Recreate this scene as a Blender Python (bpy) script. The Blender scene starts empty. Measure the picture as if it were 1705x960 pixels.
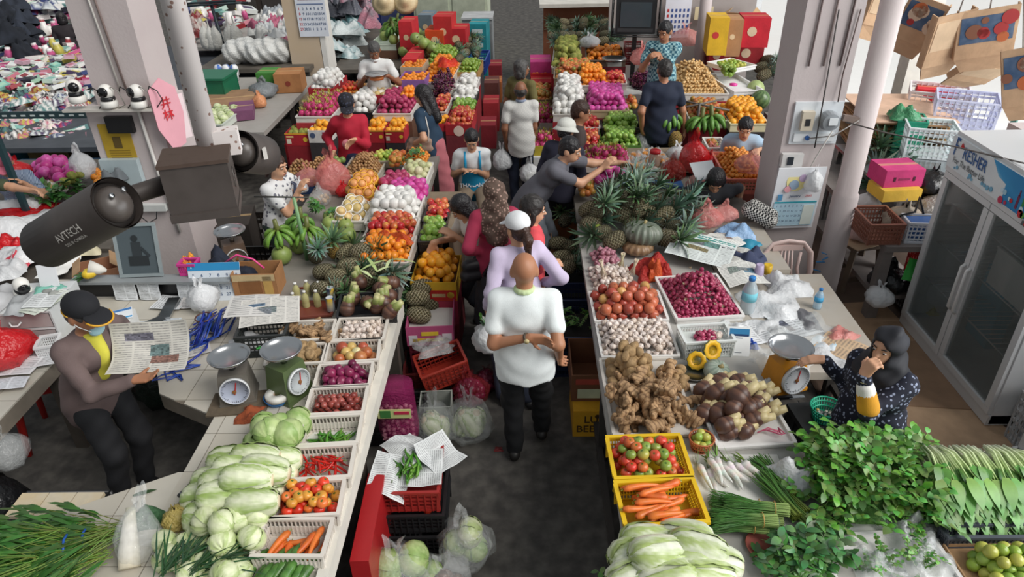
import bpy,math,random,colorsys
import numpy as np
from mathutils import Vector,Matrix,Euler
ru,rn,rch,cos,sin,pi,MR=random.uniform,random.random,random.choice,math.cos,math.sin,math.pi,Matrix.Rotation
def p_f(n,b,m,p):return obj(n,b.mesh(n,m,False),parent=p)
def p_s(n,b,m,p):return obj(n,b.mesh(n,m),parent=p)
random.seed(7);RNG=np.random.RandomState(11)
SC=bpy.context.scene
COL=SC.collection
FPX=1180.0;IW,IH=1705.0,960.0
PITCH,ROLL,YAW,CH=math.radians(30.9),math.radians(-1.2),math.radians(1.4),3.65
FW=np.array([-sin(YAW)*cos(PITCH),cos(YAW)*cos(PITCH),-sin(PITCH)])
_r0=np.cross(FW,[0,0,1]);_r0/=np.linalg.norm(_r0);_u0=np.cross(_r0,FW)
RT=_r0*cos(ROLL)+_u0*sin(ROLL);UP=-_r0*sin(ROLL)+_u0*cos(ROLL)
CP=np.array([0,0,CH])
cd=bpy.data.cameras.new('camera');cam=bpy.data.objects.new('camera',cd);COL.objects.link(cam)
cd.sensor_fit='HORIZONTAL';cd.sensor_width=36.0;cd.lens=36.0*FPX/IW;cd.clip_start=.05;cd.clip_end=200
cam.matrix_world=Matrix(((RT[0],UP[0],-FW[0],0),(RT[1],UP[1],-FW[1],0),(RT[2],UP[2],-FW[2],CH),(0,0,0,1)))
SC.camera=cam
wd=bpy.data.worlds.new('world');SC.world=wd;wd.use_nodes=True
bg=wd.node_tree.nodes['Background'];bg.inputs[0].default_value=(.90,.955,1,1);bg.inputs[1].default_value=.30
sl=bpy.data.lights.new('sun','SUN');sl.energy=2.1;sl.angle=math.radians(35);sl.color=(1,.965,.92)
so=bpy.data.objects.new('sun',sl);COL.objects.link(so);so.rotation_euler=Vector((-.85,.5,-1)).to_track_quat('-Z','Y').to_euler()
al=bpy.data.lights.new('open_side_daylight','AREA');al.shape='RECTANGLE';al.size=10;al.size_y=3.6;al.energy=420;al.color=(.95,.98,1)
ao=bpy.data.objects.new('open_side_daylight',al);COL.objects.link(ao);ao.location=(8,3.6,3.2);ao.rotation_euler=Vector((-1,.22,-.28)).to_track_quat('-Z','Y').to_euler()
SC.view_settings.view_transform='Standard';SC.view_settings.look='None'
SC.view_settings.gamma=1;SC.view_settings.use_curve_mapping=False;SC.view_settings.exposure=0.3
def ray(px,py):return FW+RT*(px-IW/2)/FPX-UP*(py-IH/2)/FPX
def P(px,py,z=0.0):
 d=ray(px,py);return Vector(CP+d*(z-CH)/d[2])
def D(px,py,depth):return Vector(CP+ray(px,py)*depth)
def PY(px,py,y):
 d=ray(px,py);return Vector(CP+d*(y/d[1]))
def PX(px,py,x):
 d=ray(px,py);return Vector(CP+d*(x/d[0]))
def rect(q,z):
 a,b,c,d=[P(p[0],p[1],z)for p in q]
 ux=((b-a)+(c-d))/2;uy=((a-d)+(b-c))/2
 yaw=math.atan2(ux.y,ux.x)
 uyl=abs(-sin(yaw)*uy.x+cos(yaw)*uy.y)
 return(a+b+c+d)/4,ux.length,uyl,yaw
def rq(x0,y0,x1,y1,z,sk=0):return rect([(x0+sk,y0),(x1+sk,y0),(x1,y1),(x0,y1)],z)
def lin(h):
 if isinstance(h,str):
  h=h.lstrip('#');c=[int(h[i:i+2],16)/255 for i in(0,2,4)]
 else:c=h
 return tuple(x/12.92 if x<=.04045 else((x+.055)/1.055)**2.4 for x in c)
MATS={}
def M(name,c1=None,c2=None,rough=.6,metal=0,scale=6,nz=.25,rnd=.15,bump=0,alpha=1,trans=0,spec=.5,vc=False,emit=0,coat=0,bscale=40,sss=0):
 if name in MATS:return MATS[name]
 m=bpy.data.materials.new(name);m.use_nodes=True;nt=m.node_tree;N,L=nt.nodes,nt.links
 b=N['Principled BSDF'];b.inputs['Roughness'].default_value=rough;b.inputs['Metallic'].default_value=metal
 b.inputs['Specular IOR Level'].default_value=spec
 tc=N.new('ShaderNodeTexCoord');no=N.new('ShaderNodeTexNoise');no.inputs['Scale'].default_value=scale;no.inputs['Detail'].default_value=4
 L.new(tc.outputs['Object'],no.inputs['Vector'])
 oi=N.new('ShaderNodeObjectInfo')
 mx=N.new('ShaderNodeMix');mx.data_type='RGBA'
 if vc:
  at=N.new('ShaderNodeAttribute');at.attribute_name='Col'
  base=at.outputs['Color']
 else:
  a=lin(c1);c=lin(c2)if c2 else a
  mx.inputs[6].default_value=(*a,1);mx.inputs[7].default_value=(*c,1)
  mr=N.new('ShaderNodeMapRange');mr.inputs[1].default_value=.35;mr.inputs[2].default_value=.65
  ad=N.new('ShaderNodeMath');ad.operation='MULTIPLY_ADD';ad.inputs[1].default_value=.5 if rnd else 0
  L.new(oi.outputs['Random'],ad.inputs[0]);L.new(no.outputs['Fac'],ad.inputs[2])
  sb=N.new('ShaderNodeMath');sb.operation='SUBTRACT';sb.inputs[1].default_value=.25 if rnd else 0
  L.new(ad.outputs[0],sb.inputs[0]);L.new(sb.outputs[0],mr.inputs[0]);L.new(mr.outputs[0],mx.inputs[0])
  base=mx.outputs[2]
 hs=N.new('ShaderNodeHueSaturation');L.new(base,hs.inputs['Color'])
 v1=N.new('ShaderNodeMapRange');v1.inputs[1].default_value=0;v1.inputs[2].default_value=1;v1.inputs[3].default_value=1-rnd;v1.inputs[4].default_value=1+rnd*.6
 L.new(oi.outputs['Random'],v1.inputs[0])
 v2=N.new('ShaderNodeMapRange');v2.inputs[1].default_value=.3;v2.inputs[2].default_value=.7;v2.inputs[3].default_value=1-nz;v2.inputs[4].default_value=1+nz*.5
 L.new(no.outputs['Fac'],v2.inputs[0])
 mu=N.new('ShaderNodeMath');mu.operation='MULTIPLY';L.new(v1.outputs[0],mu.inputs[0]);L.new(v2.outputs[0],mu.inputs[1])
 L.new(mu.outputs[0],hs.inputs['Value']);L.new(hs.outputs[0],b.inputs['Base Color'])
 if bump:
  nb=N.new('ShaderNodeTexNoise');nb.inputs['Scale'].default_value=bscale;nb.inputs['Detail'].default_value=3;L.new(tc.outputs['Object'],nb.inputs['Vector'])
  bm=N.new('ShaderNodeBump');bm.inputs['Strength'].default_value=bump;bm.inputs['Distance'].default_value=.02
  L.new(nb.outputs['Fac'],bm.inputs['Height']);L.new(bm.outputs[0],b.inputs['Normal'])
 b.inputs['Alpha'].default_value=alpha;b.inputs['Transmission Weight'].default_value=trans
 b.inputs['Coat Weight'].default_value=coat
 if emit:
  L.new(hs.outputs[0],b.inputs['Emission Color']);b.inputs['Emission Strength'].default_value=emit
 MATS[name]=m
 return m
VC=M('produce',vc=True,rough=.42,nz=.14,rnd=.14,scale=30)
VCG=M('produce_glossy',vc=True,rough=.3,nz=.10,rnd=.16,scale=30)
VCM=M('produce_matt',vc=True,rough=.8,nz=.3,rnd=.2,scale=40,bump=.3,bscale=120)
PRINT=M('printed_paper',vc=True,rough=.75,nz=.06,rnd=.04,scale=5)
PLAS=M('plastic_vc',vc=True,rough=.4,nz=.08,rnd=.05,scale=8)
CARD=M('cardboard_vc',vc=True,rough=.85,nz=.16,rnd=.08,scale=7,bump=.1)
BAG=M('clear_bag','#eef2f2',rough=.12,alpha=.22,nz=.1,rnd=0,bump=.9,bscale=28,spec=.8)
BAGW=M('white_bag','#eceef0',rough=.3,alpha=.72,nz=.15,rnd=.05,bump=.8,bscale=22)
BAGP=M('pink_bag','#f08a86','#f2a8a0',rough=.25,alpha=.5,nz=.2,rnd=.1,bump=.8,bscale=25)
BAGR=M('red_bag','#e02028','#c81820',rough=.25,alpha=.78,nz=.2,rnd=.1,bump=.9,bscale=25)
def mesh(name,V,F,mat=None,cols=None,smooth=True,fcols=None):
 me=bpy.data.meshes.new(name);me.from_pydata([tuple(v)for v in V],[],F)
 if mat is not None:
  for m in(mat if isinstance(mat,(list,tuple))else[mat]):me.materials.append(m)
 if cols is not None:
  a=me.color_attributes.new('Col','FLOAT_COLOR','POINT')
  c=np.ones((len(V),4),np.float32);c[:,:3]=np.array(cols,np.float32).reshape(-1,3);a.data.foreach_set('color',c.ravel())
 elif fcols is not None:
  a=me.color_attributes.new('Col','FLOAT_COLOR','CORNER')
  c=np.ones((len(me.loops),4),np.float32);i=0
  for p,fc in zip(me.polygons,fcols):
   c[i:i+p.loop_total,:3]=fc;i+=p.loop_total
  a.data.foreach_set('color',c.ravel())
 if smooth:me.polygons.foreach_set('use_smooth',[True]*len(me.polygons))
 me.update();return me
class MB:
 def __init__(s):s.V=[];s.F=[];s.C=[];s.mi=[];s.cur=0
 def add(s,V,F,c):
  o=len(s.V);s.V+=[tuple(v)for v in V];s.F+=[tuple(i+o for i in f)for f in F]
  if len(c)and not hasattr(c[0],'__len__'):s.C+=[c]*len(V)
  else:s.C+=list(c)
  s.mi+=[s.cur]*len(F);return s
 def box(s,c,d,col=(.8,.8,.8),R=None,taper=1):
  x,y,z=d[0]/2,d[1]/2,d[2]/2;V=[]
  for sz in(-1,1):
   t=taper if sz<0 else 1
   for sx,sy in((-1,-1),(1,-1),(1,1),(-1,1)):
    v=Vector((sx*x*t,sy*y*t,sz*z));V.append((R@v if R else v)+Vector(c))
  return s.add(V,[(3,2,1,0),(4,5,6,7),(0,1,5,4),(1,2,6,5),(2,3,7,6),(3,0,4,7)],col)
 def bar(s,a,b,w,h=None,col=(.8,.8,.8),up=Vector((0,0,1))):
  a,b=Vector(a),Vector(b);d=b-a;L=d.length
  if L<1e-6:return s
  z=d/L;x=z.cross(up)
  if x.length<1e-4:x=z.cross(Vector((0,1,0)))
  x.normalize();y=x.cross(z)
  R=Matrix((x,z,-y)).transposed()if False else Matrix(((x.x,z.x,y.x),(x.y,z.y,y.y),(x.z,z.z,y.z)))
  return s.box((a+b)/2,(w,L,h or w),col,R)
 def tube(s,pts,rad,n=8,col=(.8,.8,.8),caps=True,flat=1):
  pts=[Vector(p)for p in pts];m=len(pts)
  if not hasattr(rad,'__len__'):rad=[rad]*m
  V=[];C=[];x=None
  for i,p in enumerate(pts):
   t=(pts[min(i+1,m-1)]-pts[max(i-1,0)]).normalized()
   if x is None:
    x=t.cross(Vector((0,0,1)))
    if x.length<.1:x=t.cross(Vector((1,0,0)))
   x=(x-t*x.dot(t)).normalized();y=t.cross(x)
   for k in range(n):
    a=2*pi*k/n;V.append(p+x*cos(a)*rad[i]+y*sin(a)*rad[i]*flat)
    C.append(col[min(i,len(col)-1)]if hasattr(col[0],'__len__')else col)
  F=[(i*n+k,i*n+(k+1)%n,(i+1)*n+(k+1)%n,(i+1)*n+k)for i in range(m-1)for k in range(n)]
  if caps:F+=[tuple(range(n-1,-1,-1)),tuple(range((m-1)*n,m*n))]
  return s.add(V,F,C)
 def lathe(s,prof,n=12,col=(.8,.8,.8),at=(0,0,0),R=None,ribs=0,rd=0,noise=0,seed=0):
  V=[];C=[];m=len(prof);at=Vector(at)
  for i,(r,z)in enumerate(prof):
   for k in range(n):
    a=2*pi*k/n;rr=r*(1+(rd*(abs(cos(ribs*a/2))-.5)if ribs else 0))
    v=Vector((rr*cos(a),rr*sin(a),z))
    if noise:v*=1+noise*(sin(v.x*31/max(.02,prof[m//2][0])*.1+seed)+sin(v.y*37/max(.02,prof[m//2][0])*.1+seed*2.1+v.z*20)*.7)
    V.append((R@v if R else v)+at)
    C.append(col(i/(m-1),a)if callable(col)else(col[min(i,len(col)-1)]if hasattr(col[0],'__len__')else col))
  F=[(i*n+k,i*n+(k+1)%n,(i+1)*n+(k+1)%n,(i+1)*n+k)for i in range(m-1)for k in range(n)]
  F+=[tuple(range(n-1,-1,-1)),tuple(range((m-1)*n,m*n))]
  return s.add(V,F,C)
 def quad(s,a,b,c,d,col):return s.add([a,b,c,d],[(0,1,2,3)],col)
 def blade(s,base,dr,up,L,w,col,bend=.3,n=4,col2=None):
  base,dr,up=Vector(base),Vector(dr).normalized(),Vector(up).normalized()
  sd=dr.cross(up).normalized();V=[];C=[]
  for i in range(n+1):
   t=i/n;p=base+dr*L*t+up*(-bend*L*t*t);ww=w*sin(pi*min(1,.12+t*.88))**.8*.5 if w else 0
   V+=[p-sd*ww+up*ww*.25,p+sd*ww+up*ww*.25];cc=col if col2 is None else tuple(col[j]*(1-t)+col2[j]*t for j in range(3));C+=[cc,cc]
  return s.add(V,[(2*i,2*i+1,2*i+3,2*i+2)for i in range(n)],C)
 def mesh(s,name,mat,smooth=True):
  me=mesh(name,s.V,s.F,mat,s.C,smooth)
  if any(s.mi):me.polygons.foreach_set('material_index',s.mi)
  return me
def obj(name,me,loc=(0,0,0),rot=(0,0,0),sc=(1,1,1),parent=None,lb=None,cat=None,group=None,kind=None):
 o=bpy.data.objects.new(name,me);COL.objects.link(o);o.location=loc;o.rotation_euler=rot
 o.scale=(sc,sc,sc)if not hasattr(sc,'__len__')else sc
 if parent is not None:o.parent=parent
 if lb:o['label']=lb
 if cat:o['category']=cat
 if group:o['group']=group
 if kind:o['kind']=kind
 return o
def empty(name,label,cat,loc=(0,0,0),rz=0,group=None):
 o=obj(name,None,loc,(0,0,rz),1,None,label,cat,group);o.empty_display_size=.05;return o
def struct(name,me,**k):return obj(name,me,kind='structure',**k)
def jit(v,a):return tuple(max(0,x*(1+ru(-a,a)))for x in v)
def mixc(a,b,t):return tuple(a[i]*(1-t)+b[i]*t for i in range(3))
C=lin
TEXT={}
def _pretext(strings):
 for s in strings:
  cu=bpy.data.curves.new('lettering','FONT');cu.body=s;cu.size=1;cu.align_x='CENTER';cu.align_y='CENTER';cu.offset=.012;cu.resolution_u=2
  o=bpy.data.objects.new('lettering',cu);COL.objects.link(o)
  TEXT[s]=bpy.data.meshes.new_from_object(o.evaluated_get(bpy.context.evaluated_depsgraph_get()))
  bpy.data.objects.remove(o);bpy.data.curves.remove(cu)
_pretext([str(i)for i in range(1,32)]+['LUK\nBEESTS','井\n林','AVTECH','DSS IP CAMERA','FRESHER','RESHER','F','For The Better Life','THAILAND','2565','January'])
def textmesh(s,size,mat,name='lettering',bold=0):
 me=TEXT[s].copy();me.name=name;me.transform(Matrix.Scale(size,4));me.materials.clear();me.materials.append(mat);return me
def sdf_mesh(name,prims,h,mat,k=.03,clips=(),lump=None,cols=None,sub=()):
 lo=np.full(3,1e9);hi=-lo
 for p in prims:
  if p[0]=='c':
   a,b=np.array(p[1]),np.array(p[2]);r=max(p[3],p[4]);lo=np.minimum(lo,np.minimum(a,b)-r);hi=np.maximum(hi,np.maximum(a,b)+r)
  else:
   c=np.array(p[1]);r=max(p[2]);lo=np.minimum(lo,c-r);hi=np.maximum(hi,c+r)
 lo-=3*h;hi+=3*h;n=np.ceil((hi-lo)/h).astype(int)+1
 G=np.full(n,.15,np.float32)
 ax=[lo[i]+h*np.arange(n[i],dtype=np.float32)for i in range(3)]
 def prim(p,m):
  if p[0]=='c':
   a,b=np.array(p[1],np.float32),np.array(p[2],np.float32);ra,rb=p[3],p[4]
   l0,h0=np.minimum(a,b)-max(ra,rb)-m,np.maximum(a,b)+max(ra,rb)+m
  else:
   c=np.array(p[1],np.float32);rr=np.array(p[2],np.float32);R=p[3]if len(p)>3 else None
   e=rr if R is None else np.full(3,rr.max());l0,h0=c-e-m,c+e+m
  i0=np.maximum(((l0-lo)/h).astype(int),0);i1=np.minimum(((h0-lo)/h).astype(int)+2,n)
  if(i1<=i0).any():return None,None
  X=ax[0][i0[0]:i1[0]][:,None,None];Y=ax[1][i0[1]:i1[1]][None,:,None];Z=ax[2][i0[2]:i1[2]][None,None,:]
  if p[0]=='c':
   ab=b-a;t=np.clip(((X-a[0])*ab[0]+(Y-a[1])*ab[1]+(Z-a[2])*ab[2])/max(1e-9,float(ab@ab)),0,1)
   d=np.sqrt((X-a[0]-t*ab[0])**2+(Y-a[1]-t*ab[1])**2+(Z-a[2]-t*ab[2])**2)-(ra+(rb-ra)*t)
  else:
   x,y,z=X-c[0],Y-c[1],Z-c[2]
   if R is not None:
    R=np.array(R,np.float32);x,y,z=R[0,0]*x+R[1,0]*y+R[2,0]*z,R[0,1]*x+R[1,1]*y+R[2,1]*z,R[0,2]*x+R[1,2]*y+R[2,2]*z
   q=np.sqrt((x/rr[0])**2+(y/rr[1])**2+(z/rr[2])**2);d=(q-1)*rr.min()if rr.max()>3*rr.min()else(q-1)*(rr.prod()**(1/3.))
  return(slice(i0[0],i1[0]),slice(i0[1],i1[1]),slice(i0[2],i1[2])),d
 for p in prims:
  kk=p[5]if p[0]=='c' and len(p)>5 else k
  w,d=prim(p,2*kk+2*h)
  if w is None:continue
  g=G[w];hh=np.maximum(kk-np.abs(g-d),0)/kk;G[w]=np.minimum(g,d)-hh*hh*kk*.25
 for p in sub:
  w,d=prim(p,2*h)
  if w is not None:G[w]=np.maximum(G[w],-d)
 for(pt,nm)in clips:
  G=np.maximum(G,(ax[0]-pt[0])[:,None,None]*nm[0]+(ax[1]-pt[1])[None,:,None]*nm[1]+(ax[2]-pt[2])[None,None,:]*nm[2])
 if lump is not None:G=G+lump(ax[0][:,None,None],ax[1][None,:,None],ax[2][None,None,:]).astype(np.float32)
 S=G<0;nx,ny,nz=n
 cnt=np.zeros((nx-1,ny-1,nz-1),np.int8)
 for i in(0,1):
  for j in(0,1):
   for l in(0,1):cnt+=S[i:nx-1+i,j:ny-1+j,l:nz-1+l]
 act=np.argwhere((cnt>0)&(cnt<8));idx=np.full(cnt.shape,-1,np.int64);idx[tuple(act.T)]=np.arange(len(act))
 acc=np.zeros((len(act),3));num=np.zeros(len(act))
 cs=[(i,j,l)for i in(0,1)for j in(0,1)for l in(0,1)]
 for a in cs:
  for ax_ in range(3):
   if a[ax_]==0:
    b=list(a);b[ax_]=1
    ga=G[act[:,0]+a[0],act[:,1]+a[1],act[:,2]+a[2]];gb=G[act[:,0]+b[0],act[:,1]+b[1],act[:,2]+b[2]]
    m=(ga<0)!=(gb<0);t=np.where(m,ga/np.where(m,ga-gb,1),0)
    p=np.tile(np.array(a,float),(len(act),1));p[:,ax_]+=t;acc+=p*m[:,None];num+=m
 V=lo+(act+acc/np.maximum(num,1)[:,None])*h
 Q=[]
 for ax_ in range(3):
  sl0=[slice(None)]*3;sl1=[slice(None)]*3;sl0[ax_]=slice(0,-1);sl1[ax_]=slice(1,None)
  A,B=S[tuple(sl0)],S[tuple(sl1)]
  for flip,mk in((0,A&~B),(1,~A&B)):
   e=np.argwhere(mk);u,v=[q for q in range(3)if q!=ax_]
   ok=(e[:,u]>0)&(e[:,v]>0)&(e[:,u]<n[u]-1)&(e[:,v]<n[v]-1);e=e[ok]
   if not len(e):continue
   q=[]
   for du,dv in((-1,-1),(0,-1),(0,0),(-1,0)):
    c=e.copy();c[:,u]+=du;c[:,v]+=dv;q.append(idx[c[:,0],c[:,1],c[:,2]])
   q=np.stack(q,1)
   if(flip==1)!=(ax_==1):q=q[:,::-1]
   Q.append(q)
 Q=np.concatenate(Q)if Q else np.zeros((0,4),int)
 me=bpy.data.meshes.new(name);me.vertices.add(len(V));me.vertices.foreach_set('co',V.astype(np.float32).ravel())
 me.loops.add(len(Q)*4);me.loops.foreach_set('vertex_index',Q.astype(np.int32).ravel())
 me.polygons.add(len(Q));me.polygons.foreach_set('loop_start',np.arange(0,len(Q)*4,4,dtype=np.int32))
 me.update(calc_edges=True);me.polygons.foreach_set('use_smooth',np.ones(len(Q),bool))
 if mat:me.materials.append(mat)
 if cols is not None:
  at=me.color_attributes.new('Col','FLOAT_COLOR','POINT');cc=np.ones((len(V),4),np.float32);cc[:,:3]=cols(V);at.data.foreach_set('color',cc.ravel())
 return me
# ================================================================== STRUCTURE
MFLOOR=M('aisle_concrete','#45423f','#56534e',rough=.8,scale=9,nz=.25,rnd=0,bump=.08,bscale=60)
MCONC=M('pale_concrete','#cfc4c2','#bfb3b2',rough=.8,scale=3,nz=.12,rnd=0,bump=.08)
MTILE=M('counter_tile','#c9c4b8','#bdb7aa',rough=.35,scale=4,nz=.12,rnd=.06)
MGROUT=M('grout','#7d7468',rough=.9,rnd=0)
MDARK=M('dark_void','#1c1b1b',rough=.9,rnd=0)
MWHITE=M('white_paint','#e6e4de','#d6d2c8',rough=.6,nz=.15,rnd=.05)
MSTEEL=M('steel','#c4c6c8',rough=.25,metal=1,nz=.1,rnd=.05)
MWOOD=M('old_wood','#7b6a58','#5f5144',rough=.8,scale=8,nz=.3)
def slab(c,d,mat,bev=.0,name='slab'):
 b=MB();b.box((0,0,0),d,(.8,.8,.8));return b.mesh(name,mat,False)
b=MB();b.box((0,12,-.05),(40,40,.1));struct('floor',b.mesh('floor',MFLOOR,False))
b=MB();b.box((12.0,10,.005),(14.2,34,.012));struct('trim_1',b.mesh('outside_pavement',M('bright_pavement','#f4f3f0',rough=.9,rnd=0,nz=.02),False))
def pillar(name,x0,x1,y0,y1,h,mat=MCONC):
 b=MB();b.box(((x0+x1)/2,(y0+y1)/2,h/2),(x1-x0,y1-y0,h));return struct(name,b.mesh(name,mat,False))
MFRONT=5.9
pl=pillar('trim_2',-3.62,-3.13,MFRONT,6.36,4.6);pl['label']='left concrete pillar with cables'
b=MB();b.box((-3.40,6.1,.98),(.62,.52,1.96));struct('trim_3',b.mesh('pillar_cladding',MCONC,False))
pr=pillar('trim_4',2.20,2.66,MFRONT,6.36,4.6)
pb=pillar('trim_5',-3.75,-3.25,11.6,12.1,4.6,M('cream_pillar','#cbb9a4','#bda98f',rough=.8,scale=2,nz=.1,rnd=0))
# ================================================================== PRODUCE LIBRARY
def ball(r,ry=1.0,n=12,m=8,top=0.,bot=0.,col=(.3,.3,.3),calyx=None,ribs=0,rd=0):
 pr=[]
 for i in range(m+1):
  a=-pi/2+pi*i/m;rr=max(.0006,cos(a))*r;z=sin(a)*r*ry
  if a>1.0:z-=top*r*(a-1.0)
  if a<-1.0:z-=bot*r*(a+1.0)
  pr.append((rr,z))
 b=MB();b.lathe(pr,n,col,ribs=ribs,rd=rd)
 return b
def two(c1,c2,f=lambda t,a:t):return lambda t,a:mixc(c1,c2,min(1,max(0,f(t,a))))
LIB={}
def L(k,me):LIB.setdefault(k,[]).append(me);return me
def streak(t,a,s=0):return .5+.5*sin(a*2+s+sin(a*5+s)*.8)*(.5+.5*sin(t*7+s))
for i,(c1,c2)in enumerate([('#b8242e','#d9a24a'),('#a81c28','#c83a36'),('#c33a34','#e0b468')]):
 b=ball(.038,.92,top=.5,bot=.3,col=two(C(c1),C(c2),lambda t,a:streak(t,a,i)**2));b.tube([(0,0,.022),(.003,0,.042)],.0018,4,C('#4a3420'));L('red_apple',b.mesh('apple',VCG))
for i,(c1,c2)in enumerate([('#6f9a38','#8cb04e'),('#7fa840','#a4bc60')]):
 b=ball(.038,.92,top=.5,bot=.3,col=two(C(c1),C(c2),lambda t,a:t));b.tube([(0,0,.022),(.003,0,.042)],.0018,4,C('#4a3420'));L('green_apple',b.mesh('green_apple',VCG))
for i,c in enumerate(['#f08018','#f08c1c','#e87414']):
 b=ball(.036,.93,top=.2,bot=.1,col=two(C(c),C('#f29a2c'),lambda t,a:t));b.lathe([(.006,.0315),(.004,.034),(.0005,.0345)],6,C('#5a6a2c'));L('orange',b.mesh('orange',VC))
for c in['#f5a31e','#f2981a']:
 b=ball(.043,.95,top=.2,bot=.1,col=two(C(c),C('#f7b43a'),lambda t,a:t));b.lathe([(.006,.0385),(.004,.041),(.0005,.0415)],6,C('#6a6a2c'));L('yellow_orange',b.mesh('yellow_orange',VC))
for c,d in[('#8aa83a','#a3b84e'),('#7fa53e','#9ab552'),('#b3b84e','#c2bf5e')]:
 b=ball(.030,.98,top=.1,col=two(C(c),C(d)));L('lime',b.mesh('lime',VCG))
for c,d in[('#6f8f30','#90a848'),('#5f8228','#8aa040')]:
 b=ball(.036,.92,top=.1,col=two(C(c),C(d)));L('green_tangerine',b.mesh('green_tangerine',VCG))
def calyx(b,z,r,n=5):
 for k in range(n):
  a=2*pi*k/n;b.blade((0,0,z),(cos(a),sin(a),.15),(0,0,1),r,r*.35,C('#3f6a28'),.3,2)
for c,d in[('#d6301e','#e2462a'),('#c82418','#d83a22'),('#dd5a24','#e8803a'),('#e0862c','#d9a040')]:
 b=ball(.030,.86,top=.4,bot=.2,col=two(C(c),C(d)));calyx(b,.0205,.014);L('tomato',b.mesh('tomato',VCG))
for c,d in[('#c8442c','#c87038'),('#b8a048','#8fa048'),('#d23c30','#d65a3c'),('#9aa84a','#7f9a40'),('#d0302c','#d8503a')]:
 b=ball(.031,.9,top=.4,bot=.2,col=two(C(c),C(d),lambda t,a:t+.3*sin(a)));calyx(b,.022,.012);L('mixed_tomato',b.mesh('tomato',VCG))
def onionlike(r,c1,c2,neck,nm,key,ry=.95,mat=VCG,nr=0):
 pr=[(.0008,-r*ry),(r*.25,-r*ry*.97),(r*.7,-r*ry*.68),(r*.97,-r*.2),(r*.98,r*.2),(r*.75,r*.62),(r*.4,r*.88),(r*.16,r*(.95+neck*.4)),(r*.10,r*(.95+neck)),(r*.04,r*(1+neck))]
 b=MB();b.lathe(pr,12,lambda t,a:mixc(C(c1),C(c2),max(0,min(1,(t-.55)*2+.3*sin(3*a)))),ribs=nr,rd=.1 if nr else 0)
 for k in range(4):b.blade((0,0,-r*ry*.95),(cos(k*1.6),sin(k*1.6),-.5),(0,0,1),r*.25,r*.06,C('#b9a27c'),.1,2)
 return L(key,b.mesh(nm,mat))
onionlike(.040,'#b9673c','#c98a5a',.3,'onion','onion');onionlike(.042,'#c07a4a','#d6a06a',.25,'onion','onion');onionlike(.038,'#d3b26a','#cfa45c',.3,'onion','onion');onionlike(.040,'#a85038','#b8684a',.3,'onion','onion');onionlike(.037,'#dcd4a0','#c9b070',.3,'onion','onion')
onionlike(.040,'#b4583f','#c07050',.2,'onion','rosy_onion');onionlike(.041,'#c06a4a','#c98560',.2,'onion','rosy_onion');onionlike(.039,'#d0a060','#c8944e',.2,'onion','rosy_onion');onionlike(.041,'#a84a3c','#b5634e',.2,'onion','rosy_onion');onionlike(.040,'#b86048','#c57a58',.2,'onion','rosy_onion')
onionlike(.031,'#7c1f4a','#a24a6a',.35,'red_onion','red_onion');onionlike(.033,'#8a2850','#b46a84',.3,'red_onion','red_onion');onionlike(.030,'#6c1a40','#8a3456',.35,'red_onion','red_onion')
onionlike(.021,'#8f4038','#a8624a',.5,'shallot','brown_shallot',1.1);onionlike(.022,'#a05048','#b57858',.5,'shallot','brown_shallot',1.05);onionlike(.020,'#7c342e','#98503e',.5,'shallot','brown_shallot',1.1)
onionlike(.0185,'#a8385c','#c06a80',.5,'shallot','pink_shallot',1.1);onionlike(.018,'#b84a6a','#c98a94',.5,'shallot','pink_shallot',1.05);onionlike(.019,'#962a4e','#b0506c',.5,'shallot','pink_shallot',1.1)
def garlic(r,c1,c2,key,stem=.5):
 pr=[(.001,-r*.72),(r*.35,-r*.74),(r*.8,-r*.5),(r*1.0,-r*.05),(r*.9,r*.35),(r*.5,r*.7),(r*.2,r*.95),(r*.13,r*(1+stem)),(r*.12,r*(1.1+stem))]
 b=MB();b.lathe(pr,16,lambda t,a:mixc(C(c1),C(c2),.5+.5*cos(a*8)),ribs=8,rd=.13)
 for k in range(6):b.blade((0,0,-r*.7),(cos(k),sin(k),-.3),(0,0,1),r*.3,r*.05,C('#a08c6a'),0,2)
 return L(key,b.mesh('garlic_bulb',VC))
garlic(.024,'#ece4da','#c9b3aa','garlic');garlic(.025,'#e6dbce','#b9a090','garlic',.3);garlic(.023,'#efe8e0','#d0bcb4','garlic',.6)
garlic(.024,'#c98a98','#8e5468','purple_garlic',.2);garlic(.024,'#d09aa4','#a06476','purple_garlic',.2)
def lumpmesh(r,sx,sy,sz,amp,c1,c2,nm,key,seed,mat=VCM,n=12,m=9,fr=3):
 rs=np.random.RandomState(seed);ph=rs.rand(6)*6;V=[];Cc=[];F=[]
 for i in range(m+1):
  a=-pi/2+pi*i/m
  for k in range(n):
   e=2*pi*k/n;d=np.array([cos(a)*cos(e),cos(a)*sin(e),sin(a)])
   q=1+amp*(sin(d[0]*fr+ph[0])+sin(d[1]*fr*1.2+ph[1])+sin(d[2]*fr*1.1+d[0]*2+ph[2]))*.5
   V.append(d*q*r*np.array([sx,sy,sz]));Cc.append(mixc(C(c1),C(c2),.5+.5*sin(d[0]*5+ph[3]+d[1]*4)))
 for i in range(m):
  for k in range(n):F.append((i*n+k,i*n+(k+1)%n,(i+1)*n+(k+1)%n,(i+1)*n+k))
 return L(key,mesh(nm,V,F,mat,Cc))
for s in range(4):lumpmesh(.034,1.25,1,.85,.16,'#b5966c','#9a7c54','potato','potato',s)
for s in range(4):lumpmesh(.055,1.15,1,.9,.10,'#7f8a3c','#9c9a4c','pomelo','mango_green',s)
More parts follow.
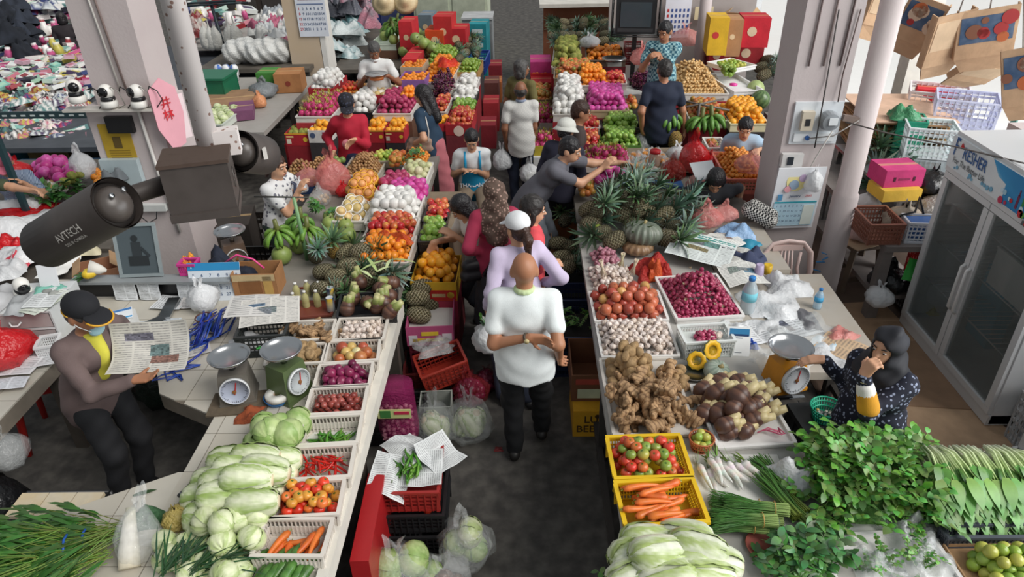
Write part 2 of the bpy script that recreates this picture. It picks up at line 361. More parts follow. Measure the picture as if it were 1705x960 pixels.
for s in range(5):
 rs=np.random.RandomState(40+s);pr=[];p=np.zeros(3);d=np.array([1.,0,0])
 for j in range(5):
  q=p+d*rs.uniform(.022,.034);pr.append(('c',p,q,.016,.015))
  for sgn in(-1,1):
   if rs.rand()<.8:
    e=np.cross(d,[0,0,1])*sgn*rs.uniform(.5,1)+d*rs.uniform(-.4,.5)+np.array([0,0,rs.uniform(-.5,.6)])
    e/=np.linalg.norm(e);pr.append(('c',q,q+e*rs.uniform(.02,.05),.014,rs.uniform(.009,.013)))
  p=q;d=d+rs.uniform(-.5,.5,3)*[1,1,.5];d/=np.linalg.norm(d)
 L('ginger',sdf_mesh('ginger_root',pr,.0062,VCM,.012,cols=lambda V:np.where((np.sin(V[:,:1]*260)>.72),C('#7c5e42'),C('#b08e68'))))
def taro(seed,c_stalk):
 rs=random.Random(seed);b=MB();r=rs.uniform(.045,.058);Ln=rs.uniform(.09,.12)
 pr=[(.002,-Ln*.5),(r*.6,-Ln*.45),(r,-Ln*.15),(r*1.02,Ln*.1),(r*.96,Ln*.18),(r*.99,Ln*.22),(r*.85,Ln*.45),(r*.6,Ln*.6)]
 b.lathe(pr,14,lambda t,a:mixc(C('#48302a'),C('#74503e'),.5+.5*sin(t*30+a)))
 for k in range(3):
  a=k*2.1+rs.random();d=Vector((cos(a)*.18,sin(a)*.18,1)).normalized()
  p0=Vector((cos(a)*r*.22,sin(a)*r*.22,Ln*.36));h=rs.uniform(.05,.10)
  b.tube([p0,p0+d*h*.6,p0+d*h],[r*.66,r*.5,r*.40],8,[mixc(C('#8a7048'),C(c_stalk),.6),C(c_stalk),mixc(C(c_stalk),C('#d8cc9c'),.6)])
 return b.mesh('taro',VC)
for s in range(4):L('taro',taro(s,'#d2c090'))
for s in range(4):L('green_taro',taro(s+9,'#93a05a'))
def carrot(Ln,r,c,key,nm,tip=.25,leafy=False,bend=.01):
 b=MB();n=8;pts=[];rr=[]
 for i in range(n+1):
  t=i/n;pts.append((Ln*(t-.5),bend*sin(t*3),0));rr.append(max(.0015,r*(.55 if i==0 else 1)*(1-(1-tip)*t)*(1 if t<.9 else .55 if t<1 else .12)))
 b.tube(pts,rr,10,[jit(C(c),.12)for _ in range(n+1)])
 for k in range(4):
  b.blade((-Ln*.5,0,0),(-1,.5*sin(k*2),.5*cos(k*2)),(0,0,1),.018,.004,C('#7a8a3a'),.1,2)
 return L(key,b.mesh(nm,VC))
carrot(.17,.021,'#e0722c','carrot','carrot',.35);carrot(.19,.019,'#e27a34','carrot','carrot',.3);carrot(.15,.022,'#da6a28','carrot','carrot',.4)
carrot(.2,.024,'#ecece0','daikon','daikon',.35,bend=.02);carrot(.18,.022,'#f0eee4','daikon','daikon',.4,bend=-.02)
def chilli(c,key,Ln,r,s):
 b=MB();pts=[(Ln*(i/7-.5),.014*sin(i/7*2.6+s),.006*cos(i*.6+s))for i in range(8)]
 b.tube(pts,[r*.7,r,r,r*.92,r*.8,r*.6,r*.35,.0012],6,C(c));b.tube([pts[0],(pts[0][0]-.02,pts[0][1]+.004,.004)],[.004,.0022],5,C('#5f8038'))
 return L(key,b.mesh('chilli_pepper',VCG))
for s in range(3):chilli(['#c81e16','#b81812','#d62a1c'][s],'red_chilli',.12,.0075,s*1.5)
for s in range(3):chilli(['#4f8a2a','#3f7a24','#6a9a38'][s],'green_chilli',.11,.008,s*1.5)
for s in range(2):
 b=MB();Ln=.19;b.tube([(Ln*(i/8-.5),.012*sin(i/8*3+s),0)for i in range(9)],[.006,.016,.021,.023,.023,.022,.021,.016,.005],10,[C('#3f6a2c')if i%2 else C('#55803a')for i in range(9)]);L('cucumber',b.mesh('cucumber',VCG))
def leafshell(b,prof,a0,span,off,ruf,cr,ce,nu=14,nv=13,seed=0):
 V=[];Cc=[];m=len(prof)-1
 for i in range(nu+1):
  t=i/nu;f=t*m;j=min(int(f),m-1);r=prof[j][0]*(1-(f-j))+prof[j+1][0]*(f-j);x=prof[j][1]*(1-(f-j))+prof[j+1][1]*(f-j)
  for k in range(nv+1):
   v=k/nv*2-1;a=a0+v*span*(.55+.45*t);e=abs(v)
   rr=r+off+ruf*(e**2*.6+.25*t**3)*sin(k*2.6+i*1.9+seed)+ru(-.0014,.0022)*(.4+t)
   V.append((x+ruf*.5*sin(k*1.7+seed)*t,rr*cos(a),rr*sin(a)))
   vein=.25 if(i+k)%3==0 else 0
   Cc.append(mixc(C(cr),C(ce),max(0,min(1,(e*1.05-(1-t)*.45)*1.3+.15-vein+ru(-.25,.3)))))
 F=[(i*(nv+1)+k,i*(nv+1)+k+1,(i+1)*(nv+1)+k+1,(i+1)*(nv+1)+k)for i in range(nu)for k in range(nv)]
 b.add(V,F,Cc)
def napa(seed,ce='#93ac5c',cr='#dde2c2'):
 random.seed(seed);b=MB();Ln=.25;prof=[(.030,-Ln/2),(.050,-Ln*.44),(.066,-Ln*.28),(.074,-Ln*.05),(.075,Ln*.15),(.068,Ln*.32),(.048,Ln*.44),(.012,Ln*.5)]
 V=[];n=12
 R=Matrix(((0,0,1),(0,1,0),(-1,0,0)))
 b.lathe(prof,n,lambda t,a:mixc(C(cr),C(ce),max(0,t*1.4-.5)),R=R)
 for k in range(7):leafshell(b,prof,k*2.4+rn(),.95,.003+.0022*k,.007,cr,ce,seed=seed+k)
 b.lathe([(.028,-.004),(.03,.004)],10,C('#d9c9a8'),at=(-Ln/2,0,0),R=R)
 return b.mesh('napa_cabbage',VC)
for s in range(4):L('napa',napa(s))
for s in range(2):L('napa_pale',napa(s+8,'#a8bb70','#e4e8d2'))
def cabbage(seed,ce,cr,r=.085):
 random.seed(seed);b=MB();prof=[(r*cos(a),r*.92*sin(a))for a in[-1.45+2.9*i/8 for i in range(9)]]
 R=Matrix(((0,0,1),(0,1,0),(-1,0,0)))
 b.lathe(prof,12,lambda t,a:C(ce),R=R)
 for k in range(6):leafshell(b,prof,k*2.4+rn(),1.0,.002+.002*k,.006,cr,ce,seed=seed+k)
 return b.mesh('round_cabbage',VC)
for s in range(3):L('cabbage',cabbage(s,'#8fae62','#b4c688'))
for s in range(2):L('cabbage_small',cabbage(s+5,'#b2c384','#d9dfb8',.06))
def pineapple(seed,cd,cl):
 rs=random.Random(seed);Ln=.19;R0=.060;na=11;nr=15;b=MB()
 def pt(u,v,lift):
  t=min(1,max(0,v/nr));r=R0*(max(.03,1-abs(2*t-1)**2.6))**.5+lift*(1 if 0<t<1 else 0);a=2*pi*u/na;return(r*cos(a),r*sin(a),Ln*(t-.5))
 net=C(cl)
 for j in range(0,nr+1):
  for i in range(na):
   u,v=i+.5*(j%2),float(j);cs=[(u,v-1),(u+.5,v),(u,v+1),(u-.5,v)];k=.74;inn=[(u+(x-u)*k,v+(y-v)*k)for x,y in cs]
   dk=jit(C(cd),.3);V=[pt(x,y,.0)for x,y in cs]+[pt(x,y,.002)for x,y in inn]+[pt(x,y,.0045)for x,y in inn]+[pt(u,v,.008)]
   F=[(q,(q+1)%4,4+(q+1)%4,4+q)for q in range(4)]+[(8+q,8+(q+1)%4,12)for q in range(4)]+[(4+q,4+(q+1)%4,8+(q+1)%4,8+q)for q in range(4)]
   b.add(V,F,[net]*8+[dk]*4+[C('#6a5c3c')])
 return b.mesh('pineapple',VCM,False)
def crown(seed,c1,c2,Ln=.15,n=30):
 rs=random.Random(seed);b=MB()
 for k in range(n):
  t=k/n;a=k*2.4;tilt=.25+1.0*(1-t);d=Vector((cos(a)*sin(tilt),sin(a)*sin(tilt),cos(tilt)))
  up=Vector((-cos(a)*cos(tilt),-sin(a)*cos(tilt),sin(tilt)))
  b.blade((cos(a)*.012,sin(a)*.012,t*.03),d,up,Ln*(.55+.5*t)*rs.uniform(.85,1.1),.019,jit(C(c1),.2),rs.uniform(.15,.45),4,jit(C(c2),.2))
 return b.mesh('crown',VC)
PINE=[pineapple(1,'#262c1c','#aca486'),pineapple(2,'#2f321e','#b8ae92'),pineapple(3,'#232a1e','#98947a')]
PINEY=pineapple(4,'#7a6428','#c2a25c')
CROWN=[crown(1,'#4f6a4a','#6f8f74'),crown(2,'#44624a','#7f9c8c'),crown(3,'#3f5c38','#66855c'),crown(4,'#4d6650','#88a092')]
def bananahand(seed,c,n=12):
 rs=random.Random(seed);b=MB()
 b.tube([(0,0,.10),(0,0,.03),(0,0,-.01)],[.016,.02,.022],8,C('#6a7038'))
 for k in range(n):
  a=k*2*pi/n+rs.uniform(-.1,.1);lay=k%2;L0=rs.uniform(.13,.16);d=Vector((cos(a),sin(a),0));pts=[]
  for i in range(6):
   t=i/5;pts.append(d*(.015+L0*.62*sin(t*1.7))+Vector((0,0,.02-lay*.03-L0*(.15*t+.55*t*t))))
  b.tube(pts,[.007,.015,.019,.019,.015,.004],6,[C('#6f7f38'),jit(C(c),.12),jit(C(c),.1),C(c),C(c),C('#3c3a20')])
 return b.mesh('banana_hand',VC)
BAN=[bananahand(1,'#6f9a3c'),bananahand(2,'#5f8c3a')]
for c in['#7a9048','#86984c','#6f8a44']:
 b=ball(.085,1.0,14,10,top=.15,bot=.1,col=two(C(c),C('#97a65c'),lambda t,a:t*.7+.15*sin(a*3)));b.tube([(0,0,.078),(0,0,.1)],.008,5,C('#5c5a34'));L('pomelo',b.mesh('pomelo',VC))
b=ball(.10,1.0,18,12,col=lambda t,a:mixc(C('#2e4a2c'),C('#7d9a62'),.5+.5*sin(a*9+sin(t*20)*.8)));L('watermelon',b.mesh('watermelon',VCG))
b=ball(.09,1.0,16,10,col=two(C('#b9c48a'),C('#a2b574')));L('melon',b.mesh('melon',VC))
for s in range(3):
 rs=random.Random(s);b=ball(.045,1.25,12,9,col=two(C('#b0245c'),C('#d0407c')))
 for k in range(17):
  t=k/17;a=k*2.4;z=(t-.5)*.10;r=.045*math.sqrt(max(.05,1-(z/.06)**2))
  b.blade((r*cos(a),r*sin(a),z),(cos(a)*.5,sin(a)*.5,1),(cos(a),sin(a),0),.035,.014,C('#b83a68'),-.35,3,C('#9cb04a'))
 for k in range(6):b.blade((0,0,.052),(cos(k)*.4,sin(k)*.4,1),(cos(k),sin(k),0),.05,.01,C('#c8b44a'),-.2,3,C('#a9b852'))
 L('dragonfruit',b.mesh('dragon_fruit',VC))
for c,d in[('#c83a92','#d85aa6'),('#d048a0','#dc6cb4'),('#b82c80','#cc4a94')]:
 b=ball(.045,1.08,12,8,top=.2,bot=.1,col=two(C(c),C(d),lambda t,a:.5+.5*sin(3*a+t*9)));L('pink_wrapped',b.mesh('wrapped_fruit',VC))
for c,d in[('#a82a58','#b84a6c'),('#9c2250','#b03c64')]:
 b=ball(.043,.95,12,8,top=.4,bot=.2,col=two(C(c),C(d),lambda t,a:.5+.5*sin(3*a+t*7)));L('crimson_fruit',b.mesh('crimson_fruit',VC))
for s,(c,d)in enumerate([('#eceae6','#d9d8d4'),('#e8e6e0','#c9c8c4'),('#f2f0ec','#dedcd6')]):
 b=ball(.047,1.05,18,10,top=.2,bot=.2,col=lambda t,a:mixc(C(c),C(d),.5+.5*sin(a*9)*sin(t*26)),ribs=18,rd=.05);L('foam_fruit',b.mesh('foam_netted_fruit',VC))
for s,cf in enumerate(['#c9a05a','#c0705a','#d8b878']):
 b=ball(.042,1.0,12,8,top=.3,col=two(C(cf),C('#d8c080')))
 b.lathe([(.04,-.04),(.049,-.02),(.05,0),(.047,.018),(.043,.017),(.044,0)],16,C('#efece4'),ribs=16,rd=.05);L('cup_fruit',b.mesh('foam_cup_fruit',VC))
for s,(cf,cc)in enumerate([('#c86a4a','#e8b03a'),('#d07a4a','#eab840'),('#b85a48','#e0a838')]):
 b=ball(.042,1.0,12,8,top=.3,col=two(C(cf),C('#e0a060')))
 b.lathe([(.04,-.04),(.049,-.02),(.05,0),(.047,.018),(.043,.017),(.044,0)],16,C(cc),ribs=16,rd=.05);L('yellowcup_fruit',b.mesh('yellow_netted_fruit',VC))
for c,d in[('#9a7048','#b0865c'),('#8a6440','#a87c50'),('#a87e54','#b8925e')]:
 b=ball(.0165,1,8,6,col=two(C(c),C(d)));L('longan',b.mesh('longan',VC))
for c,d in[('#c89a5c','#d8b47c'),('#b98a4e','#cca468'),('#d2a66a','#dcbc88')]:
 b=ball(.020,1.05,8,6,col=two(C(c),C(d)));L('langsat',b.mesh('langsat',VC))
for c in['#e08428','#dc7a22']:
 b=ball(.022,.95,8,6,col=two(C(c),C('#e8a048')));L('mandarin',b.mesh('small_mandarin',VC))
for c,d in[('#7f8a38','#c06a34'),('#c8823a','#a88a3c'),('#b8542c','#d08040')]:
 b=ball(.036,1.12,10,7,top=.2,col=two(C(c),C(d),lambda t,a:.5+.5*sin(a+t*3)));L('mango',b.mesh('mango',VC))
for c,d in[('#b8c08a','#d8d0a8'),('#c9c49a','#e0d8b8')]:
 b=ball(.042,1.1,10,7,top=.2,col=two(C(c),C(d)));L('pear',b.mesh('pear',VC))
def grapes(c,seed):
 rs=random.Random(seed);b=MB()
 for k in range(46):
  t=rs.random();a=rs.random()*6.28;r=.045*(1-t*.7)*rs.uniform(.6,1)
  q=ball(.0125,1.1,6,4,col=jit(C(c),.3));o=Vector((r*cos(a),.16*(t-.5),.02+r*sin(a)*.7));b.add([Vector(v)+o for v in q.V],q.F,q.C)
 b.tube([(0,-.1,.03),(0,0,.03)],.003,5,C('#6a7a38'))
 return b.mesh('grape_bunch',VCG)
for s in range(3):L('grapes',grapes(['#5a1e3c','#4a1a38','#6c2a48'][s],s))
def pumpkin(r,c1,c2,ribs=14,ry=.62):
 pr=[(max(.002,r*cos(a)),r*ry*sin(a)-(.25*r*max(0,a-.9)))for a in[-1.55+3.1*i/12 for i in range(13)]]
 b=MB();b.lathe(pr,ribs*4,lambda t,a:mixc(C(c1),C(c2),.5+.5*cos(ribs*a)*.6+.25*sin(t*11+a*3)),ribs=ribs,rd=.12);b.tube([(0,0,r*ry*.62),(.006,0,r*ry*.85),(.016,0,r*ry*1.02)],[.022,.012,.014],8,C('#9a8a5c'))
 return b.mesh('pumpkin',VC)
def joinstuff(name,items,label,cat):
 V=[];F=[];Cc=[];o=0;cache={}
 for me,mw in items:
  if me.name not in cache:
   v=np.empty(len(me.vertices)*3,np.float32);me.vertices.foreach_get('co',v);a=me.color_attributes['Col'];c=np.empty(len(me.vertices)*4,np.float32);a.data.foreach_get('color',c)
   cache[me.name]=(v.reshape(-1,3),[tuple(p.vertices)for p in me.polygons],c.reshape(-1,4)[:,:3])
  v,f,c=cache[me.name];mw=np.array(mw);V.append(v@mw[:3,:3].T+mw[:3,3]);F+=[tuple(i+o for i in q)for q in f];Cc.append(c);o+=len(v)
 return obj(name,mesh(name,np.concatenate(V),F,items[0][0].materials[0],np.concatenate(Cc)),lb=label,cat=cat,kind='stuff')
def pile(kind,R,z,r,label,cat,group,layers=1,slope=.35,name=None,pack=.96,rot='any',sc=(.92,1.08),lim=300,jitter=.30,tilt=(0,0),dz=1.5,keep=1.0):
 c,w,l,yaw=R;s=2*r*pack;out=[]
 nx=max(1,int(round(w/s)));ny=max(1,int(round(l/(s*.9))));cy,sy=cos(yaw),sin(yaw)
 for k in range(layers):
  for j in range(ny):
   for i in range(nx):
    u=(i+.5+(.25 if(j+k)%2 else-.25))/nx;v=(j+.5+(.0 if k%2 else 0))/ny
    e=2*min(u,1-u,v,1-v)
    if u<0 or u>1 or(k and e<k*slope*ru(.8,1.2)):continue
    if k+2<layers and e>=(k+2)*slope:continue
    if rn()>keep:continue
    x=(u-.5)*max(.001,w-r*.8)+ru(-1,1)*jitter*r;y=(v-.5)*max(.001,l-r*.8)+ru(-1,1)*jitter*r
    out.append((c.x+x*cy-y*sy,c.y+x*sy+y*cy,z+r*.92+k*r*dz+tilt[0]*x+tilt[1]*y+ru(-.1,.1)*r))
 rest=[]
 if len(out)>lim:out.sort(key=lambda p:p[1]-1.5*p[2]);out,rest=out[:lim],out[lim:]
 ml=LIB[kind];nm=name or ml[0].name.split('.')[0];res=[]
 for p in out:
  if rot=='any':e=(ru(-3,3),ru(-1.2,1.2),ru(0,6.28))
  elif rot=='up':e=(ru(-.5,.5),ru(-.5,.5),ru(0,6.28))
  elif rot=='lie':e=(ru(-3,3),ru(-.15,.15),ru(0,6.28))
  elif rot=='liex':e=(ru(-3,3),ru(-.12,.12),yaw+random.gauss(0,.25))
  elif rot=='liey':e=(ru(-3,3),ru(-.12,.12),yaw+1.57+random.gauss(0,.25))
  elif rot=='side':e=(1.57+ru(-.25,.25),0,ru(0,6.28))
  elif rot=='tip':e=(.75+ru(-.25,.25),ru(-.3,.3),ru(-.5,.5))
  res.append(obj(nm,rch(ml),p,e,ru(*sc),None,label,cat,group))
 if rest:joinstuff(nm+'_mass',[(rch(ml),Matrix.Translation(p))for p in rest],'rest of the heap: '+label,cat)
 return res
def pine(p,label,group,heading=0,tilt=1.45,sc=1.0,yellow=False,crown=True,cs=1.0):
 o=obj('pineapple',PINEY if yellow else rch(PINE),p,Euler((tilt,0,heading)),sc,None,label,'pineapple',group)
 if crown:obj('crown',rch(CROWN),(0,0,.085),(0,0,rn()*6),cs*ru(.85,1.1),o)
 return o
def one(kind,p,label,cat,group=None,rot=(0,0,0),sc=1,name=None,i=None):
 me=LIB[kind][i]if i is not None else rch(LIB[kind]);return obj(name or me.name.split('.')[0],me,p,rot,sc,None,label,cat,group)
def slotted(R,z0,h,col,label,cat='crate',name='plastic_crate',slots=14,t=.012,lip=.012,base=True,group=None,pattern='slot',mat=None,floorc=None,taper=.94):
 c,w,l,yaw=R;mt=mat or PLAS;col=C(col)if isinstance(col,str)else col
 e=empty(name,label,cat,(c.x,c.y,z0),yaw,group)
 b=MB()
 for sx in(-1,1):b.box((sx*(w/2-t/2),0,h-t*.6),(t*1.6,l-t*2.6,t*1.2),col)
 for sy in(-1,1):b.box((0,sy*(l/2-t/2),h-t*.6),(w,t*1.6,t*1.2),col)
 p_f('rim',b,mt,e)
 b=MB();b.box((0,0,t*.5),(w*taper,l*taper,t),C(floorc)if floorc else col);p_f('base',b,mt,e)
 def wall(p0,p1,n,nm='side_wall'):
  b=MB();p0=Vector(p0);p1=Vector(p1);u=p1-p0;Ln=u.length;u/=Ln;inn=Vector((-u.y,u.x,0))*(w*(1-taper)/2)
  a0=lambda s,zz:p0+u*s+inn*(1-zz/h)+Vector((0,0,zz))
  up=Vector((-u.y,u.x,0))
  b.bar(a0(0,t),a0(Ln,t),.006,t*2.2,col);b.bar(a0(0,h*.93),a0(Ln,h*.93),.006,h*.12,col);
  if pattern=='slot':
   b.bar(a0(0,h*.42),a0(Ln,h*.42),.006,h*.34,col)
   for i in range(n+1):
    s=Ln*i/n;b.bar(a0(s,0),a0(s,h*.95),.006,Ln/n*.55,col,up)
  elif pattern=='mesh':
   for i in range(1,5):b.bar(a0(0,h*i/5),a0(Ln,h*i/5),.005,h*.07,col)
   for i in range(n+1):b.bar(a0(Ln*i/n,0),a0(Ln*i/n,h*.95),.006,Ln/n*.4,col,up)
  else:
   b.bar(a0(0,h*.5),a0(Ln,h*.5),.006,h*.9,col)
  obj(nm,b.mesh(nm,mt,False),parent=e)
 X,Y=w/2-t/2,l/2-t/2;m=max(4,int(slots*l/max(w,.01)))
 wall((-X,-Y,0),(X,-Y,0),slots);wall((X,-Y,0),(X,Y,0),m);wall((X,Y,0),(-X,Y,0),slots);wall((-X,Y,0),(-X,-Y,0),m)
 return e
def carton(R,z0,h,col,label,cat='box',name='cardboard_box',inner=None,band=None,flaps=0,closed=False,group=None,text=None,tcol='#ffffff',panel=None,t=.007,marks=()):
 c,w,l,yaw=R;col_=C(col);inn=C(inner)if inner else mixc(col_,C('#b99a70'),.7)
 e=empty(name,label,cat,(c.x,c.y,z0),yaw,group)
 for nm,ce,d in(('front_panel',(0,-l/2+t/2,h/2),(w,t,h)),('back_panel',(0,l/2-t/2,h/2),(w,t,h)),('side_panel',(-w/2+t/2,0,h/2),(t,l-2*t,h)),('side_panel',(w/2-t/2,0,h/2),(t,l-2*t,h)),('base',(0,0,t/2),(w-2*t,l-2*t,t))):
  b=MB();b.box(ce,d,col_);me=b.mesh(nm,CARD,False);obj(nm,me,parent=e)
 if closed:
  for s in(-1,1):
   b=MB();b.box((0,s*l/4,h+.003),(w,l/2-.004,.006),col_);p_f('lid_flap',b,CARD,e)
  b=MB();b.box((0,0,h+.0065),(w*1.0,.045,.001),mixc(col_,C('#c9a878'),.5));p_f('tape',b,CARD,e)
 for s in range(flaps):
  sx,ang=[(-1,1.0),(1,.8),(-1,2.2),(1,2.4)][s]
  b=MB();R3=MR(-sx*ang,3,'Y')
  b.box(R3@Vector((0,0,l*.15))+Vector((sx*(w/2),0,h)),(.005,l*.96,l*.3),mixc(col_,C('#c2a57c'),.6),R3);p_f('flap',b,CARD,e)
 if band:
  b=MB()
  b.box((0,-l/2-.001,h*.5),(w*.98,.002,h*.42),C(band));p_f('printed_band',b,CARD,e)
 if text:
  me=textmesh(text,h*.38,M('ink_'+tcol,tcol,rnd=0,nz=.05),bold=.01);obj('lettering',me,(0,-l/2-.003,h*.5),(1.5708,0,0),1,e)
 for(mx,mz,mw,mh,mc,shp)in marks:
  b=MB()
  if shp=='o':b.lathe([(.0005,.0),(mw*w/2,.0),(mw*w/2,.002),(.0005,.002)],14,C(mc),at=(mx*w,-l/2-.001,mz*h),R=MR(1.5708,3,'X'))
  else:b.box((mx*w,-l/2-.0015,mz*h),(mw*w,.003,mh*h),C(mc))
  p_f('printed_mark',b,CARD,e)
 return e
def tablething(R,h,label,cat='table',name='display_table',top='#b9b2a6',thick=.04,mat=None,skirt=None):
 c,w,l,yaw=R;e=empty(name,label,cat,(c.x,c.y,0),yaw);mt=mat or CARD
 b=MB();b.box((0,0,h-thick/2),(w,l,thick),C(top));p_f('table_top',b,mt,e)
 for sx in(-1,1):
  for sy in(-1,1):
   b=MB();b.box((sx*(w/2-.05),sy*(l/2-.05),(h-thick)/2),(.05,.05,h-thick),C('#4a4038'));p_f('leg',b,mt,e)
 return e
def bagmesh(name,r,h,mat,seed=0,neck=.35,n=20,ears=True,fat=1.0):
 rs=np.random.RandomState(seed);ph=rs.rand(8)*6.28;V=[];F=[];prof=[]
 ts=[0,.06,.2,.38,.55,.68,.78,.86,.93,1.0];rr=[.35,.8,1,1.02,.92,.7,.42,.18,.12,.3 if ears else .12]
 for i,(t,q)in enumerate(zip(ts,rr)):
  for k in range(n):
   a=2*pi*k/n;cr=1+.10*sin(3*a+ph[0]+t*4)+.07*sin(7*a+ph[1]-t*9)+(.10*sin(11*a+ph[2]+t*5)if t>.5 else 0.03*sin(11*a+ph[2]))
   z=h*t+(.04*h*sin(2*a+ph[3])*(t>.9)*4)
   V.append((r*fat*q*cr*cos(a),r*q*cr*sin(a),z))
 m=len(ts)
 F=[(i*n+k,i*n+(k+1)%n,(i+1)*n+(k+1)%n,(i+1)*n+k)for i in range(m-1)for k in range(n)]+[tuple(range(n-1,-1,-1))]
 return mesh(name,V,F,mat)
def crumple(name,w,l,h,mat,seed=0,n=14,cols=None,fold=1.0):
 rs=np.random.RandomState(seed);ph=rs.rand(12)*6.28;V=[];Cc=[];e0=rs.rand(4)*.3
 for j in range(n+1):
  for i in range(n+1):
   u,v=i/n*2-1,j/n*2-1
   edge=(1-max(abs(u),abs(v))**4)
   z=h*edge*(.45+.25*sin(4*u+ph[0]+2*v)*fold+.2*sin(5*v+ph[1]-3*u)*fold+.18*abs(sin(7*(u+v)+ph[2]))+.12*abs(sin(9*(u-v)+ph[3]))*fold)
   q=1+.12*sin(3*math.atan2(v,u)+ph[4])+.08*sin(5*math.atan2(v,u)+ph[5])
   V.append((u*w/2*q,v*l/2*q,max(.002,z)))
   if cols:Cc.append(cols(u,v))
 F=[(j*(n+1)+i,j*(n+1)+i+1,(j+1)*(n+1)+i+1,(j+1)*(n+1)+i)for j in range(n)for i in range(n)]
 o=len(V);
 V+=[(x*.98,y*.98,max(0.0,z-.006))for(x,y,z)in V[:o]];F+=[tuple(reversed([q+o for q in f]))for f in F]
 if cols:Cc+=Cc[:o]
 return mesh(name,V,F,mat,Cc if cols else None)
def newsprint(name,w,l,seed=0,cols=4,headline=True,wave=.01,pic=True,tint='#dcdad2',curl=0,accent=None,nx=36,ny=44):
 rs=random.Random(seed);V=[];F=[];fc=[];paper=C(tint);ink=C('#55555a')
 pics=[(rs.uniform(0,.6),rs.uniform(.2,.7),rs.uniform(.2,.35),rs.uniform(.12,.25),jit(C(rs.choice(['#6a6f74','#8a6f5c','#5f7f86','#7a7f84'])),.2))for _ in range(3)]if pic else[]
 ac=C(accent)if accent else C('#3a3a3e')
 for j in range(ny+1):
  for i in range(nx+1):
   u,v=i/nx,j/ny;V.append(((u-.5)*w,(v-.5)*l,wave*(sin(u*5+seed)+sin(v*4+seed*2)*.8+sin((u+v)*9+seed)*.4)+wave*2+curl*(v-.5)**2+.003))
 for j in range(ny):
  for i in range(nx):
   u,v=(i+.5)/nx,(j+.5)/ny;F.append((j*(nx+1)+i,j*(nx+1)+i+1,(j+1)*(nx+1)+i+1,(j+1)*(nx+1)+i));c=paper
   if .04<u<.96 and .03<v<.97:
    if headline and v>.82:c=ac if(j%3 and rs.random()<.72)else paper
    elif headline and .70<v<.78:c=ink if rs.random()<.5 else paper
    elif(u*cols)%1>.1 and j%2==0:c=mixc(paper,ink,rs.uniform(.25,.6))
    rq_=rs.uniform(.45,1.3)
    for(x,y,a,bb,pc)in pics:
     if x<u<x+a and y<v<y+bb:c=tuple(x*rq_ for x in pc)
   fc.append(c)
 return mesh(name,V,F,PRINT,fcols=fc,smooth=False)
# ================================================================== LEFT FRONT: TILED COUNTER
TZ=.78
def clip_poly(poly,clip):
 out=poly
 for i in range(len(clip)):
  a,b2=clip[i],clip[(i+1)%len(clip)];inp=out;out=[]
  if not inp:return[]
  f=lambda p:(b2[0]-a[0])*(p[1]-a[1])-(b2[1]-a[1])*(p[0]-a[0])
  for j in range(len(inp)):
   p,q=inp[j],inp[(j+1)%len(inp)];fp,fq=f(p),f(q)
   if fp>=0:out.append(p)
   if(fp>=0)!=(fq>=0):
    t=fp/(fp-fq);out.append((p[0]+t*(q[0]-p[0]),p[1]+t*(q[1]-p[1])))
 return out
def area(p):return .5*sum(p[i][0]*p[(i+1)%len(p)][1]-p[(i+1)%len(p)][0]*p[i][1]for i in range(len(p)))
def extr(b,poly,z0,z1,col):
 if area(poly)<0:poly=poly[::-1]
 n=len(poly);V=[(p[0],p[1],z0)for p in poly]+[(p[0],p[1],z1)for p in poly]
 b.add(V,[tuple(range(n-1,-1,-1)),tuple(range(n,2*n))]+[(i,(i+1)%n,n+(i+1)%n,n+i)for i in range(n)],col)
CPOL=[[(-1.92,1.75),(-.99,1.75),(-.99,4.5),(-1.92,4.5)],[(-2.36,3.52),(-1.92,3.3),(-1.92,5),(-2.36,5)],[(-2.6,3.98),(-2.36,3.52),(-2.36,5),(-2.6,5)],[(-3.95,3.98),(-2.6,3.98),(-2.6,5),(-3.95,5)],[(-4.1,1.9),(-3.25,1.9),(-3.25,3.98),(-4.1,3.98)],[(-2.9,1.75),(-1.92,1.75),(-1.92,2.85),(-2.26,2.66),(-2.9,2.3)]]
CPOL=[p if area(p)>0 else p[::-1]for p in CPOL]
b=MB()
for p in CPOL:extr(b,p,TZ-.12,TZ-.012,(.2,.18,.15))
ctr=obj('tiled_counter',b.mesh('counter_slab',MGROUT,False),lb='long beige tiled stall counter wrapping around the dark seller pit',cat='counter')
b=MB()
for(x,y)in[(-1.03,4.4),(-1.03,3.1),(-1.03,2.0),(-1.88,4.3),(-1.88,2.0),(-3.3,3.9),(-3.3,2.2),(-3.9,4.9),(-2.5,4.6)]:
 b=MB();b.box((x,y,.33),(.09,.09,.66),C('#4c453e'));p_f('leg',b,M('counter_leg','#4c453e',rnd=0),ctr)
for p in CPOL:
 for i in range(-14,0):
  for j in range(5,17):
   x0,y0=i*.31+.01,j*.31+.05;t=clip_poly([(x0,y0),(x0+.304,y0),(x0+.304,y0+.304),(x0,y0+.304)],p)
   if len(t)>=3 and abs(area(t))>.001:
    b=MB();extr(b,t,TZ-.012,TZ,(.5,.5,.5));p_f('tile',b,MTILE,ctr)
b=MB();b.box((-.968,3.15,TZ-.02),(.055,2.8,.11),(.8,.8,.8));p_f('edge_board',b,MWHITE,ctr)
b=MB();extr(b,[(-1.9,2.86),(-1.88,2.86),(-1.88,3.3),(-1.9,3.3)],.3,TZ-.13,(.3,.3,.3));p_f('inner_panel',b,M('counter_inner','#8a8070',rnd=0),ctr)
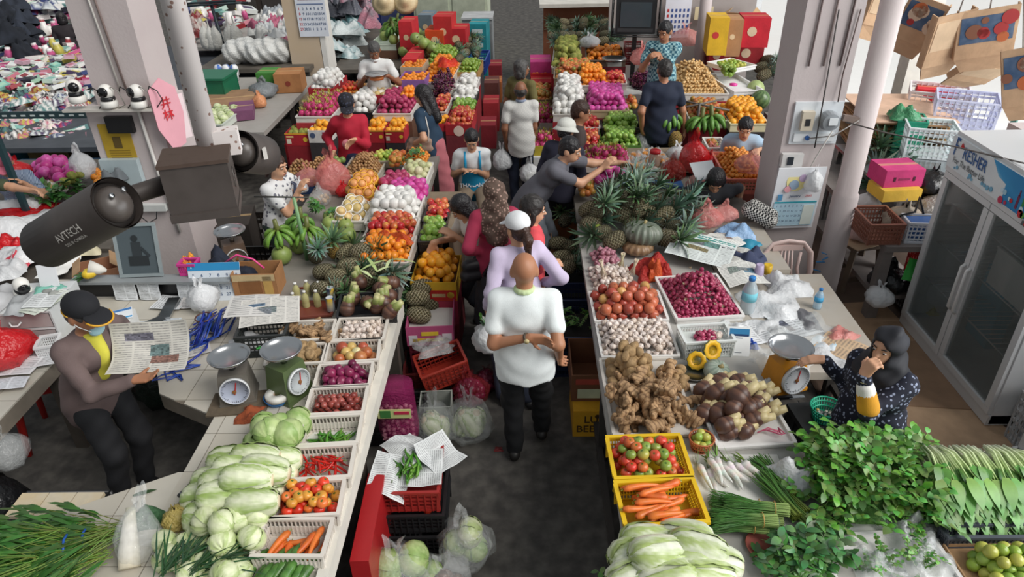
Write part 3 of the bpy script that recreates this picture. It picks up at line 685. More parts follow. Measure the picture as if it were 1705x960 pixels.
crow=[('carrots',[(439,864),(558,857),(537,931),(415,922)]),('tomatoes',[(465,802),(578,793),(563,857),(442,862)]),('red chillies',[(485,743),(597,737),(580,793),(467,800)]),('green chillies',[(505,693),(605,686),(597,737),(490,741)]),('brown shallots',[(517,645),(617,639),(603,687),(505,690)]),('red onions',[(530,606),(626,600),(613,641),(520,645)]),('yellow onions',[(549,568),(638,560),(627,600),(534,604)]),('loose garlic',[(563,528),(650,527),(638,563),(552,567)]),('ginger',[(475,535),(563,530),(550,564),(460,568)]),('potatoes',[(452,574),(549,568),(535,604),(436,608)])]
LR={}
for nm,q in crow:
 R=rect(q,TZ+.125);R=(R[0],R[1]-.004,R[2]-.004,R[3]);LR[nm]=R
 slotted(R,TZ+.001,.125,'#ddd6cc','white slotted plastic crate holding '+nm,slots=16)
def inner(nm,fx=.86,fy=.80,oy=0):
 c,w,l,y=LR[nm];return(c+Vector((0,oy,0)),w*fx,l*fy,y)
Z0=TZ+.014
g='carrots in the white crate';lb='orange carrot lying in the white crate nearest the cucumbers'
c,w,l,y=LR['carrots']
for k,(dx,dy,a,z)in enumerate([(-.10,-.02,1.15,0),(-.055,-.03,1.3,.0),(-.02,.03,.2,.0),(.03,-.01,1.2,.0),(.075,-.02,1.35,0),(.115,-.02,1.25,.0),(-.08,-.01,1.2,.037),(.05,-.005,1.1,.037),(.10,0,1.45,.037),(0.0,-.05,.9,.02)]):
 one('carrot',c+Vector((dx,dy,TZ+.034+z-c.z)),lb,'carrot',g,(rn()*3,0,a+3.14),1.05)
pile('tomato',inner('tomatoes'),Z0+.022,.030,'red tomato in the white crate between carrots and red chillies','tomato','tomatoes in the white crate',3,.12,rot='up',sc=(.85,1.15))
pile('red_chilli',inner('red chillies',.7,.7),Z0+.02,.012,'long glossy red chilli pepper in the white crate','chilli','red chillies in the white crate',4,.12,pack=1.9,rot='lie',dz=1.2,jitter=2)
pile('green_chilli',inner('green chillies',.6,.5,-.03),Z0+.012,.012,'green chilli pepper on white paper in the slotted crate','chilli','green chillies in the white crate',3,.14,pack=1.5,rot='lie',jitter=1.5,dz=1)
obj('paper_liner',crumple('paper_liner',.28,.2,.012,M('paper_white','#e4e4e0',rough=.7,nz=.08),3),(LR['green chillies'][0].x,LR['green chillies'][0].y,TZ+.0145),lb='white paper lining the crate of green chillies',cat='paper')
pile('brown_shallot',inner('brown shallots'),Z0+.02,.021,'small brown shallot in the white crate','shallot','brown shallots in the white crate',3,.12,pack=1.0)
pile('red_onion',inner('red onions'),Z0,.030,'purple red onion in the white crate','onion','red onions in the white crate',4,.1,pack=.92,dz=1.2)
pile('onion',inner('yellow onions'),Z0,.038,'yellow onion in the white crate beside the garlic','onion','yellow onions in the white crate',2,.15,pack=.98)
pile('garlic',inner('loose garlic'),Z0+.015,.024,'white garlic bulb in the slotted white crate','garlic','garlic bulbs in the white crate',4,.08,pack=.98,dz=1.2)
pile('ginger',inner('ginger',.8,.7),Z0,.026,'ginger root in the slotted white crate','ginger','ginger roots in the white crate',3,.15,pack=1.5,rot='lie',jitter=.6)
pile('potato',inner('potatoes',.8,.7),Z0,.034,'potato in the crate behind the weighing pan','potato','potatoes in the white crate',3,.12,rot='lie')
R=rect([(566,490),(668,482),(655,522),(560,528)],TZ+.12)
slotted(R,TZ+.001,.12,'#232326','black plastic crate piled with trimmed taro heads',slots=14);Rb=R
g='taro heads in the black crate'
for(px,py,a,t,k)in[(588,498,2.6,.5,0),(612,504,.5,1.2,1),(627,512,1.4,.3,2),(650,492,5.2,1.2,0),(600,470,4,.6,1),(632,480,1,1.4,3),(655,470,5.0,1.3,2),(578,515,2.8,.6,3),(640,505,3.3,.8,2),(648,520,2,.9,1)]:
 one('green_taro',P(px,py,TZ+.15),'brown ringed taro head with green cut stalk in the black crate','taro',g,(t,0,a),1.0,i=k)
def bottle(p,label,group,liquid,cap,h=.17,r=.03,rot=(0,0,0),cat='bottle',lab=None,alpha=.55):
 e=obj('bottle',None,p,rot,1,None,label,cat,group);e.empty_display_size=.03
 b=MB();b.lathe([(.001,0),(r*.92,0),(r,.01),(r,h*.25),(r*.93,h*.32),(r,h*.4),(r,h*.62),(r*.75,h*.76),(r*.4,h*.86),(r*.38,h*.92)],14,C(liquid));p_s('body',b,M('liquid'+liquid,liquid,rough=.1,alpha=alpha,nz=.05,spec=.7),e)
 b=MB();b.lathe([(r*.45,h*.9),(r*.46,h*.985),(r*.4,h),(.001,h)],12,C(cap));p_s('cap',b,PLAS,e)
 if lab:
  b=MB();b.lathe([(r*1.02,h*.36),(r*1.02,h*.6)],14,C(lab));p_s('bottle_label',b,PRINT,e)
 return e
for(px,py)in[(492,515),(511,512),(530,511),(496,498),(514,494),(534,496)]:
 q=P(px,py,TZ+.0);bottle(q,'small bottle of pale yellow juice with white cap beside the cans','juice bottles on the counter','#c9c48a','#e8e8e4',.15,.028,alpha=.7)
R=rect([(490,478),(562,474),(553,522),(480,530)],TZ+.03);slotted((R[0],R[1],R[2],R[3]),TZ+.001,.03,'#7a3a2c','shallow reddish tray under the juice bottles','tray','shallow_tray',pattern='solid')
for k,(px,py)in enumerate([(553,500),(552,517)]):
 b=MB();b.lathe([(.001,0),(.028,0),(.031,.006),(.031,.105),(.027,.115),(.027,.118),(.024,.114),(.001,.113)],16,lambda t,a:C('#c8ccd0')if t>.6 or t<.3 else(C('#2a3c5c')if sin(a*2+k)>-.2 else C('#d2b03a')));obj('drink_can',b.mesh('drink_can',PLAS),P(px,py,TZ+.02),lb='dark drink can with silver top, '+('behind' if k==0 else 'in front of')+' its twin by the juice bottles',cat='can')
for(px,py,k)in[(492,500,0),(512,496,0)]:pass
def scale(p,yaw,label,body,dial,h=.26,pan=.14,dr=.085,slim=False,panlift=.05):
 e=empty('weighing_scale',label,'scale',p,yaw)
 b=MB();b.box((0,0,h*.46),(.17,.15,h*.92),C(body),taper=1.28);b.box((0,0,.012),(.22,.2,.024),C(body));p_f('body',b,M('scale_'+body,body,rough=.45,nz=.25,rnd=0),e)
 b=MB();b.lathe([(.001,0),(dr,0),(dr,.02),(dr*.94,.024),(dr*.93,.018),(.001,.018)],28,[C('#b9bcbe'),C('#c8cacc'),C('#d6d8da'),C('#d6d8da'),C(dial),C(dial)]);d=obj('dial',b.mesh('dial',PLAS),(0,-.088,h*.5),(1.5708-.12,0,0),1,e)
 b=MB()
 for k in range(40):
  a=k*2*pi/40;r0=dr*(.76 if k%5 else .68);b.bar((r0*cos(a),r0*sin(a),.0195),(dr*.86*cos(a),dr*.86*sin(a),.0195),.002,.001,C('#333333'))
 p_f('graduation',b,PLAS,d)
 b=MB();b.bar((0,-.02,.022),(.02,dr*.7,.022),.006,.002,C('#b02020'));b.lathe([(.012,.018),(.012,.026),(.001,.027)],10,C('#8a5a30'));p_f('needle',b,PLAS,d)
 b=MB();b.tube([(0,0,h*.9),(0,0,h+panlift)],.02,10,(.6,.6,.6));b.box((0,0,h+panlift-.006),(.15,.03,.012));b.box((0,0,h+panlift-.006),(.03,.15,.012));p_s('pan_support',b,MSTEEL,e)
 b=MB();z=h+panlift;b.lathe([(.001,z),(pan*.7,z+.002),(pan*.92,z+.02),(pan,z+.038),(pan*1.03,z+.037),(pan*.95,z+.016),(pan*.72,z-.003),(.001,z-.005)],28,(.7,.7,.7));p_s('pan',b,MSTEEL,e)
 return e
scale(P(400,660,TZ),.25,'worn grey dial scale with steel pan on a brown mat','#6f6a62','#a9b0c2',.24,.125,.09)
scale(P(485,655,TZ),1.05,'green bodied scale with steel pan before the potato crate','#55663e','#b4babc',.27,.125,.085)
b=MB();b.box((0,0,.006),(.36,.22,.012));obj('board_mat',b.mesh('board_mat',M('stained_mat','#8a7a62','#5f5344',rough=.9,scale=14,nz=.4),False),P(400,672,TZ),(0,0,.1),lb='stained brown mat under the grey scale',cat='mat')
e=empty('bowl','blue plastic bowl turned under a white tape roll','bowl',P(463,668,TZ));b=MB();b.lathe([(.001,0),(.06,0),(.075,.02),(.083,.045),(.079,.045),(.07,.02),(.001,.006)],24,C('#2f74b4'));p_s('body',b,PLAS,e)
b=MB();b.lathe([(.026,.0),(.074,.0),(.076,.02),(.074,.034),(.027,.034),(.026,.0)],28,lambda t,a:C('#a86a3c')if t>.9 or t<.1 else mixc(C('#e6e4de'),C('#c9c7c0'),.5+.5*sin(a*24)));obj('tape_roll',b.mesh('tape_roll',PRINT),P(463,661,TZ+.046),lb='white tape roll with brown core lying on the blue bowl',cat='tape roll')
obj('net_rag',crumple('net_rag',.16,.16,.05,M('rust_net','#a0502c','#7c3a20',rough=.9,bump=.6),5),P(418,692,TZ),lb='crumpled rust orange net beside the cabbages',cat='net')
b=MB();b.box((0,0,.008),(.085,.14,.016),C('#26282a'))
for i in range(4):
 for j in range(6):b.box((-.028+i*.019,-.055+j*.02,.018),(.013,.013,.005),C('#6a6e72'))
obj('calculator',b.mesh('calculator',PLAS,False),P(322,815,TZ),(0,0,-.35),lb='black pocket calculator lying on the tiled counter',cat='calculator')
b=MB();b.tube([(0,0,.01),(.08,.01,.012),(.15,.03,.012)],[.009,.011,.004],8,C('#2a2a2c'));obj('kitchen_knife',b.mesh('knife',PLAS),P(365,655,TZ),(0,0,.4),lb='small black handled knife beside the grey scale',cat='knife')
b=MB();b.blade((0,0,.004),(1,.2,.05),(0,0,1),.12,.03,C('#2f4a28'),.05);obj('leaf',b.mesh('leaf',VC),P(222,826,TZ),(0,0,.2),lb='wilted dark green leaf on the bare tiles',cat='leaf')
g='round cabbages behind the napa stack'
for k,(px,py,z)in enumerate([(440,712,.09),(466,712,.09),(497,702,.09),(448,722,.19),(432,738,.09),(462,748,.09),(480,722,.18)]):
 one('cabbage',P(px,py,TZ+z),'round green cabbage stacked by the blue bowl','cabbage',g,(rn()*3,ru(-.4,.4),rn()*6),1.0)
g='napa cabbages heaped on the counter'
for k,(px,py,z,a)in enumerate([(385,768,.08,.2),(420,780,.10,.1),(455,790,.08,.0),(360,805,.08,.15),(395,810,.09,.05),(432,815,.12,-.05),(462,768,.12,.1),(425,762,.2,.1),(395,785,.2,.05),(440,785,.22,0),(410,800,.25,.1),(345,830,.08,.1),(385,840,.09,0),(420,838,.18,.15),(372,824,.2,.2),(350,858,.10,.1),(400,850,.1,.5),(375,800,.2,.3)]):
 one('napa',P(px,py,TZ+z),'pale green napa cabbage stacked by the crates','cabbage',g,(rn()*6,ru(-.15,.15),a+3.14),1.02)
g='small cabbages at the counter front'
for k,(px,py,z)in enumerate([(395,865,.16),(360,886,.06),(398,878,.06),(426,860,.14),(342,868,.16),(372,870,.2),(332,895,.06),(418,868,.06),(372,905,.14),(398,908,.06),(345,915,.06),(310,905,.06),(420,896,.14),(372,935,.06),(400,950,.06),(340,940,.06),(275,905,.06),(306,930,.06),(278,930,.06),(375,955,.1),(320,955,.06)]):
 one('cabbage_small',P(px,py,TZ+z),'small pale round cabbage at the counter front','cabbage',g,(rn()*3,ru(-.4,.4),rn()*6),ru(.95,1.1))
g='cucumbers before the carrot crate'
for k,(px,py,z,a)in enumerate([(412,948,.03,1.1),(425,945,.03,1.2),(440,950,.03,1.15),(455,945,.03,1.3),(468,942,.05,1.2),(485,938,.05,1.4),(500,952,.03,1.4),(515,948,.03,1.3),(447,962,.05,1.1),(478,962,.06,1.3),(430,968,.05,1.2)]):
 one('cucumber',P(px,py,TZ+z),'dark green cucumber lying before the carrot crate','cucumber',g,(rn()*3,-.15,a),1.1)
def greens_bunch(name,L0,n,c1,c2,w=.012,spread=.25,stemf=.5,seed=0,band=None):
 rs=random.Random(seed);e=MB();lv=MB()
 for k in range(n):
  a=rs.gauss(0,spread);h=rs.uniform(0,.07);o=Vector((rs.uniform(-.02,.02),rs.uniform(-.045,.045),h));d=Vector((1,a+o.y*3,rs.uniform(-.05,.12))).normalized()
  e.tube([o-d*.02,o+d*L0*stemf],[.0028,.002],4,jit(C(c1),.2),caps=False)
  for q in range(4):
   p=o+d*L0*(stemf*.55+q*.13);sd=Vector((rs.uniform(.5,1),rs.uniform(-.6,.6),rs.uniform(-.15,.35)))
   lv.blade(p,(sd+d).normalized(),Vector((0,rs.uniform(-.6,.6),1)),L0*rs.uniform(.25,.4),w,jit(C(c2),.3),rs.uniform(.1,.5),3,jit(C(c2),.25))
 return e.mesh('stems',VC),lv.mesh('leaves',VC)
sm=[greens_bunch('w',.42,34,'#6f8a3a','#3f6a2c',.022,.3,seed=s)for s in range(3)]
for k,(px,py,z,a)in enumerate([(150,885,.02,3.3),(170,905,.02,3.45),(140,915,.06,3.5),(175,930,.05,3.6),(110,935,.08,3.5),(190,900,.08,3.9),(200,890,.03,3.2),(60,945,.1,3.4),(100,900,.1,3.3)]):
 s,l=sm[k%3];e=empty('water_spinach_bunch','leafy water spinach bunch beside the cutting board','greens',P(px,py,TZ+z),a,'water spinach bunches at the near left');obj('stems',s,parent=e);obj('leaves',l,parent=e)
 if k in(1,2):
  b=MB();b.tube([(.06,.07*cos(t*.785),.035+.06*sin(t*.785))for t in range(9)],.006,6,C('#2456a8'));p_s('rubber_band',b,PLAS,e)
e=empty('bagged_daikon','long white radish standing in a clear plastic bag','radish',P(218,950,TZ));b=MB();b.tube([(0,0,.02),(-.02,.06,.06),(-.04,.14,.12),(-.05,.22,.19)],[.05,.05,.036,.022],12,[C('#e6dcc4'),C('#ece6d8'),C('#efeae0'),C('#dcd8c0')]);p_s('root',b,VC,e)
obj('bag',bagmesh('bag',.1,.34,BAG,4),(0,.05,0),(-.5,.1,0),1,e)
obj('bean_sprout_bag',bagmesh('sprout_bag',.075,.13,M('sprouts','#c9b465','#d6c88a',rough=.35,bump=.9,bscale=60,alpha=.92),9,ears=False),P(300,872,TZ),lb='plastic bag of yellow sprouts on the counter',cat='bag')
obj('leaf_cloth',crumple('leafy',.2,.13,.09,M('dark_leaf','#3f6a44','#2c5030',rough=.7,bump=.5),8),P(240,868,TZ),(0,0,.2),lb='crinkled dark green leafy bunch beside the sprout bag',cat='greens')
def blades(n,L0,c,seed,sp=.5):
 rs=random.Random(seed);b=MB()
 for k in range(n):b.blade((rs.uniform(-.05,.05),rs.uniform(-.03,.03),rs.uniform(0,.03)),(1,rs.gauss(0,sp),rs.uniform(.0,.5)),(0,0,1),L0*rs.uniform(.6,1),.009,jit(C(c),.25),rs.uniform(.1,.4),4)
 return b.mesh('blades',VC)
for k,(px,py,a)in enumerate([(300,945,1.2),(330,950,.9),(360,945,.6),(270,955,1.6)]):
 obj('spring_onion_bunch',blades(26,.26,'#2f5230',k),P(px,py,TZ+.1),(0,0,a),lb='thin dark spring onion leaves over the small cabbages',cat='greens',group='spring onions over the cabbages')
R=rect([(45,818),(175,815),(160,862),(10,862)],.74);c,w,l,yaw=R
e=empty('wire_rack','dark wire rack carrying three pale boards near the pit','rack',(c.x,c.y,0),yaw)
b=MB()
for sx in(-1,1):
 for sy in(-1,1):b.tube([(sx*w/2,sy*l/2,0),(sx*w/2,sy*l/2,.73)],.012,8,C('#2a2a2c'))
b.tube([(-w/2,-l/2,.73),(w/2,-l/2,.73),(w/2,l/2,.73),(-w/2,l/2,.73),(-w/2,-l/2,.73)],.01,8,C('#2a2a2c'));p_s('frame',b,PLAS,e)
b=MB()
for k in range(18):b.tube([(-w/2+w*k/17,-l/2,.725),(-w/2+w*k/17,l/2,.725)],.003,5,C('#3a3a3c'))
p_s('wires',b,PLAS,e)
for k in range(3):
 b=MB();b.box((-w/3+k*w/3,-.02,.752),(w/3-.006,l*.85,.022),C('#d8cbb2'));b.box((-w/3+k*w/3+.01,-.02,.7635),(.012,.05,.001),C('#2a241e'));obj('cutting_board',b.mesh('cutting_board',M('board_wood','#d8cbb2','#c4b392',rough=.7,scale=12,nz=.15),False),(c.x,c.y,0),(0,0,yaw),lb='pale wooden board on the wire rack, '+['leftmost','middle','rightmost'][k]+' of three',cat='board')
def stool(p,yaw,label,col,h=.44,w=.34):
 e=empty('plastic_stool',label,'stool',p,yaw);b=MB();b.box((0,0,h-.02),(w*.86,w*.86,.04),C(col),taper=1.08);p_f('seat',b,PLAS,e)
 for sx in(-1,1):
  for sy in(-1,1):
   b=MB();b.tube([(sx*w*.36,sy*w*.36,h-.03),(sx*w*.48,sy*w*.48,0)],[.032,.022],6,C(col));p_s('leg',b,PLAS,e)
 b=MB()
 for s in(-1,1):b.box((0,s*w*.41,h-.08),(w*.75,.012,.1),C(col));b.box((s*w*.41,0,h-.08),(.012,w*.75,.1),C(col))
 p_f('apron',b,PLAS,e);return e
stool(P(95,770,0)+Vector((-.1,.35,0)),.3,'dark red plastic stool standing in the seller pit','#b8241e',.62,.46)
b=MB();obj('clear_bag',bagmesh('clear_bag',.12,.26,BAG,14),P(20,770,.5),lb='clear plastic bag hanging at the left edge of the pit',cat='bag')
obj('black_sack',bagmesh('black_sack',.22,.5,M('black_plastic','#1b1c1e',rough=.3,bump=.8,bscale=18,rnd=0),15),P(-5,880,0),lb='black plastic sack at the left edge below the wire rack',cat='bag')
obj('green_sack',bagmesh('green_sack',.2,.55,M('bottle_green_plastic','#1e2c24',rough=.25,bump=.8,bscale=18,rnd=0),16),P(262,700,0)+Vector((0,.25,0)),lb='dark green rubbish bag hanging at the pit corner',cat='bag')
# ================================================================== RIGHT FRONT TABLE
RT_top=M('table_sheet','#b9b7b2','#a5a29c',rough=.6,nz=.2,rnd=0)
def bigtable(name,label,x0,x1,y0,y1,z,mat,legc='#3c3834'):
 e=empty(name,label,'table',((x0+x1)/2,(y0+y1)/2,0));w,l=x1-x0,y1-y0
 b=MB();b.box((0,0,z-.03),(w,l,.06));p_f('table_top',b,mat,e)
 for sx in(-1,1):
  for sy in(-1,0,1):
   b=MB();b.box((sx*(w/2-.05),sy*(l/2-.06),(z-.06)/2),(.06,.06,z-.06),C(legc));p_f('leg',b,CARD,e)
 for sx in(-1,1):b=MB();b.box((sx*(w/2-.03),0,.12),(.04,l-.1,.05),C(legc));p_f('stretcher',b,CARD,e)
 return e
bigtable('display_table','long pale display table along the right side of the aisle',.47,1.52,1.5,5.95,TZ,RT_top)
STY='#e6e4e0'
def tray(R,z,h,col,label,cat='tray',name='foam_tray'):return slotted(R,z,h,col,label,cat,name,pattern='solid',taper=.97)
R=rect([(983,485),(1098,483),(1113,532),(987,535)],TZ+.05);tray(R,TZ+.001,.05,STY,'white foam tray filled with rosy onions')
pile('rosy_onion',(R[0],R[1]*.94,R[2]*.92,R[3]),TZ+.012,.040,'rosy brown onion in the white foam tray','onion','onions in the foam tray',3,.16,sc=(.9,1.1),pack=.97)
R=rect([(993,538),(1118,536),(1128,592),(1000,594)],TZ+.04);tray(R,TZ+.001,.04,STY,'white foam tray filled with loose garlic bulbs')
pile('garlic',(R[0],R[1]*.95,R[2]*.94,R[3]),TZ+.012,.025,'white garlic bulb in the foam tray between onions and potatoes','garlic','garlic bulbs in the foam tray',3,.12,pack=.98)
R=rect([(1005,596),(1130,594),(1150,722),(1012,724)],TZ+.03);tray(R,TZ+.001,.03,'#cfcac2','pale shallow tray under the potatoes and ginger')
R=rect([(1010,600),(1075,598),(1100,640),(1014,642)],TZ+.03);pile('potato',R,TZ+.012,.034,'brown potato heaped behind the ginger','potato','potatoes behind the ginger',4,.2,rot='lie',sc=(.85,1.3))
R=rect([(1090,612),(1135,610),(1150,645),(1100,648)],TZ+.03);pile('potato',R,TZ+.012,.034,'brown potato spread between ginger and taro','potato','potatoes beside the taro',1,.2,rot='lie',sc=(.8,1.1))
R=rect([(1022,642),(1136,638),(1136,712),(1026,715)],TZ+.03);pile('ginger',R,TZ+.012,.028,'knobbly ginger root in the big heap behind the tomato basket','ginger','ginger heap on the right table',5,.16,rot='lie',pack=1.25,jitter=.7,sc=(.9,1.3),dz=1.3)
def ybasket(q,z,h,label):
 R=rect(q,z+h);slotted(R,z,h,'#e0b81e',label,'basket','yellow_basket',slots=26,pattern='mesh',taper=.86,t=.014);return R
R=ybasket([(1010,724),(1136,721),(1153,792),(1020,797)],TZ+.002,.13,'yellow plastic basket of mixed ripe tomatoes')
pile('mixed_tomato',(R[0],R[1]*.88,R[2]*.84,R[3]),TZ+.03,.031,'red and green tomato in the yellow basket','tomato','tomatoes in the yellow basket',4,.1,rot='up',dz=1.35)
R=ybasket([(1024,800),(1157,792),(1181,868),(1037,877)],TZ+.002,.13,'yellow plastic basket of large carrots');c,w,l,y=R
for k in range(26):
 lay=k//9;one('carrot',(c.x+ru(-.13,.13)*(1 if lay<2 else .8),c.y-.10+.2*((k*5)%9)/8,TZ+.07+lay*.037),'large carrot in the yellow basket on the right','carrot','carrots in the yellow basket',(rn()*6,ru(-.08,.08),rch([.25,.1,.5,3.3,3.5])+random.gauss(0,.2)),1.05)
R=rect([(1104,462),(1205,452),(1228,528),(1112,530)],TZ+.05);tray(R,TZ+.001,.05,STY,'white foam tray under the heap of pink shallots')
Rs=(R[0],R[1]*.96,R[2]*.94,R[3]);pile('pink_shallot',Rs,TZ+.012,.019,'glossy pink shallot in the tall heap','shallot','pink shallots heaped in the tray',9,.105,pack=1.0,dz=1.35)
b=MB()
for k in range(14):
 b.blade((0,0,0),(cos(k*.9)*.6,sin(k*.9)*.6,1),(0,0,1),.035,.006,C('#a89878'),.2,3)
tuft=b.mesh('dry_stalk_tuft',VC)
for(px,py,z)in[(1150,448,.26),(1138,475,.2),(1143,500,.14),(1180,492,.2),(1198,480,.18),(1190,508,.12),(1205,512,.1),(1168,460,.25)]:
 obj('dry_stalk_tuft',tuft,P(px,py,TZ+z),(ru(-.5,.5),ru(-.5,.5),0),.9,None,'dry straw coloured stalk tuft among the pink shallots','stalk','dry stalks on the shallot heap')
R=rect([(1128,540),(1213,536),(1222,566),(1140,572)],TZ+.14);slotted(R,TZ+.001,.14,'#dfe3e0','white perforated basket with a few shallots and garlic','basket','white_basket',slots=18,pattern='mesh',floorc='#cfd6d2')
pile('pink_shallot',(R[0],R[1]*.45,R[2]*.5,R[3]),TZ+.09,.018,'pink shallot in the white perforated basket','shallot','shallots in the white basket',2,.3)
pile('garlic',(R[0]+Vector((.07,.01,0)),R[1]*.3,R[2]*.35,R[3]),TZ+.09,.022,'small garlic bulb in the white perforated basket','garlic','garlic in the white basket',1)
b=MB();b.box((0,0,.085),(R[1]*.86,R[2]*.86,.006),C('#d5dad6'));obj('basket_liner',b.mesh('basket_liner',PLAS,False),(R[0].x,R[0].y,TZ),(0,0,R[3]),lb='pale liner sheet inside the white perforated basket',cat='liner')
R=rect([(985,445),(1040,440),(1062,480),(985,482)],TZ+.03);pile('garlic',R,TZ,.025,'garlic bulb in the bundles beside the red net','garlic','garlic bundles behind the onions',3,.25)
R=rect([(988,418),(1030,416),(1030,445),(985,448)],TZ+.04);pile('purple_garlic',R,TZ+.02,.023,'pink garlic bulb in a red net bag','garlic','pink garlic in the red net',3,.3)
b=MB()
for(x,y)in[(0,0),(.13,.05),(.2,-.06)]:
 for k in range(8):b.tube([(x+.02*cos(k),y+.02*sin(k),.02),(x,y,.09),(x+.012*cos(k*2),y+.012*sin(k*2),.15)],[.004,.005,.004],5,C('#d8cbae'))
for(x,y,px,py)in[(0,0,1005,455),(0,0,1034,440),(0,0,1053,452)]:
 b=MB()
 for k in range(9):b.tube([(.025*cos(k*.7),.025*sin(k*.7),-.02),(.006*cos(k),.006*sin(k),.05),(.016*cos(k*.7),.016*sin(k*.7),.12)],[.004,.005,.004],5,jit(C('#d8cbae'),.1))
 obj('garlic_stalks',b.mesh('garlic_stalks',VC),P(px,py,TZ+.12),(ru(-.3,.3),ru(-.3,.3),0),lb='tied dry straw garlic stalks standing behind the onions',cat='stalks',group='tied garlic stalks')
obj('red_net_bag',crumple('red_net_bag',.30,.26,.16,M('red_net','#b8251c','#8f1a14',rough=.6,bump=1,bscale=40,alpha=.9),21),P(1085,455,TZ),(0,0,.2),lb='open red net sack collapsed beside the garlic',cat='sack')
obj('orange_cloth',crumple('orange_liner',.12,.12,.17,M('orange_mesh','#c8501e',rough=.6,bump=.6),22),P(1090,462,TZ+.01),lb='orange mesh lining showing inside the red net sack',cat='mesh')
def halfpump(p,rot,label,sc=1):
 e=obj('cut_pumpkin',None,p,rot,sc,None,label,'pumpkin');b=MB()
 b.lathe([(.001,-.05),(.04,-.045),(.066,-.02),(.07,0)],20,C('#6a7352'),ribs=10,rd=.1);p_s('rind',b,VC,e)
 b=MB();b.lathe([(.068,0),(.066,.003),(.035,.002),(.03,-.012),(.001,-.02)],20,[C('#e8b81c'),C('#f0c22a'),C('#e8ac1c'),C('#c88a20'),C('#b87a2a')],ribs=10,rd=.1);p_s('flesh',b,VC,e)
 b=MB()
 for k in range(14):b.add([Vector(v)+Vector((.02*cos(k*2.4)*(k/14),.02*sin(k*2.4)*(k/14),-.008))for v in ball(.005,.5,6,4,col=C('#d8a848')).V],ball(.005,.5,6,4,col=C('#d8a848')).F,C('#e0c07c'))
 p_s('seeds',b,VC,e);return e
halfpump(P(1160,600,TZ+.075),(1.0,0,-.3),'halved yellow pumpkin facing the aisle beside the taro',.9)
halfpump(P(1187,583,TZ+.12),(1.1,.2,.35),'upright halved yellow pumpkin leaning on a grey pumpkin',1.0)
obj('striped_pumpkin',pumpkin(.085,'#a8b2a4','#6f8072',12,.75),P(1194,618,TZ+.062),(.25,.2,0),lb='small grey green striped pumpkin beside the cut halves',cat='pumpkin')
b=MB();b.lathe([(.001,0),(.06,0),(.085,.02),(.09,.03),(.086,.03),(.06,.006),(.001,.005)],20,C('#8a8e90'));obj('metal_dish',b.mesh('metal_dish',MSTEEL),P(1155,625,TZ),lb='dark metal dish between potatoes and cut pumpkin',cat='dish')
def cardsign(p,yaw,w,h,label,tiltx=1.2,head='#2f7fb0'):
 e=obj('payment_card',None,p,(0,0,yaw),1,None,label,'sign');rt=(tiltx,0,0)
 b=MB();b.box((0,h/2,0),(w,h,.006),C('#eef0f0'));obj('board',b.mesh('board',PRINT,False),(0,0,0),rt,1,e)
 b=MB();b.box((0,h*.82,.0036),(w*.86,h*.24,.001),C(head));b.box((0,h*.72,.0042),(w*.8,h*.07,.001),C('#1f3f6a'));b.box((0,h*.62,.0036),(w*.3,h*.03,.001),C('#6a7a8a'));b.box((0,h*.12,.0036),(w*.3,h*.02,.001),C('#8a9094'));obj('printed_header',b.mesh('printed_header',PRINT,False),(0,0,0),rt,1,e)
 b=MB();b.box((0,.03,.03),(w*.5,.06,.004),C('#dfe2e2'));obj('stand',b.mesh('stand',PLAS,False),(0,.03,0),parent=e);return e
cardsign(P(1228,592,TZ),-.12,.15,.2,'white payment card with blue header standing behind the taro')
R=rect([(1150,640),(1275,632),(1318,738),(1194,745)],TZ+.035);tray(R,TZ+.001,.035,'#efedea','white foam slab under the brown taro heap');c,w,l,yaw=R
g='taro heap on the foam slab'
rows=[(1168,650,.05),(1195,640,.05),(1225,638,.06),(1182,668,.06),(1205,660,.12),(1240,652,.1),(1262,660,.05),(1172,690,.05),(1195,690,.07),(1220,680,.14),(1245,680,.12),(1225,700,.06),(1250,700,.08),(1268,690,.05),(1212,720,.05),(1240,718,.06),(1205,708,.1),(1190,655,.13),(1228,662,.17),(1258,675,.12)]
for k,(px,py,z)in enumerate(rows):
 one('taro',P(px,py,TZ+z),'brown taro root with cream cut end on the foam slab','taro',g,(1.2+ru(-.2,.2),0,2.1+random.gauss(0,.3)),ru(.9,1.15))
b=MB()
for k in range(5):b.tube([(-.05+.03*k,.02*sin(k),.01),(.02+.02*k,.03*cos(k),.02),(.08,.01*k,.012)],.004,5,C('#e06a8a'))
obj('pink_twine',b.mesh('pink_twine',PLAS),P(1275,722,TZ+.03),lb='pink plastic twine at the corner of the taro slab',cat='twine')
e=empty('round_basket','small terracotta round basket of limes by the taro slab','basket',P(1166,745,TZ));b=MB();
for z,r in((.0,.05),(.03,.058),(.055,.064),(.075,.07)):b.tube([(r*cos(k*.35),r*sin(k*.35),z)for k in range(19)],.005,6,C('#b8663c'))
for k in range(30):b.bar((.05*cos(k*.21),.05*sin(k*.21),0),(.07*cos(k*.21),.07*sin(k*.21),.075),.006,.004,C('#c07048'))
b.lathe([(.001,0),(.05,0),(.05,.004),(.001,.004)],18,C('#a85c34'));p_s('basket_weave',b,PLAS,e)
for k,(dx,dy,z)in enumerate([(0,0,.05),(.035,.01,.05),(-.03,.02,.05),(0,-.04,.05),(.03,-.03,.05),(-.03,-.02,.05),(0,.03,.085),(.02,-.01,.09),(-.02,-.005,.088),(.0,.045,.05)]):
 one('lime',P(1166,745,TZ)+Vector((dx,dy,z)),'green lime in the small terracotta basket','lime','limes in the terracotta basket',sc=.85)
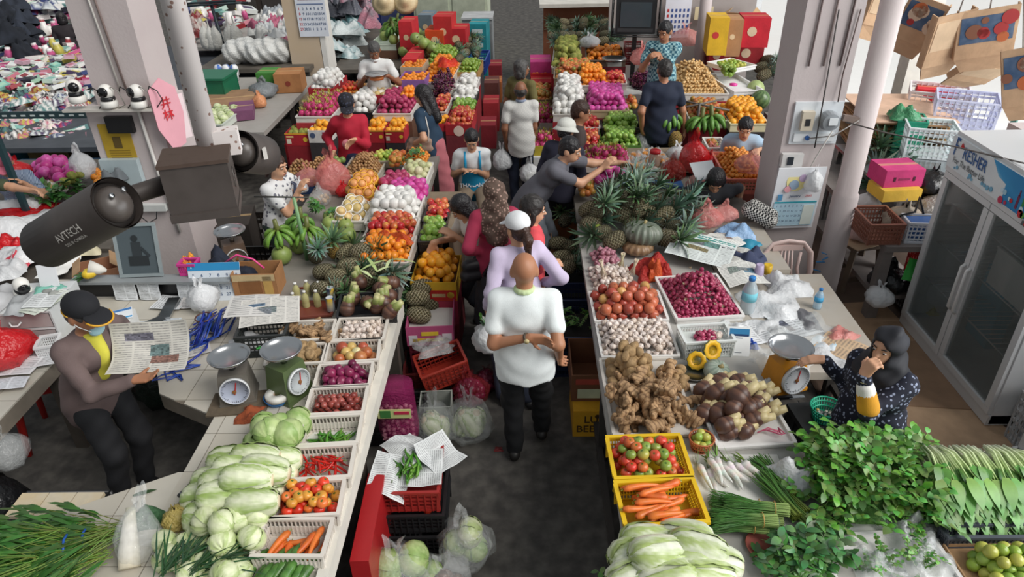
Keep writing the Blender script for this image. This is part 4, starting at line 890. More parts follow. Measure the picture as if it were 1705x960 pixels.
b=MB();b.box((0,0,.006),(.52,.5,.012));obj('cutting_sheet',b.mesh('cutting_sheet',M('white_sheet','#d9d8d2',nz=.15,rnd=0),False),P(1235,815,TZ-.0),lb='white plastic sheet under the radishes and chives',cat='sheet')
for k,(px,py,a,z)in enumerate([(1176,795,1.75,.03),(1187,800,1.6,.03),(1200,792,1.9,.03),(1218,795,1.95,.03),(1232,785,2.1,.05),(1244,787,2.15,.03),(1256,790,2.1,.03),(1207,782,1.8,.06),(1190,785,1.7,.06),(1262,782,2.2,.04)]):
 o=one('daikon',P(px,py,TZ+z),'white radish lying before the taro slab','radish','white radishes on the sheet',(rn()*3,0,a-3.14),.95)
 b=MB()
 for q in range(8):b.blade((-.09,0,0),(-1,random.gauss(0,.3),ru(-.2,.4)),(0,0,1),ru(.06,.12),.008,jit(C('#6a8a3a'),.3),.3,3)
 p_s('leaf_stubs',b,VC,o)
def chives(n,L0,c1,c2,seed,thick=.0022,rad=.04):
 rs=random.Random(seed);b=MB()
 for k in range(n):
  a=rs.random()*6.28;r=rad*math.sqrt(rs.random());y,z=r*cos(a),r*sin(a)*.7+rad*.7;sp=rs.uniform(.8,1.7);l2=L0*rs.uniform(.9,1.05)
  b.tube([(-L0*.5,y*.9,z),(0,y*.75,z*.9),(l2*.3,y*sp,z*1.1),(l2*.55,y*sp*1.4+rs.gauss(0,.008),z*1.0)],[thick,thick,thick*.9,thick*.4],4,[C(c1),jit(C(c2),.15),jit(C(c2),.25),jit(C(c2),.25)],caps=False)
 return b.mesh('chive_stems',VC)
for k,(px,py,z,a)in enumerate([(1235,845,.02,2.95),(1250,868,.02,3.0),(1225,880,.04,3.05),(1260,850,.07,3.0),(1240,870,.09,3.05)]):
 e=empty('chive_bundle','bundle of long dark green garlic chives','chives',P(px,py,TZ+z),a,'garlic chive bundles on the right table')
 obj('stems',chives(150,.30,'#9fb86c','#41702c',k),parent=e)
 b=MB();b.tube([(-.08,.04*cos(t*.785),.03+.032*sin(t*.785))for t in range(9)],.0025,5,C('#c8a05a'));p_s('rubber_band',b,PLAS,e)
for k,(px,py,a,z)in enumerate([(1290,800,1.95,.02),(1305,825,2.0,.02),(1318,850,2.0,.03),(1295,830,1.9,.05)]):
 e=empty('bean_bundle','bundle of slim green long stems between chives and watercress','beans',P(px,py,TZ+z),a,'green stem bundles right of the radishes');obj('stems',chives(70,.3,'#7a8a3a','#4f7a34',k+20,.004,.035),parent=e)
obj('white_plastic_bag',crumple('white_plastic',.22,.24,.12,BAGW,31,fold=1.3),P(1318,800,TZ+.02),(0,0,.4),lb='crumpled white plastic bag between stem bundles and watercress',cat='bag')
e=empty('plastic_plate','dull pink plastic plate under the chives','plate',P(1275,912,TZ));b=MB();b.lathe([(.001,0),(.07,0),(.1,.022),(.096,.024),(.068,.006),(.001,.005)],22,C('#b8685c'));p_s('body',b,PLAS,e)
g='napa cabbages at the right table front'
for k,(px,py,z,a)in enumerate([(1078,902,.07,.15),(1140,895,.08,-.3),(1095,925,.15,.2),(1160,915,.13,-.2),(1085,945,.07,.2),(1135,945,.10,-.1),(1185,935,.08,-.2),(1110,965,.12,.1),(1175,965,.1,0),(1060,925,.07,.4),(1060,960,.08,.3)]):
 one('napa_pale',P(px,py,TZ+z),'white ribbed napa cabbage before the carrot basket','cabbage',g,(rn()*6,-.1,a+rch([0,3.14])),1.1)
# ================================================================== RIGHT NEAR GREENS TABLE
bigtable('greens_table','low pale table carrying the leafy greens at lower right',1.53,3.3,1.4,3.0,TZ-.02,M('greens_top','#c0b9ae','#a89f92',nz=.2,rnd=0))
GZ=TZ-.02
def sprig(seed,n=7,L0=.14,lw=.028,c1='#8fac5c',c2='#5f9440',ll=.035):
 rs=random.Random(seed);b=MB();pts=[Vector((0,0,0))]
 d=Vector((1,0,.5))
 for i in range(4):pts.append(pts[-1]+d.normalized()*L0/4);d+=Vector((rs.uniform(-.3,.3),rs.uniform(-.4,.4),rs.uniform(-.35,.25)))
 b.tube(pts,[.0028,.0025,.002,.0018,.0015],5,C(c1),caps=False)
 for k in range(n):
  t=.25+.75*k/(n-1);f=t*4;j=min(3,int(f));p=pts[j].lerp(pts[j+1],f-j);s=1 if k%2 else-1
  b.blade(p,(rs.uniform(.1,.8),s*rs.uniform(.5,1),rs.uniform(-.1,.5)),(rs.uniform(-.3,.3),rs.uniform(-.3,.3),1),ll*rs.uniform(.8,1.3),lw*rs.uniform(.8,1.2),jit(C(c2),.45),.25,3,jit(C(c2),.45))
 return b.mesh('sprig',VC)
SPR=[sprig(s,8,.15)for s in range(6)];BAS=[sprig(s+20,9,.11,.03,'#5a7a44','#4c7c40',.055)for s in range(4)]
def heap(meshes,q,z,hgt,n,label,cat,group,name,sc=(.9,1.2),up=.5):
 c4=[P(p[0],p[1],z)for p in q]
 for k in range(n):
  u,v=rn(),rn();e=min(1,3.2*min(u,1-u,v,1-v));p=c4[0].lerp(c4[1],u).lerp(c4[3].lerp(c4[2],u),v)
  p.z=z+hgt*(e**.6)*ru(.55,1);obj(name,rch(meshes),p,(ru(-.5,.5),ru(-up,.25),rn()*6.28),ru(*sc),None,label,cat,group)
def mound(name,q,z,hgt,mat,label,cat):
 R=rect(q,z);obj(name,crumple(name,R[1]*1.02,R[2]*1.02,hgt*1.15,mat,3,18),(R[0].x,R[0].y,z),(0,0,R[3]),lb=label,cat=cat,kind='stuff')
LEAFM=M('leaf_mass','#3c6a2c','#5c8c40',rough=.7,scale=30,nz=.5,bump=1,bscale=50)
q=[(1362,765),(1515,770),(1555,868),(1352,872)]
mound('watercress_mass',q,GZ,.17,LEAFM,'dense inner mass of the watercress heap','greens');heap(SPR,q,GZ,.20,300,'watercress sprig with round leaves in the big heap','greens','watercress sprigs in the heap','watercress_sprig',(1.0,1.5))
obj('heap_board',crumple('heap_board',.75,.1,.02,M('paper_white','#e4e4e0'),3),P(1450,885,GZ),lb='white paper edge showing under the watercress heap',cat='paper')
def choy(seed):
 rs=random.Random(seed);s=MB();lv=MB()
 for k in range(9):
  y=rs.uniform(-.03,.03);z=rs.uniform(0,.035);bend=rs.uniform(.01,.04)
  pts=[Vector((-.16,y*.7,z+.01)),Vector((-.08,y,z+bend+.015)),Vector((0,y*1.3,z+bend+.012)),Vector((.07,y*1.7,z+bend))]
  s.tube(pts,[.007,.0065,.0055,.004],6,[C('#e4ebcc'),C('#d3e0ae'),C('#b9d08a'),C('#93b860')])
  lv.blade(pts[3],(1,y*6,-.15),(rs.uniform(-.3,.3),0,1),rs.uniform(.10,.16),rs.uniform(.05,.075),jit(C('#86b257'),.2),.25,5,jit(C('#5c9040'),.25))
  if k%2:lv.blade(pts[2],(1,y*9+rs.uniform(-.4,.4),.1),(0,rs.uniform(-.4,.4),1),.1,.05,jit(C('#5f8f40'),.2),.3,4,jit(C('#4a7a34'),.25))
 return s.mesh('stalks',VC),lv.mesh('leaves',VC)
CH4=[choy(s)for s in range(4)]
for k in range(36):
 px=1558+(k%9)*17+ru(-4,4);r=k//9;py=792+r*18;s,l=CH4[k%4]
 e=empty('choy_sum','leafy choy sum with pale stalks in the heap beside the watercress','greens',P(px,py,GZ+.015+.055*(3-r)),-1.45+random.gauss(0,.12),'choy sum heads in the heap');obj('stalks',s,parent=e,rot=(0,.12,0));obj('leaves',l,parent=e,rot=(0,.12,0))
for k in range(8):
 s,l=CH4[k%4];e=empty('stem_greens','pale stemmed greens at the right edge of the picture','greens',P(1690+(k%3)*14,790+(k//3)*18,GZ+.08),-1.0+random.gauss(0,.15),'stem greens at the right edge');obj('stalks',s,parent=e);obj('leaves',l,parent=e)
R=rect([(1568,872),(1720,870),(1725,890),(1575,892)],GZ+.09);slotted((R[0],R[1],.09,R[3]),GZ+.001,.085,'#4d525a','dark grey crate edge below the choy sum',slots=20,pattern='mesh')
R=rect([(1590,905),(1725,905),(1740,985),(1600,990)],GZ+.02);carton(R,GZ+.001,.03,'#c09a72','flat cardboard tray holding loose limes','tray','cardboard_tray')
R2=(R[0]+Vector((.03,-.02,0)),R[1]*.9,R[2]*.86,R[3]);pile('lime',R2,GZ+.008,.031,'green lime on the cardboard tray at lower right','lime','limes on the cardboard tray',3,.2,sc=(.95,1.15))
R=rect([(1368,888),(1555,880),(1600,970),(1385,985)],GZ+.03);tray(R,GZ+.001,.03,'#eceae8','large white foam tray at lower right with bagged herbs');c,w,l,y=R
for k,(px,py,s,lab)in enumerate([(1462,945,1.0,'left'),(1510,890,1.0,'upper'),(1535,945,1.25,'right')]):
 p=P(px,py,GZ+.012);e=empty('bagged_herbs','clear plastic bag of thin herbs on the white foam tray, the '+lab+' bag','bag',p);
 for q in range(16):obj('herb_sprig',rch(SPR),(ru(-.06,.06)*s,ru(-.04,.04)*s,ru(.0,.06)),(ru(-.4,.4),ru(-.5,.2),rn()*6),.6,e)
 obj('clear_wrap',crumple('clear_wrap',.24*s,.17*s,.12,BAG,50+k),(0,0,0),(0,0,.2*k),1,e)
heap(BAS,[(1290,915),(1365,905),(1385,975),(1280,985)],TZ-.01,.10,46,'broad leaf basil sprig in the bunch by the foam tray','greens','basil sprigs on the table front','basil_sprig',(.9,1.3))
mound('basil_mass',[(1300,920),(1360,915),(1375,980),(1290,985)],TZ,.06,LEAFM,'dense inner mass of the basil bunch','greens')
for(px,py)in[(1405,878),(1420,890),(1398,895)]:obj('watercress_sprig',SPR[0],P(px,py,GZ+.03),(0,0,rn()*6),1,None,'single watercress sprig fallen onto the white foam tray','greens','fallen watercress sprigs')
heap(SPR,[(1035,950),(1060,948),(1060,990),(1030,990)],.45,.1,14,'green herb sprig at the foot of the napa cabbages','greens','herbs below the right table front','herb_sprig')
# ================================================================== FRUIT STALLS
def skq(x0,y0,x1,y1):
 ym=(y0+y1)/2;f=lambda x,y:871+(x-871)*(y+227)/(ym+227)
 return[(f(x0,y0),y0),(f(x1,y0),y0),(f(x1,y1),y1),(f(x0,y1),y1)]
def lot(kind,box,z,r,item,cat,where,layers=2,h=.10,boxc=None,boxlab=None,pattern='tray',slope=.16,fill=.92,rot='any',pack=.96,sc=(.92,1.08),lim=300,plur=None,text=None,tcol='#ffffff',marks=(),dz=1.4,up=0,inner=None,keep=1,boxcat=None,band=None,under=None):
 R=rect(skq(*box),z)
 if boxc:
  if pattern=='carton':carton(R,z-h,h,boxc,boxlab,boxcat or 'box','fruit_box',text=text,tcol=tcol,marks=marks,inner=inner,band=band)
  elif pattern=='crate':slotted(R,z-h,h,boxc,boxlab,boxcat or 'crate','plastic_crate',slots=12,pattern='mesh')
  else:slotted(R,z-h,h,boxc,boxlab,boxcat or 'tray','display_tray',pattern='solid',taper=.98)
 if kind:pile(kind,(R[0],R[1]*fill,R[2]*fill,R[3]),z-min(h*.45,.06)+up,r,item,cat,plur or where,layers,slope,rot=rot,pack=pack,sc=sc,lim=lim,dz=dz,keep=keep)
 if kind and boxc:
  c,w,l,y=R;b=MB();hh=max(.01,h-min(h*.45,.06)-.01);b.box((0,0,hh/2+.008),(w*.93,l*.93,hh),C(inner or '#8a7458'));obj('packing_layer',b.mesh('packing_layer',CARD,False),(c.x,c.y,z-h),(0,0,y),lb='packing layer under '+where,cat='packing')
 if under:
  c,w,l,y=R;zb=z-h;n=2 if zb>.5 else 1
  for k in range(n):carton((c,w*(1-.02*k),l*(1-.02*k),y),zb-(k+1)*zb/n+(.0 if k==n-1 else .001),zb/n-.008,under if k==0 else rch(['#8a2430','#2c4470','#a82a30','#7a5a40','#3a3230']),'closed box '+('directly' if k==0 else 'on the floor')+' under '+where,closed=True)
 return R
def stand(x0,x1,y0,y1,z,label,top='#8a7a66'):
 w,l=x1-x0,y1-y0;e=empty('display_stand',label,'stand',((x0+x1)/2,(y0+y1)/2,0))
 b=MB();b.box((0,0,z-.02),(w,l,.04),C(top));p_f('stand_top',b,CARD,e)
 for s in(-1,1):
  b=MB();b.box((s*(w/2-.03),0,z/2-.02),(.04,l*.96,z-.04),C('#5c4a3a'));p_f('side_panel',b,CARD,e)
 b=MB();b.box((0,l*.3,z/2-.02),(w*.94,.03,z-.04),C('#4c3e32'));p_f('back_panel',b,CARD,e)
LMZ=.80
bigtable('fruit_table','grey table under the mid left fruit trays and pineapples',-2.2,-.99,4.62,7.75,LMZ,M('fruit_table_top','#9a948c','#7f7a72',nz=.25,rnd=0))
lot('crimson_fruit',(632,291,690,318),.93,.043,'crimson fruit in the tray above the foam wrapped fruit','fruit','the crimson fruit tray',2,.12,'#d9d4ca','white tray of crimson and magenta fruit on the mid stall',slope=.14)
lot('pink_wrapped',(640,305,712,338),.93,.045,'magenta fruit in clear wrap in the crimson tray','fruit','magenta wrapped fruit on the mid stall',2,.12,slope=.14)
lot('foam_fruit',(618,325,700,371),.93,.047,'fruit in a white foam net between magenta fruit and red apples','fruit','foam netted fruit on the mid stall',3,.12,'#dedad2','white tray of foam netted fruit on the mid left stall',slope=.12)
lot('red_apple',(610,362,693,402),.93,.038,'red streaked apple above the orange pile','apple','red apples on the mid stall',3,.12,'#d4cfc6','white tray of red apples on the mid left stall',slope=.1)
lot('orange',(601,392,687,437),.92,.036,'bright orange in the heap behind the pineapples','orange','oranges on the mid stall',3,.11,'#cfcac2','white tray of oranges and red net on the mid left stall',slope=.1)
obj('orange_net',crumple('orange_net',.34,.14,.08,M('orange_net','#e0501c',rough=.5,alpha=.55,bump=.8),61),P(655,398,.99),(0,0,-.7),lb='torn orange red fruit net over the oranges',cat='net')
lot('yellowcup_fruit',(583,300,627,338),.92,.048,'peach coloured fruit in a yellow foam net','fruit','yellow netted fruit on the mid stall',3,.1,'#d9d4ca','white tray of fruit in yellow foam nets',slope=.14,rot='tip')
lot('cup_fruit',(562,335,615,368),.92,.048,'fruit in a white foam cup beside the pomelos','fruit','foam cup fruit on the mid stall',2,.1,'#d9d4ca','white tray of fruit in foam cups on the mid stall',slope=.2,rot='tip')
lot('pear',(668,270,716,300),.92,.042,'pale pear in the white tray behind the crimson fruit','pear','pears on the mid stall',2,.1,'#e4e0d8','white tray of pale pears on the mid left stall',slope=.3)
lot('longan',(578,256,640,292),.90,.0165,'small brown longan in the heap beside the pink bags','longan','longans on the mid stall',6,.08,'#b9b2a6','shallow tray under the longan heap on the mid stall',slope=.13,pack=1.0)
lot('lime',(618,255,660,268),.92,.032,'green lime at the back of the mid left stall','lime','limes at the back of the mid stall',2,.08,'#b5ac9c','pale tray of limes behind the longan heap')
lot('mango',(650,258,672,276),.92,.036,'green and orange mango behind the pears','mango','mangoes behind the pears',2,.08)
lot('mandarin',(672,252,715,272),.92,.022,'small leafy mandarin at the back of the mid stall','mandarin','leafy mandarins on the mid stall',4,.08,slope=.2)
for k,(px,py)in enumerate([(676,256),(688,250),(700,254),(710,260),(692,262)]):obj('citrus_leaves',BAS[k%4],P(px,py,1.0),(rn(),rn(),k),1.2,None,'dark green leaf sprig on the leafy mandarins','leaves','leaf sprigs on the mandarins')
lot('longan',(480,268,520,288),.93,.020,'orange brown longan in a red net at the stall back','longan','netted longans on the mid stall',4,.08,slope=.2)
lot('longan',(518,262,552,278),.93,.020,'orange brown longan in the second red net','longan','longans in the second net',3,.08,slope=.2)
lot('pomelo',(545,262,575,272),.95,.04,'small green fruit behind the big pink bag','fruit','small green fruit behind the pink bag',1,.08,sc=(.42,.46))
for k,(px,py,s,m,lb)in enumerate([(556,318,.2,BAGP,'large pink carrier bag standing on the mid stall'),(516,308,.14,BAGP,'small pink bag of longans beside the big pink bag'),(573,325,.09,BAGR,'red tied bag in front of the yellow netted fruit'),(535,340,.12,BAG,'clear bag of dark fruit behind the green pomelos'),(500,320,.10,BAGW,'white plastic bag beside the woman with the sling')]):
 e=empty('carrier_bag',lb,'bag',P(px,py,LMZ));obj('bag_film',bagmesh('bag_film',s*.85,s*2.1 if k==0 else s*1.6,m,70+k),parent=e)
 if k in(1,3):
  for q in range(12):obj('fruit',rch(LIB['longan']),(ru(-.5,.5)*s,ru(-.5,.5)*s,.03+rn()*s*.5),(0,0,0),1.4,e)
e=empty('bamboo_stand','green bamboo pole with crossbar holding banana hands','stand',P(512,432,LMZ));top=PY(489,328,P(512,432,LMZ).y)-P(512,432,LMZ)
b=MB();b.tube([(0,0,0),top*.5,top],[.020,.017,.014],10,[C('#5f8a5c'),C('#6f9a68'),C('#7aa070')]);p_s('pole',b,PLAS,e)
b=MB();b.tube([top+Vector((-.32,0,.01)),top+Vector((.12,0,-.005))],.007,6,C('#3a3a34'));p_s('crossbar',b,PLAS,e)
for k,(px,py)in enumerate([(462,385),(500,365),(511,382)]):
 obj('banana_hand',BAN[k%2],P(px,py,1.08-.02*k),(.15,0,k*1.3),1.15,None,'green banana hand hanging by the bamboo pole','bananas','green bananas on the bamboo stand')
for k,(px,py,s)in enumerate([(469,424,1.0),(497,408,.9),(549,372,.85),(552,390,.85),(576,376,.85),(579,391,.9),(548,360,.7),(535,395,.7)]):
 one('pomelo',P(px,py,LMZ+.085*s),'large green pomelo around the bamboo stand','pomelo','pomelos on the mid left stall',(ru(-.3,.3),ru(-.3,.3),0),s)
heap(BAS,[(530,350),(545,350),(545,362),(530,362)],.85,.1,8,'dark leaf sprig behind the pomelos','leaves','leaves behind the pomelos','leaf_sprig')
g='pineapples heaped on the mid left stall';lb='dark pineapple with grey green crown in the left heap'
for(px,py,z,hd,t,s)in[(527,424,.10,.6,.7,1),(602,418,.16,1.6,1.3,1.1),(582,444,.12,1.4,1.35,1.15),(634,450,.12,.9,1.4,1.2),(612,463,.10,1.9,1.4,1.1),(560,478,.07,.9,1.45,1.05),(560,460,.08,1.5,1.45,1.0),(598,435,.07,2.5,1.45,1),(640,430,.07,-2.5,1.45,1),(575,420,.07,2.6,1.4,1),(540,452,.07,1.6,1.45,1),(620,440,.07,.2,1.45,1),(535,480,.07,1.3,1.45,.95),(660,462,.08,-1.1,1.4,1.0),(590,470,.07,2.2,1.45,1)]:
 pine(P(px,py,LMZ+z),lb,g,hd,t,s)
pine(P(555,416,LMZ+.1),'yellow ripe pineapple standing among dark ones on the left',None,.4,.25,.85,True,True,1.3)
b=MB();b.blade((0,0,0),(1,.1,.3),(0,0,1),.3,.035,C('#a9bd7a'),.2);b.blade((0,0,0),(.4,-1,.2),(0,0,1),.18,.035,C('#c2cf9a'),.3);corn=b.mesh('pale_leaf',VC)
for k,(px,py,a)in enumerate([(650,432,-.5),(628,452,2.0),(600,450,.5)]):obj('pale_leaf',corn,P(px,py,LMZ+.24),(0,0,a),.8,None,'long pale green leaf lying on the left pineapples','leaf','pale leaves on the left pineapples')
lot('red_apple',(708,333,748,368),.88,.036,'red apple in the aisle side box of the mid stall','apple','red apples on the aisle side',2,.1,'#3a3230','dark crate of red and green apples at the aisle edge','crate',.2)
lot('green_apple',(702,362,740,402),.88,.036,'green apple in the aisle side box of the mid stall','apple','green apples on the aisle side',2,.1,'#3a3230','dark crate of green apples behind the orange box','crate',.2)
stand(-1.0,-.66,5.75,6.75,.775,'dark box stack under the aisle side apples')
R=lot('yellow_orange',(690,424,764,470),.68,.044,'large yellow orange in the red and yellow box','orange','oranges in the aisle box',3,.18,'#e0b02c','yellow and red box of large oranges beside the aisle','carton',.16,marks=[(0,.3,.98,.55,'#b8241c','r'),(-.28,.3,.3,.2,'#f0d8a0','r'),(.1,.3,.3,.18,'#f0d8a0','r'),(.36,.32,.16,.1,'#e8c040','o')],inner='#7a5a34',fill=.88)
c,w,l,y=R;carton((c,w,l,y),.26,.235,'#a8304a','closed crimson box under the orange box',closed=True)
carton((c,w,l,y),.0,.25,'#8a3038','closed dark red box on the floor under the orange stack',closed=True)
R=rect([(682,490),(757,487),(754,542),(676,545)],.52);carton(R,.34,.18,'#b8507c','magenta printed box with an open white lining beside the aisle',marks=[(0,.62,.36,.2,'#e8c83a','r'),(0,.3,.75,.16,'#e8c83a','r'),(-.36,.3,.18,.5,'#e6e0e4','r'),(.36,.35,.2,.5,'#e6e0e4','r')],inner='#c9c6c2')
c,w,l,y=R;b=MB();b.box((0,0,.07),(w*.94,l*.94,.006),C('#cfccc6'));obj('foam_lining',b.mesh('foam_lining',PRINT,False),(c.x,c.y,.36),(0,0,y),lb='speckled white lining in the magenta box',cat='lining')
slotted((c,w*.95,l*.95,y),.0,.335,'#7a2c3c','dark red plastic crate under the magenta box',slots=10,pattern='mesh')
for(px,py,z,hd)in[(703,478,.62,-1.0),(695,495,.60,-1.2),(697,524,.50,-1.7),(712,505,.46,-1.5)]:pine(P(px,py,z),'dark pineapple tumbling into the magenta box','pineapples over the magenta box',hd,1.5,1.1)
YT=[(.34,.5,.2,.1,'#e8c040','o'),(-.36,.35,.18,.35,'#f2e6d0','r'),(-.3,.72,.3,.12,'#f0d890','r'),(0,.95,1,.1,'#e8a830','r')]
lot('yellow_orange',(614,196,645,217),.87,.042,'orange in the far left red box beside the woman in red','orange','oranges in the first far box',2,.16,'#b82430','red box of oranges with yellow trim behind the woman in red','carton',.2,marks=YT,under='#8a1c26')
lot('yellow_orange',(647,196,678,217),.87,.042,'orange in the red box between the two standing women','orange','oranges in the second far box',2,.16,'#b82430','red box of oranges with yellow trim between the two women','carton',.2,marks=YT,under='#3a3436')
lot('yellow_orange',(523,193,559,217),.87,.042,'orange in the white box left of the woman in red','orange','oranges in the white far box',2,.16,'#dedad6','white printed box of oranges at the far left stall','carton',.2,marks=[(-.3,.6,.25,.12,'#4a5a7a','o'),(.3,.5,.3,.7,'#a83a6a','r')],under='#3a3436')
lot('mango_green',(481,207,520,222),.82,.05,'green mango in the yellow trimmed red box','mango','green mangoes in the corner box',1,.16,'#b82430','red box of green mangoes with yellow trim at the stall corner','carton',marks=YT,sc=(.7,.8),under='#8a1c26')
R=rect(skq(481,224,520,240),.66);carton(R,.48,.17,'#c02a30','orange red box under the green mango box',closed=True);carton(R,.25,.22,'#a82430','closed red box at the stall corner below the mangoes',closed=True)
for k,(x0,x1,cc,lb)in enumerate([(519,559,'#e2e0dc','white box stacked under the white orange box'),(614,676,'#8a1c26','wide dark red box under the orange boxes')]):
 R=rect(skq(x0,212,x1,232),.68);carton((R[0]+Vector((0,-.22,0)),R[1],R[2]*.6,R[3]),.40,.26,cc,lb,closed=True)
 carton((R[0]+Vector((0,-.22,0)),R[1],R[2]*.6,R[3]),.12,.26,'#2a4a7a',['blue printed box low under the white boxes','wide navy box low under the dark red box'][k],closed=True)
lot('dragonfruit',(508,162,567,194),.98,.045,'pink dragon fruit with green tips on the far left tray','dragon fruit','dragon fruit on the far left tray',2,.08,'#e0ded8','white tray of dragon fruit at the far left stall',slope=.2,rot='up',under='#b03038')
lot('foam_fruit',(588,160,630,187),.98,.047,'fruit in white foam net beside the woman in red','fruit','foam fruit on the far middle tier',3,.1,'#262426','black tray of foam netted fruit behind the woman in red',slope=.15,under='#3a3436')
lot('crimson_fruit',(632,158,694,189),.98,.043,'crimson fruit in the white far tray left of the navy woman','fruit','crimson fruit on the far tier',3,.1,'#ddd9d2','white tray of crimson fruit left of the woman in navy',slope=.12,under='#6a4a38')
lot('foam_fruit',(525,125,566,147),1.10,.045,'foam netted fruit in the tall red box by the cream pillar','fruit','foam fruit by the cream pillar',3,.14,'#a8242c','tall red box of foam netted fruit by the cream pillar','carton',.12,marks=[(.15,.5,.4,.5,'#e8e4dc','r')],under='#7a2c34')
lot('tomato',(568,138,604,155),1.07,.034,'red fruit in clear wrap beside the peach carton','fruit','wrapped red fruit on the far top tier',2,.1,'#c8a888','brown box of wrapped red fruit beside the foam box','carton',.2,under='#3a3436')
lot('cup_fruit',(607,141,662,158),1.08,.045,'peach under clear film in the wide carton','peach','peaches in the wide carton',1,.12,'#a82430','wide red carton of peaches before the seated seller','carton',inner='#cfc4b4',rot='up',under='#a82430')
lot('orange',(668,148,692,160),1.12,.036,'orange in red film behind the navy woman','orange','oranges in red film',2,.08,slope=.3)
R=lot('orange',(668,118,712,133),1.05,.036,'orange in the lilac box at the far stall','orange','oranges in the lilac box',1,.14,'#9a6ab0','lilac box of oranges right of the seated seller','carton',keep=.7,under='#3a3436')
lot('orange',(672,98,708,112),1.05,.036,'orange in the torn carton behind the lilac box','orange','oranges in the torn carton',1,.12,'#c8b49a','torn pale carton of oranges behind the lilac box','carton',keep=.7,under='#a82430')
R=rect(skq(678,74,702,96),1.1);carton(R,.81,.26,'#c0262e','upright red carton between pomelos and lilac box',closed=True)
lot('grapes',(721,134,752,166),.95,.05,'dark purple grape bunch at the aisle side','grapes','grape bunches at the far stall',3,.1,'#cfcac0','white tray of purple grapes right of the navy woman',rot='lie',slope=.2,pack=.8,under='#6a4a38')
lot('red_apple',(725,162,748,186),.93,.045,'large red apple below the grapes','apple','large red apples below the grapes',2,.08,'#d8d4cc','white tray of large red apples below the grapes',under='#b03038')
lot('yellow_orange',(726,192,745,206),.9,.05,'large orange at the corner by the navy woman','orange','large oranges by the navy woman',1,.1,'#b82430','small red box of large oranges beside the navy woman','carton',under='#3a3436')
lot('foam_fruit',(758,128,796,147),.93,.046,'foam netted fruit in the upper aisle tray','fruit','upper aisle foam fruit',2,.1,'#d8d2ce','upper white tray of foam fruit at the far aisle',slope=.25,under='#8a1c26')
lot('foam_fruit',(755,148,795,166),.92,.046,'foam netted fruit in the lower aisle tray','fruit','lower aisle foam fruit',2,.1,'#2a2a2a','black tray of foam fruit below the upper aisle tray',slope=.25,under='#8a1c26')
lot('green_apple',(753,166,793,181),.92,.034,'green apple in the far aisle corner tray','apple','green apples at the far corner',2,.1,slope=.25)
lot('red_apple',(747,181,790,207),.90,.034,'red and yellow apple in the far aisle corner box','apple','red apples at the far corner',3,.14,'#a8202a','red box of apples at the far aisle corner','carton',.2,marks=[(0,.4,.4,.2,'#e8d0c0','o')],under='#7a2c34')
R=rect(skq(747,200,792,222),.70);carton((R[0]+Vector((0,-.2,0)),R[1],R[2]*.6,R[3]),.36,.33,'#b0222c','red box under the far corner apples',closed=True,marks=[(0,.5,.2,.2,'#e8e0d8','o')]);carton((R[0]+Vector((0,-.2,0)),R[1],R[2]*.6,R[3]),.0,.34,'#9a1e28','lowest red box at the far aisle corner',closed=True)
lot('orange',(713,104,760,137),.95,.036,'orange in the big heap beside the grapes','orange','oranges heaped by the grapes',5,.1,'#d0cac0','white tray of heaped oranges behind the grapes',slope=.13,under='#6a4a38')
obj('red_net',crumple('red_net',.28,.3,.12,M('red_fruit_net','#d8301c',rough=.5,alpha=.6,bump=.8),63),P(745,108,1.15),lb='bright red net over the heaped far oranges',cat='net')
lot('green_tangerine',(713,86,764,108),.95,.036,'green tangerine in the far heap below the pineapples','tangerine','green tangerines in the far heap',4,.1,'#b9a88c','pale box of green tangerines below the far pineapples',slope=.14,under='#3a3436')
lot('green_tangerine',(764,100,800,120),.93,.036,'green tangerine in the aisle side carton','tangerine','green tangerines in the aisle carton',3,.14,'#b08850','brown carton of green tangerines at the far aisle','carton',.2,under='#3a3436')
g='pineapples on the far left stall'
for k in range(26):
 px=712+(k%7)*13+ru(-4,4);py=58+(k//7)*11+(px-712)*.12;pine(P(px,py,.92+.06*(k%2)),'dark pineapple on the far left stall by the pomelos',g,rch([1.4,-1.4,2.2])+rn(),1.45,1.0)
for k,(px,py,z)in enumerate([(672,70,.9),(683,62,.9),(695,55,1.0),(688,72,1.0),(700,68,1.05),(708,60,1.0),(712,75,.95),(700,82,.95),(715,88,.95),(672,85,.9),(680,80,.92),(720,80,1.05),(692,64,1.15),(706,72,1.12)]):one('pomelo',P(px,py,z+.05),'green pomelo piled at the far left stall','pomelo','pomelos on the far left stall',(rn(),rn(),0),1.15)
one('watermelon',P(760,62,.98),'striped dark watermelon behind the far pineapples','watermelon',sc=1.2)
R=lot(None,(634,40,678,74),1.05,.05,'','','x',1,.1,'#c8d4c4','pale green tray of pomelos and bananas behind the seller',under='#6a4a38')
for k,(px,py)in enumerate([(640,60),(655,66),(668,52),(650,48),(640,52)]):one('pomelo',P(px,py,1.12),'yellow green pomelo on the pale tray behind the seller','pomelo','pomelos on the pale tray',(.2*k,0,0),1.0)
for k,(px,py)in enumerate([(650,40),(660,34),(668,40),(655,48)]):obj('banana_hand',BAN[k%2],P(px,py,1.25),(.3,.2,k),1.3,None,'green banana hand on the pale tray behind the seller','bananas','bananas on the pale tray')
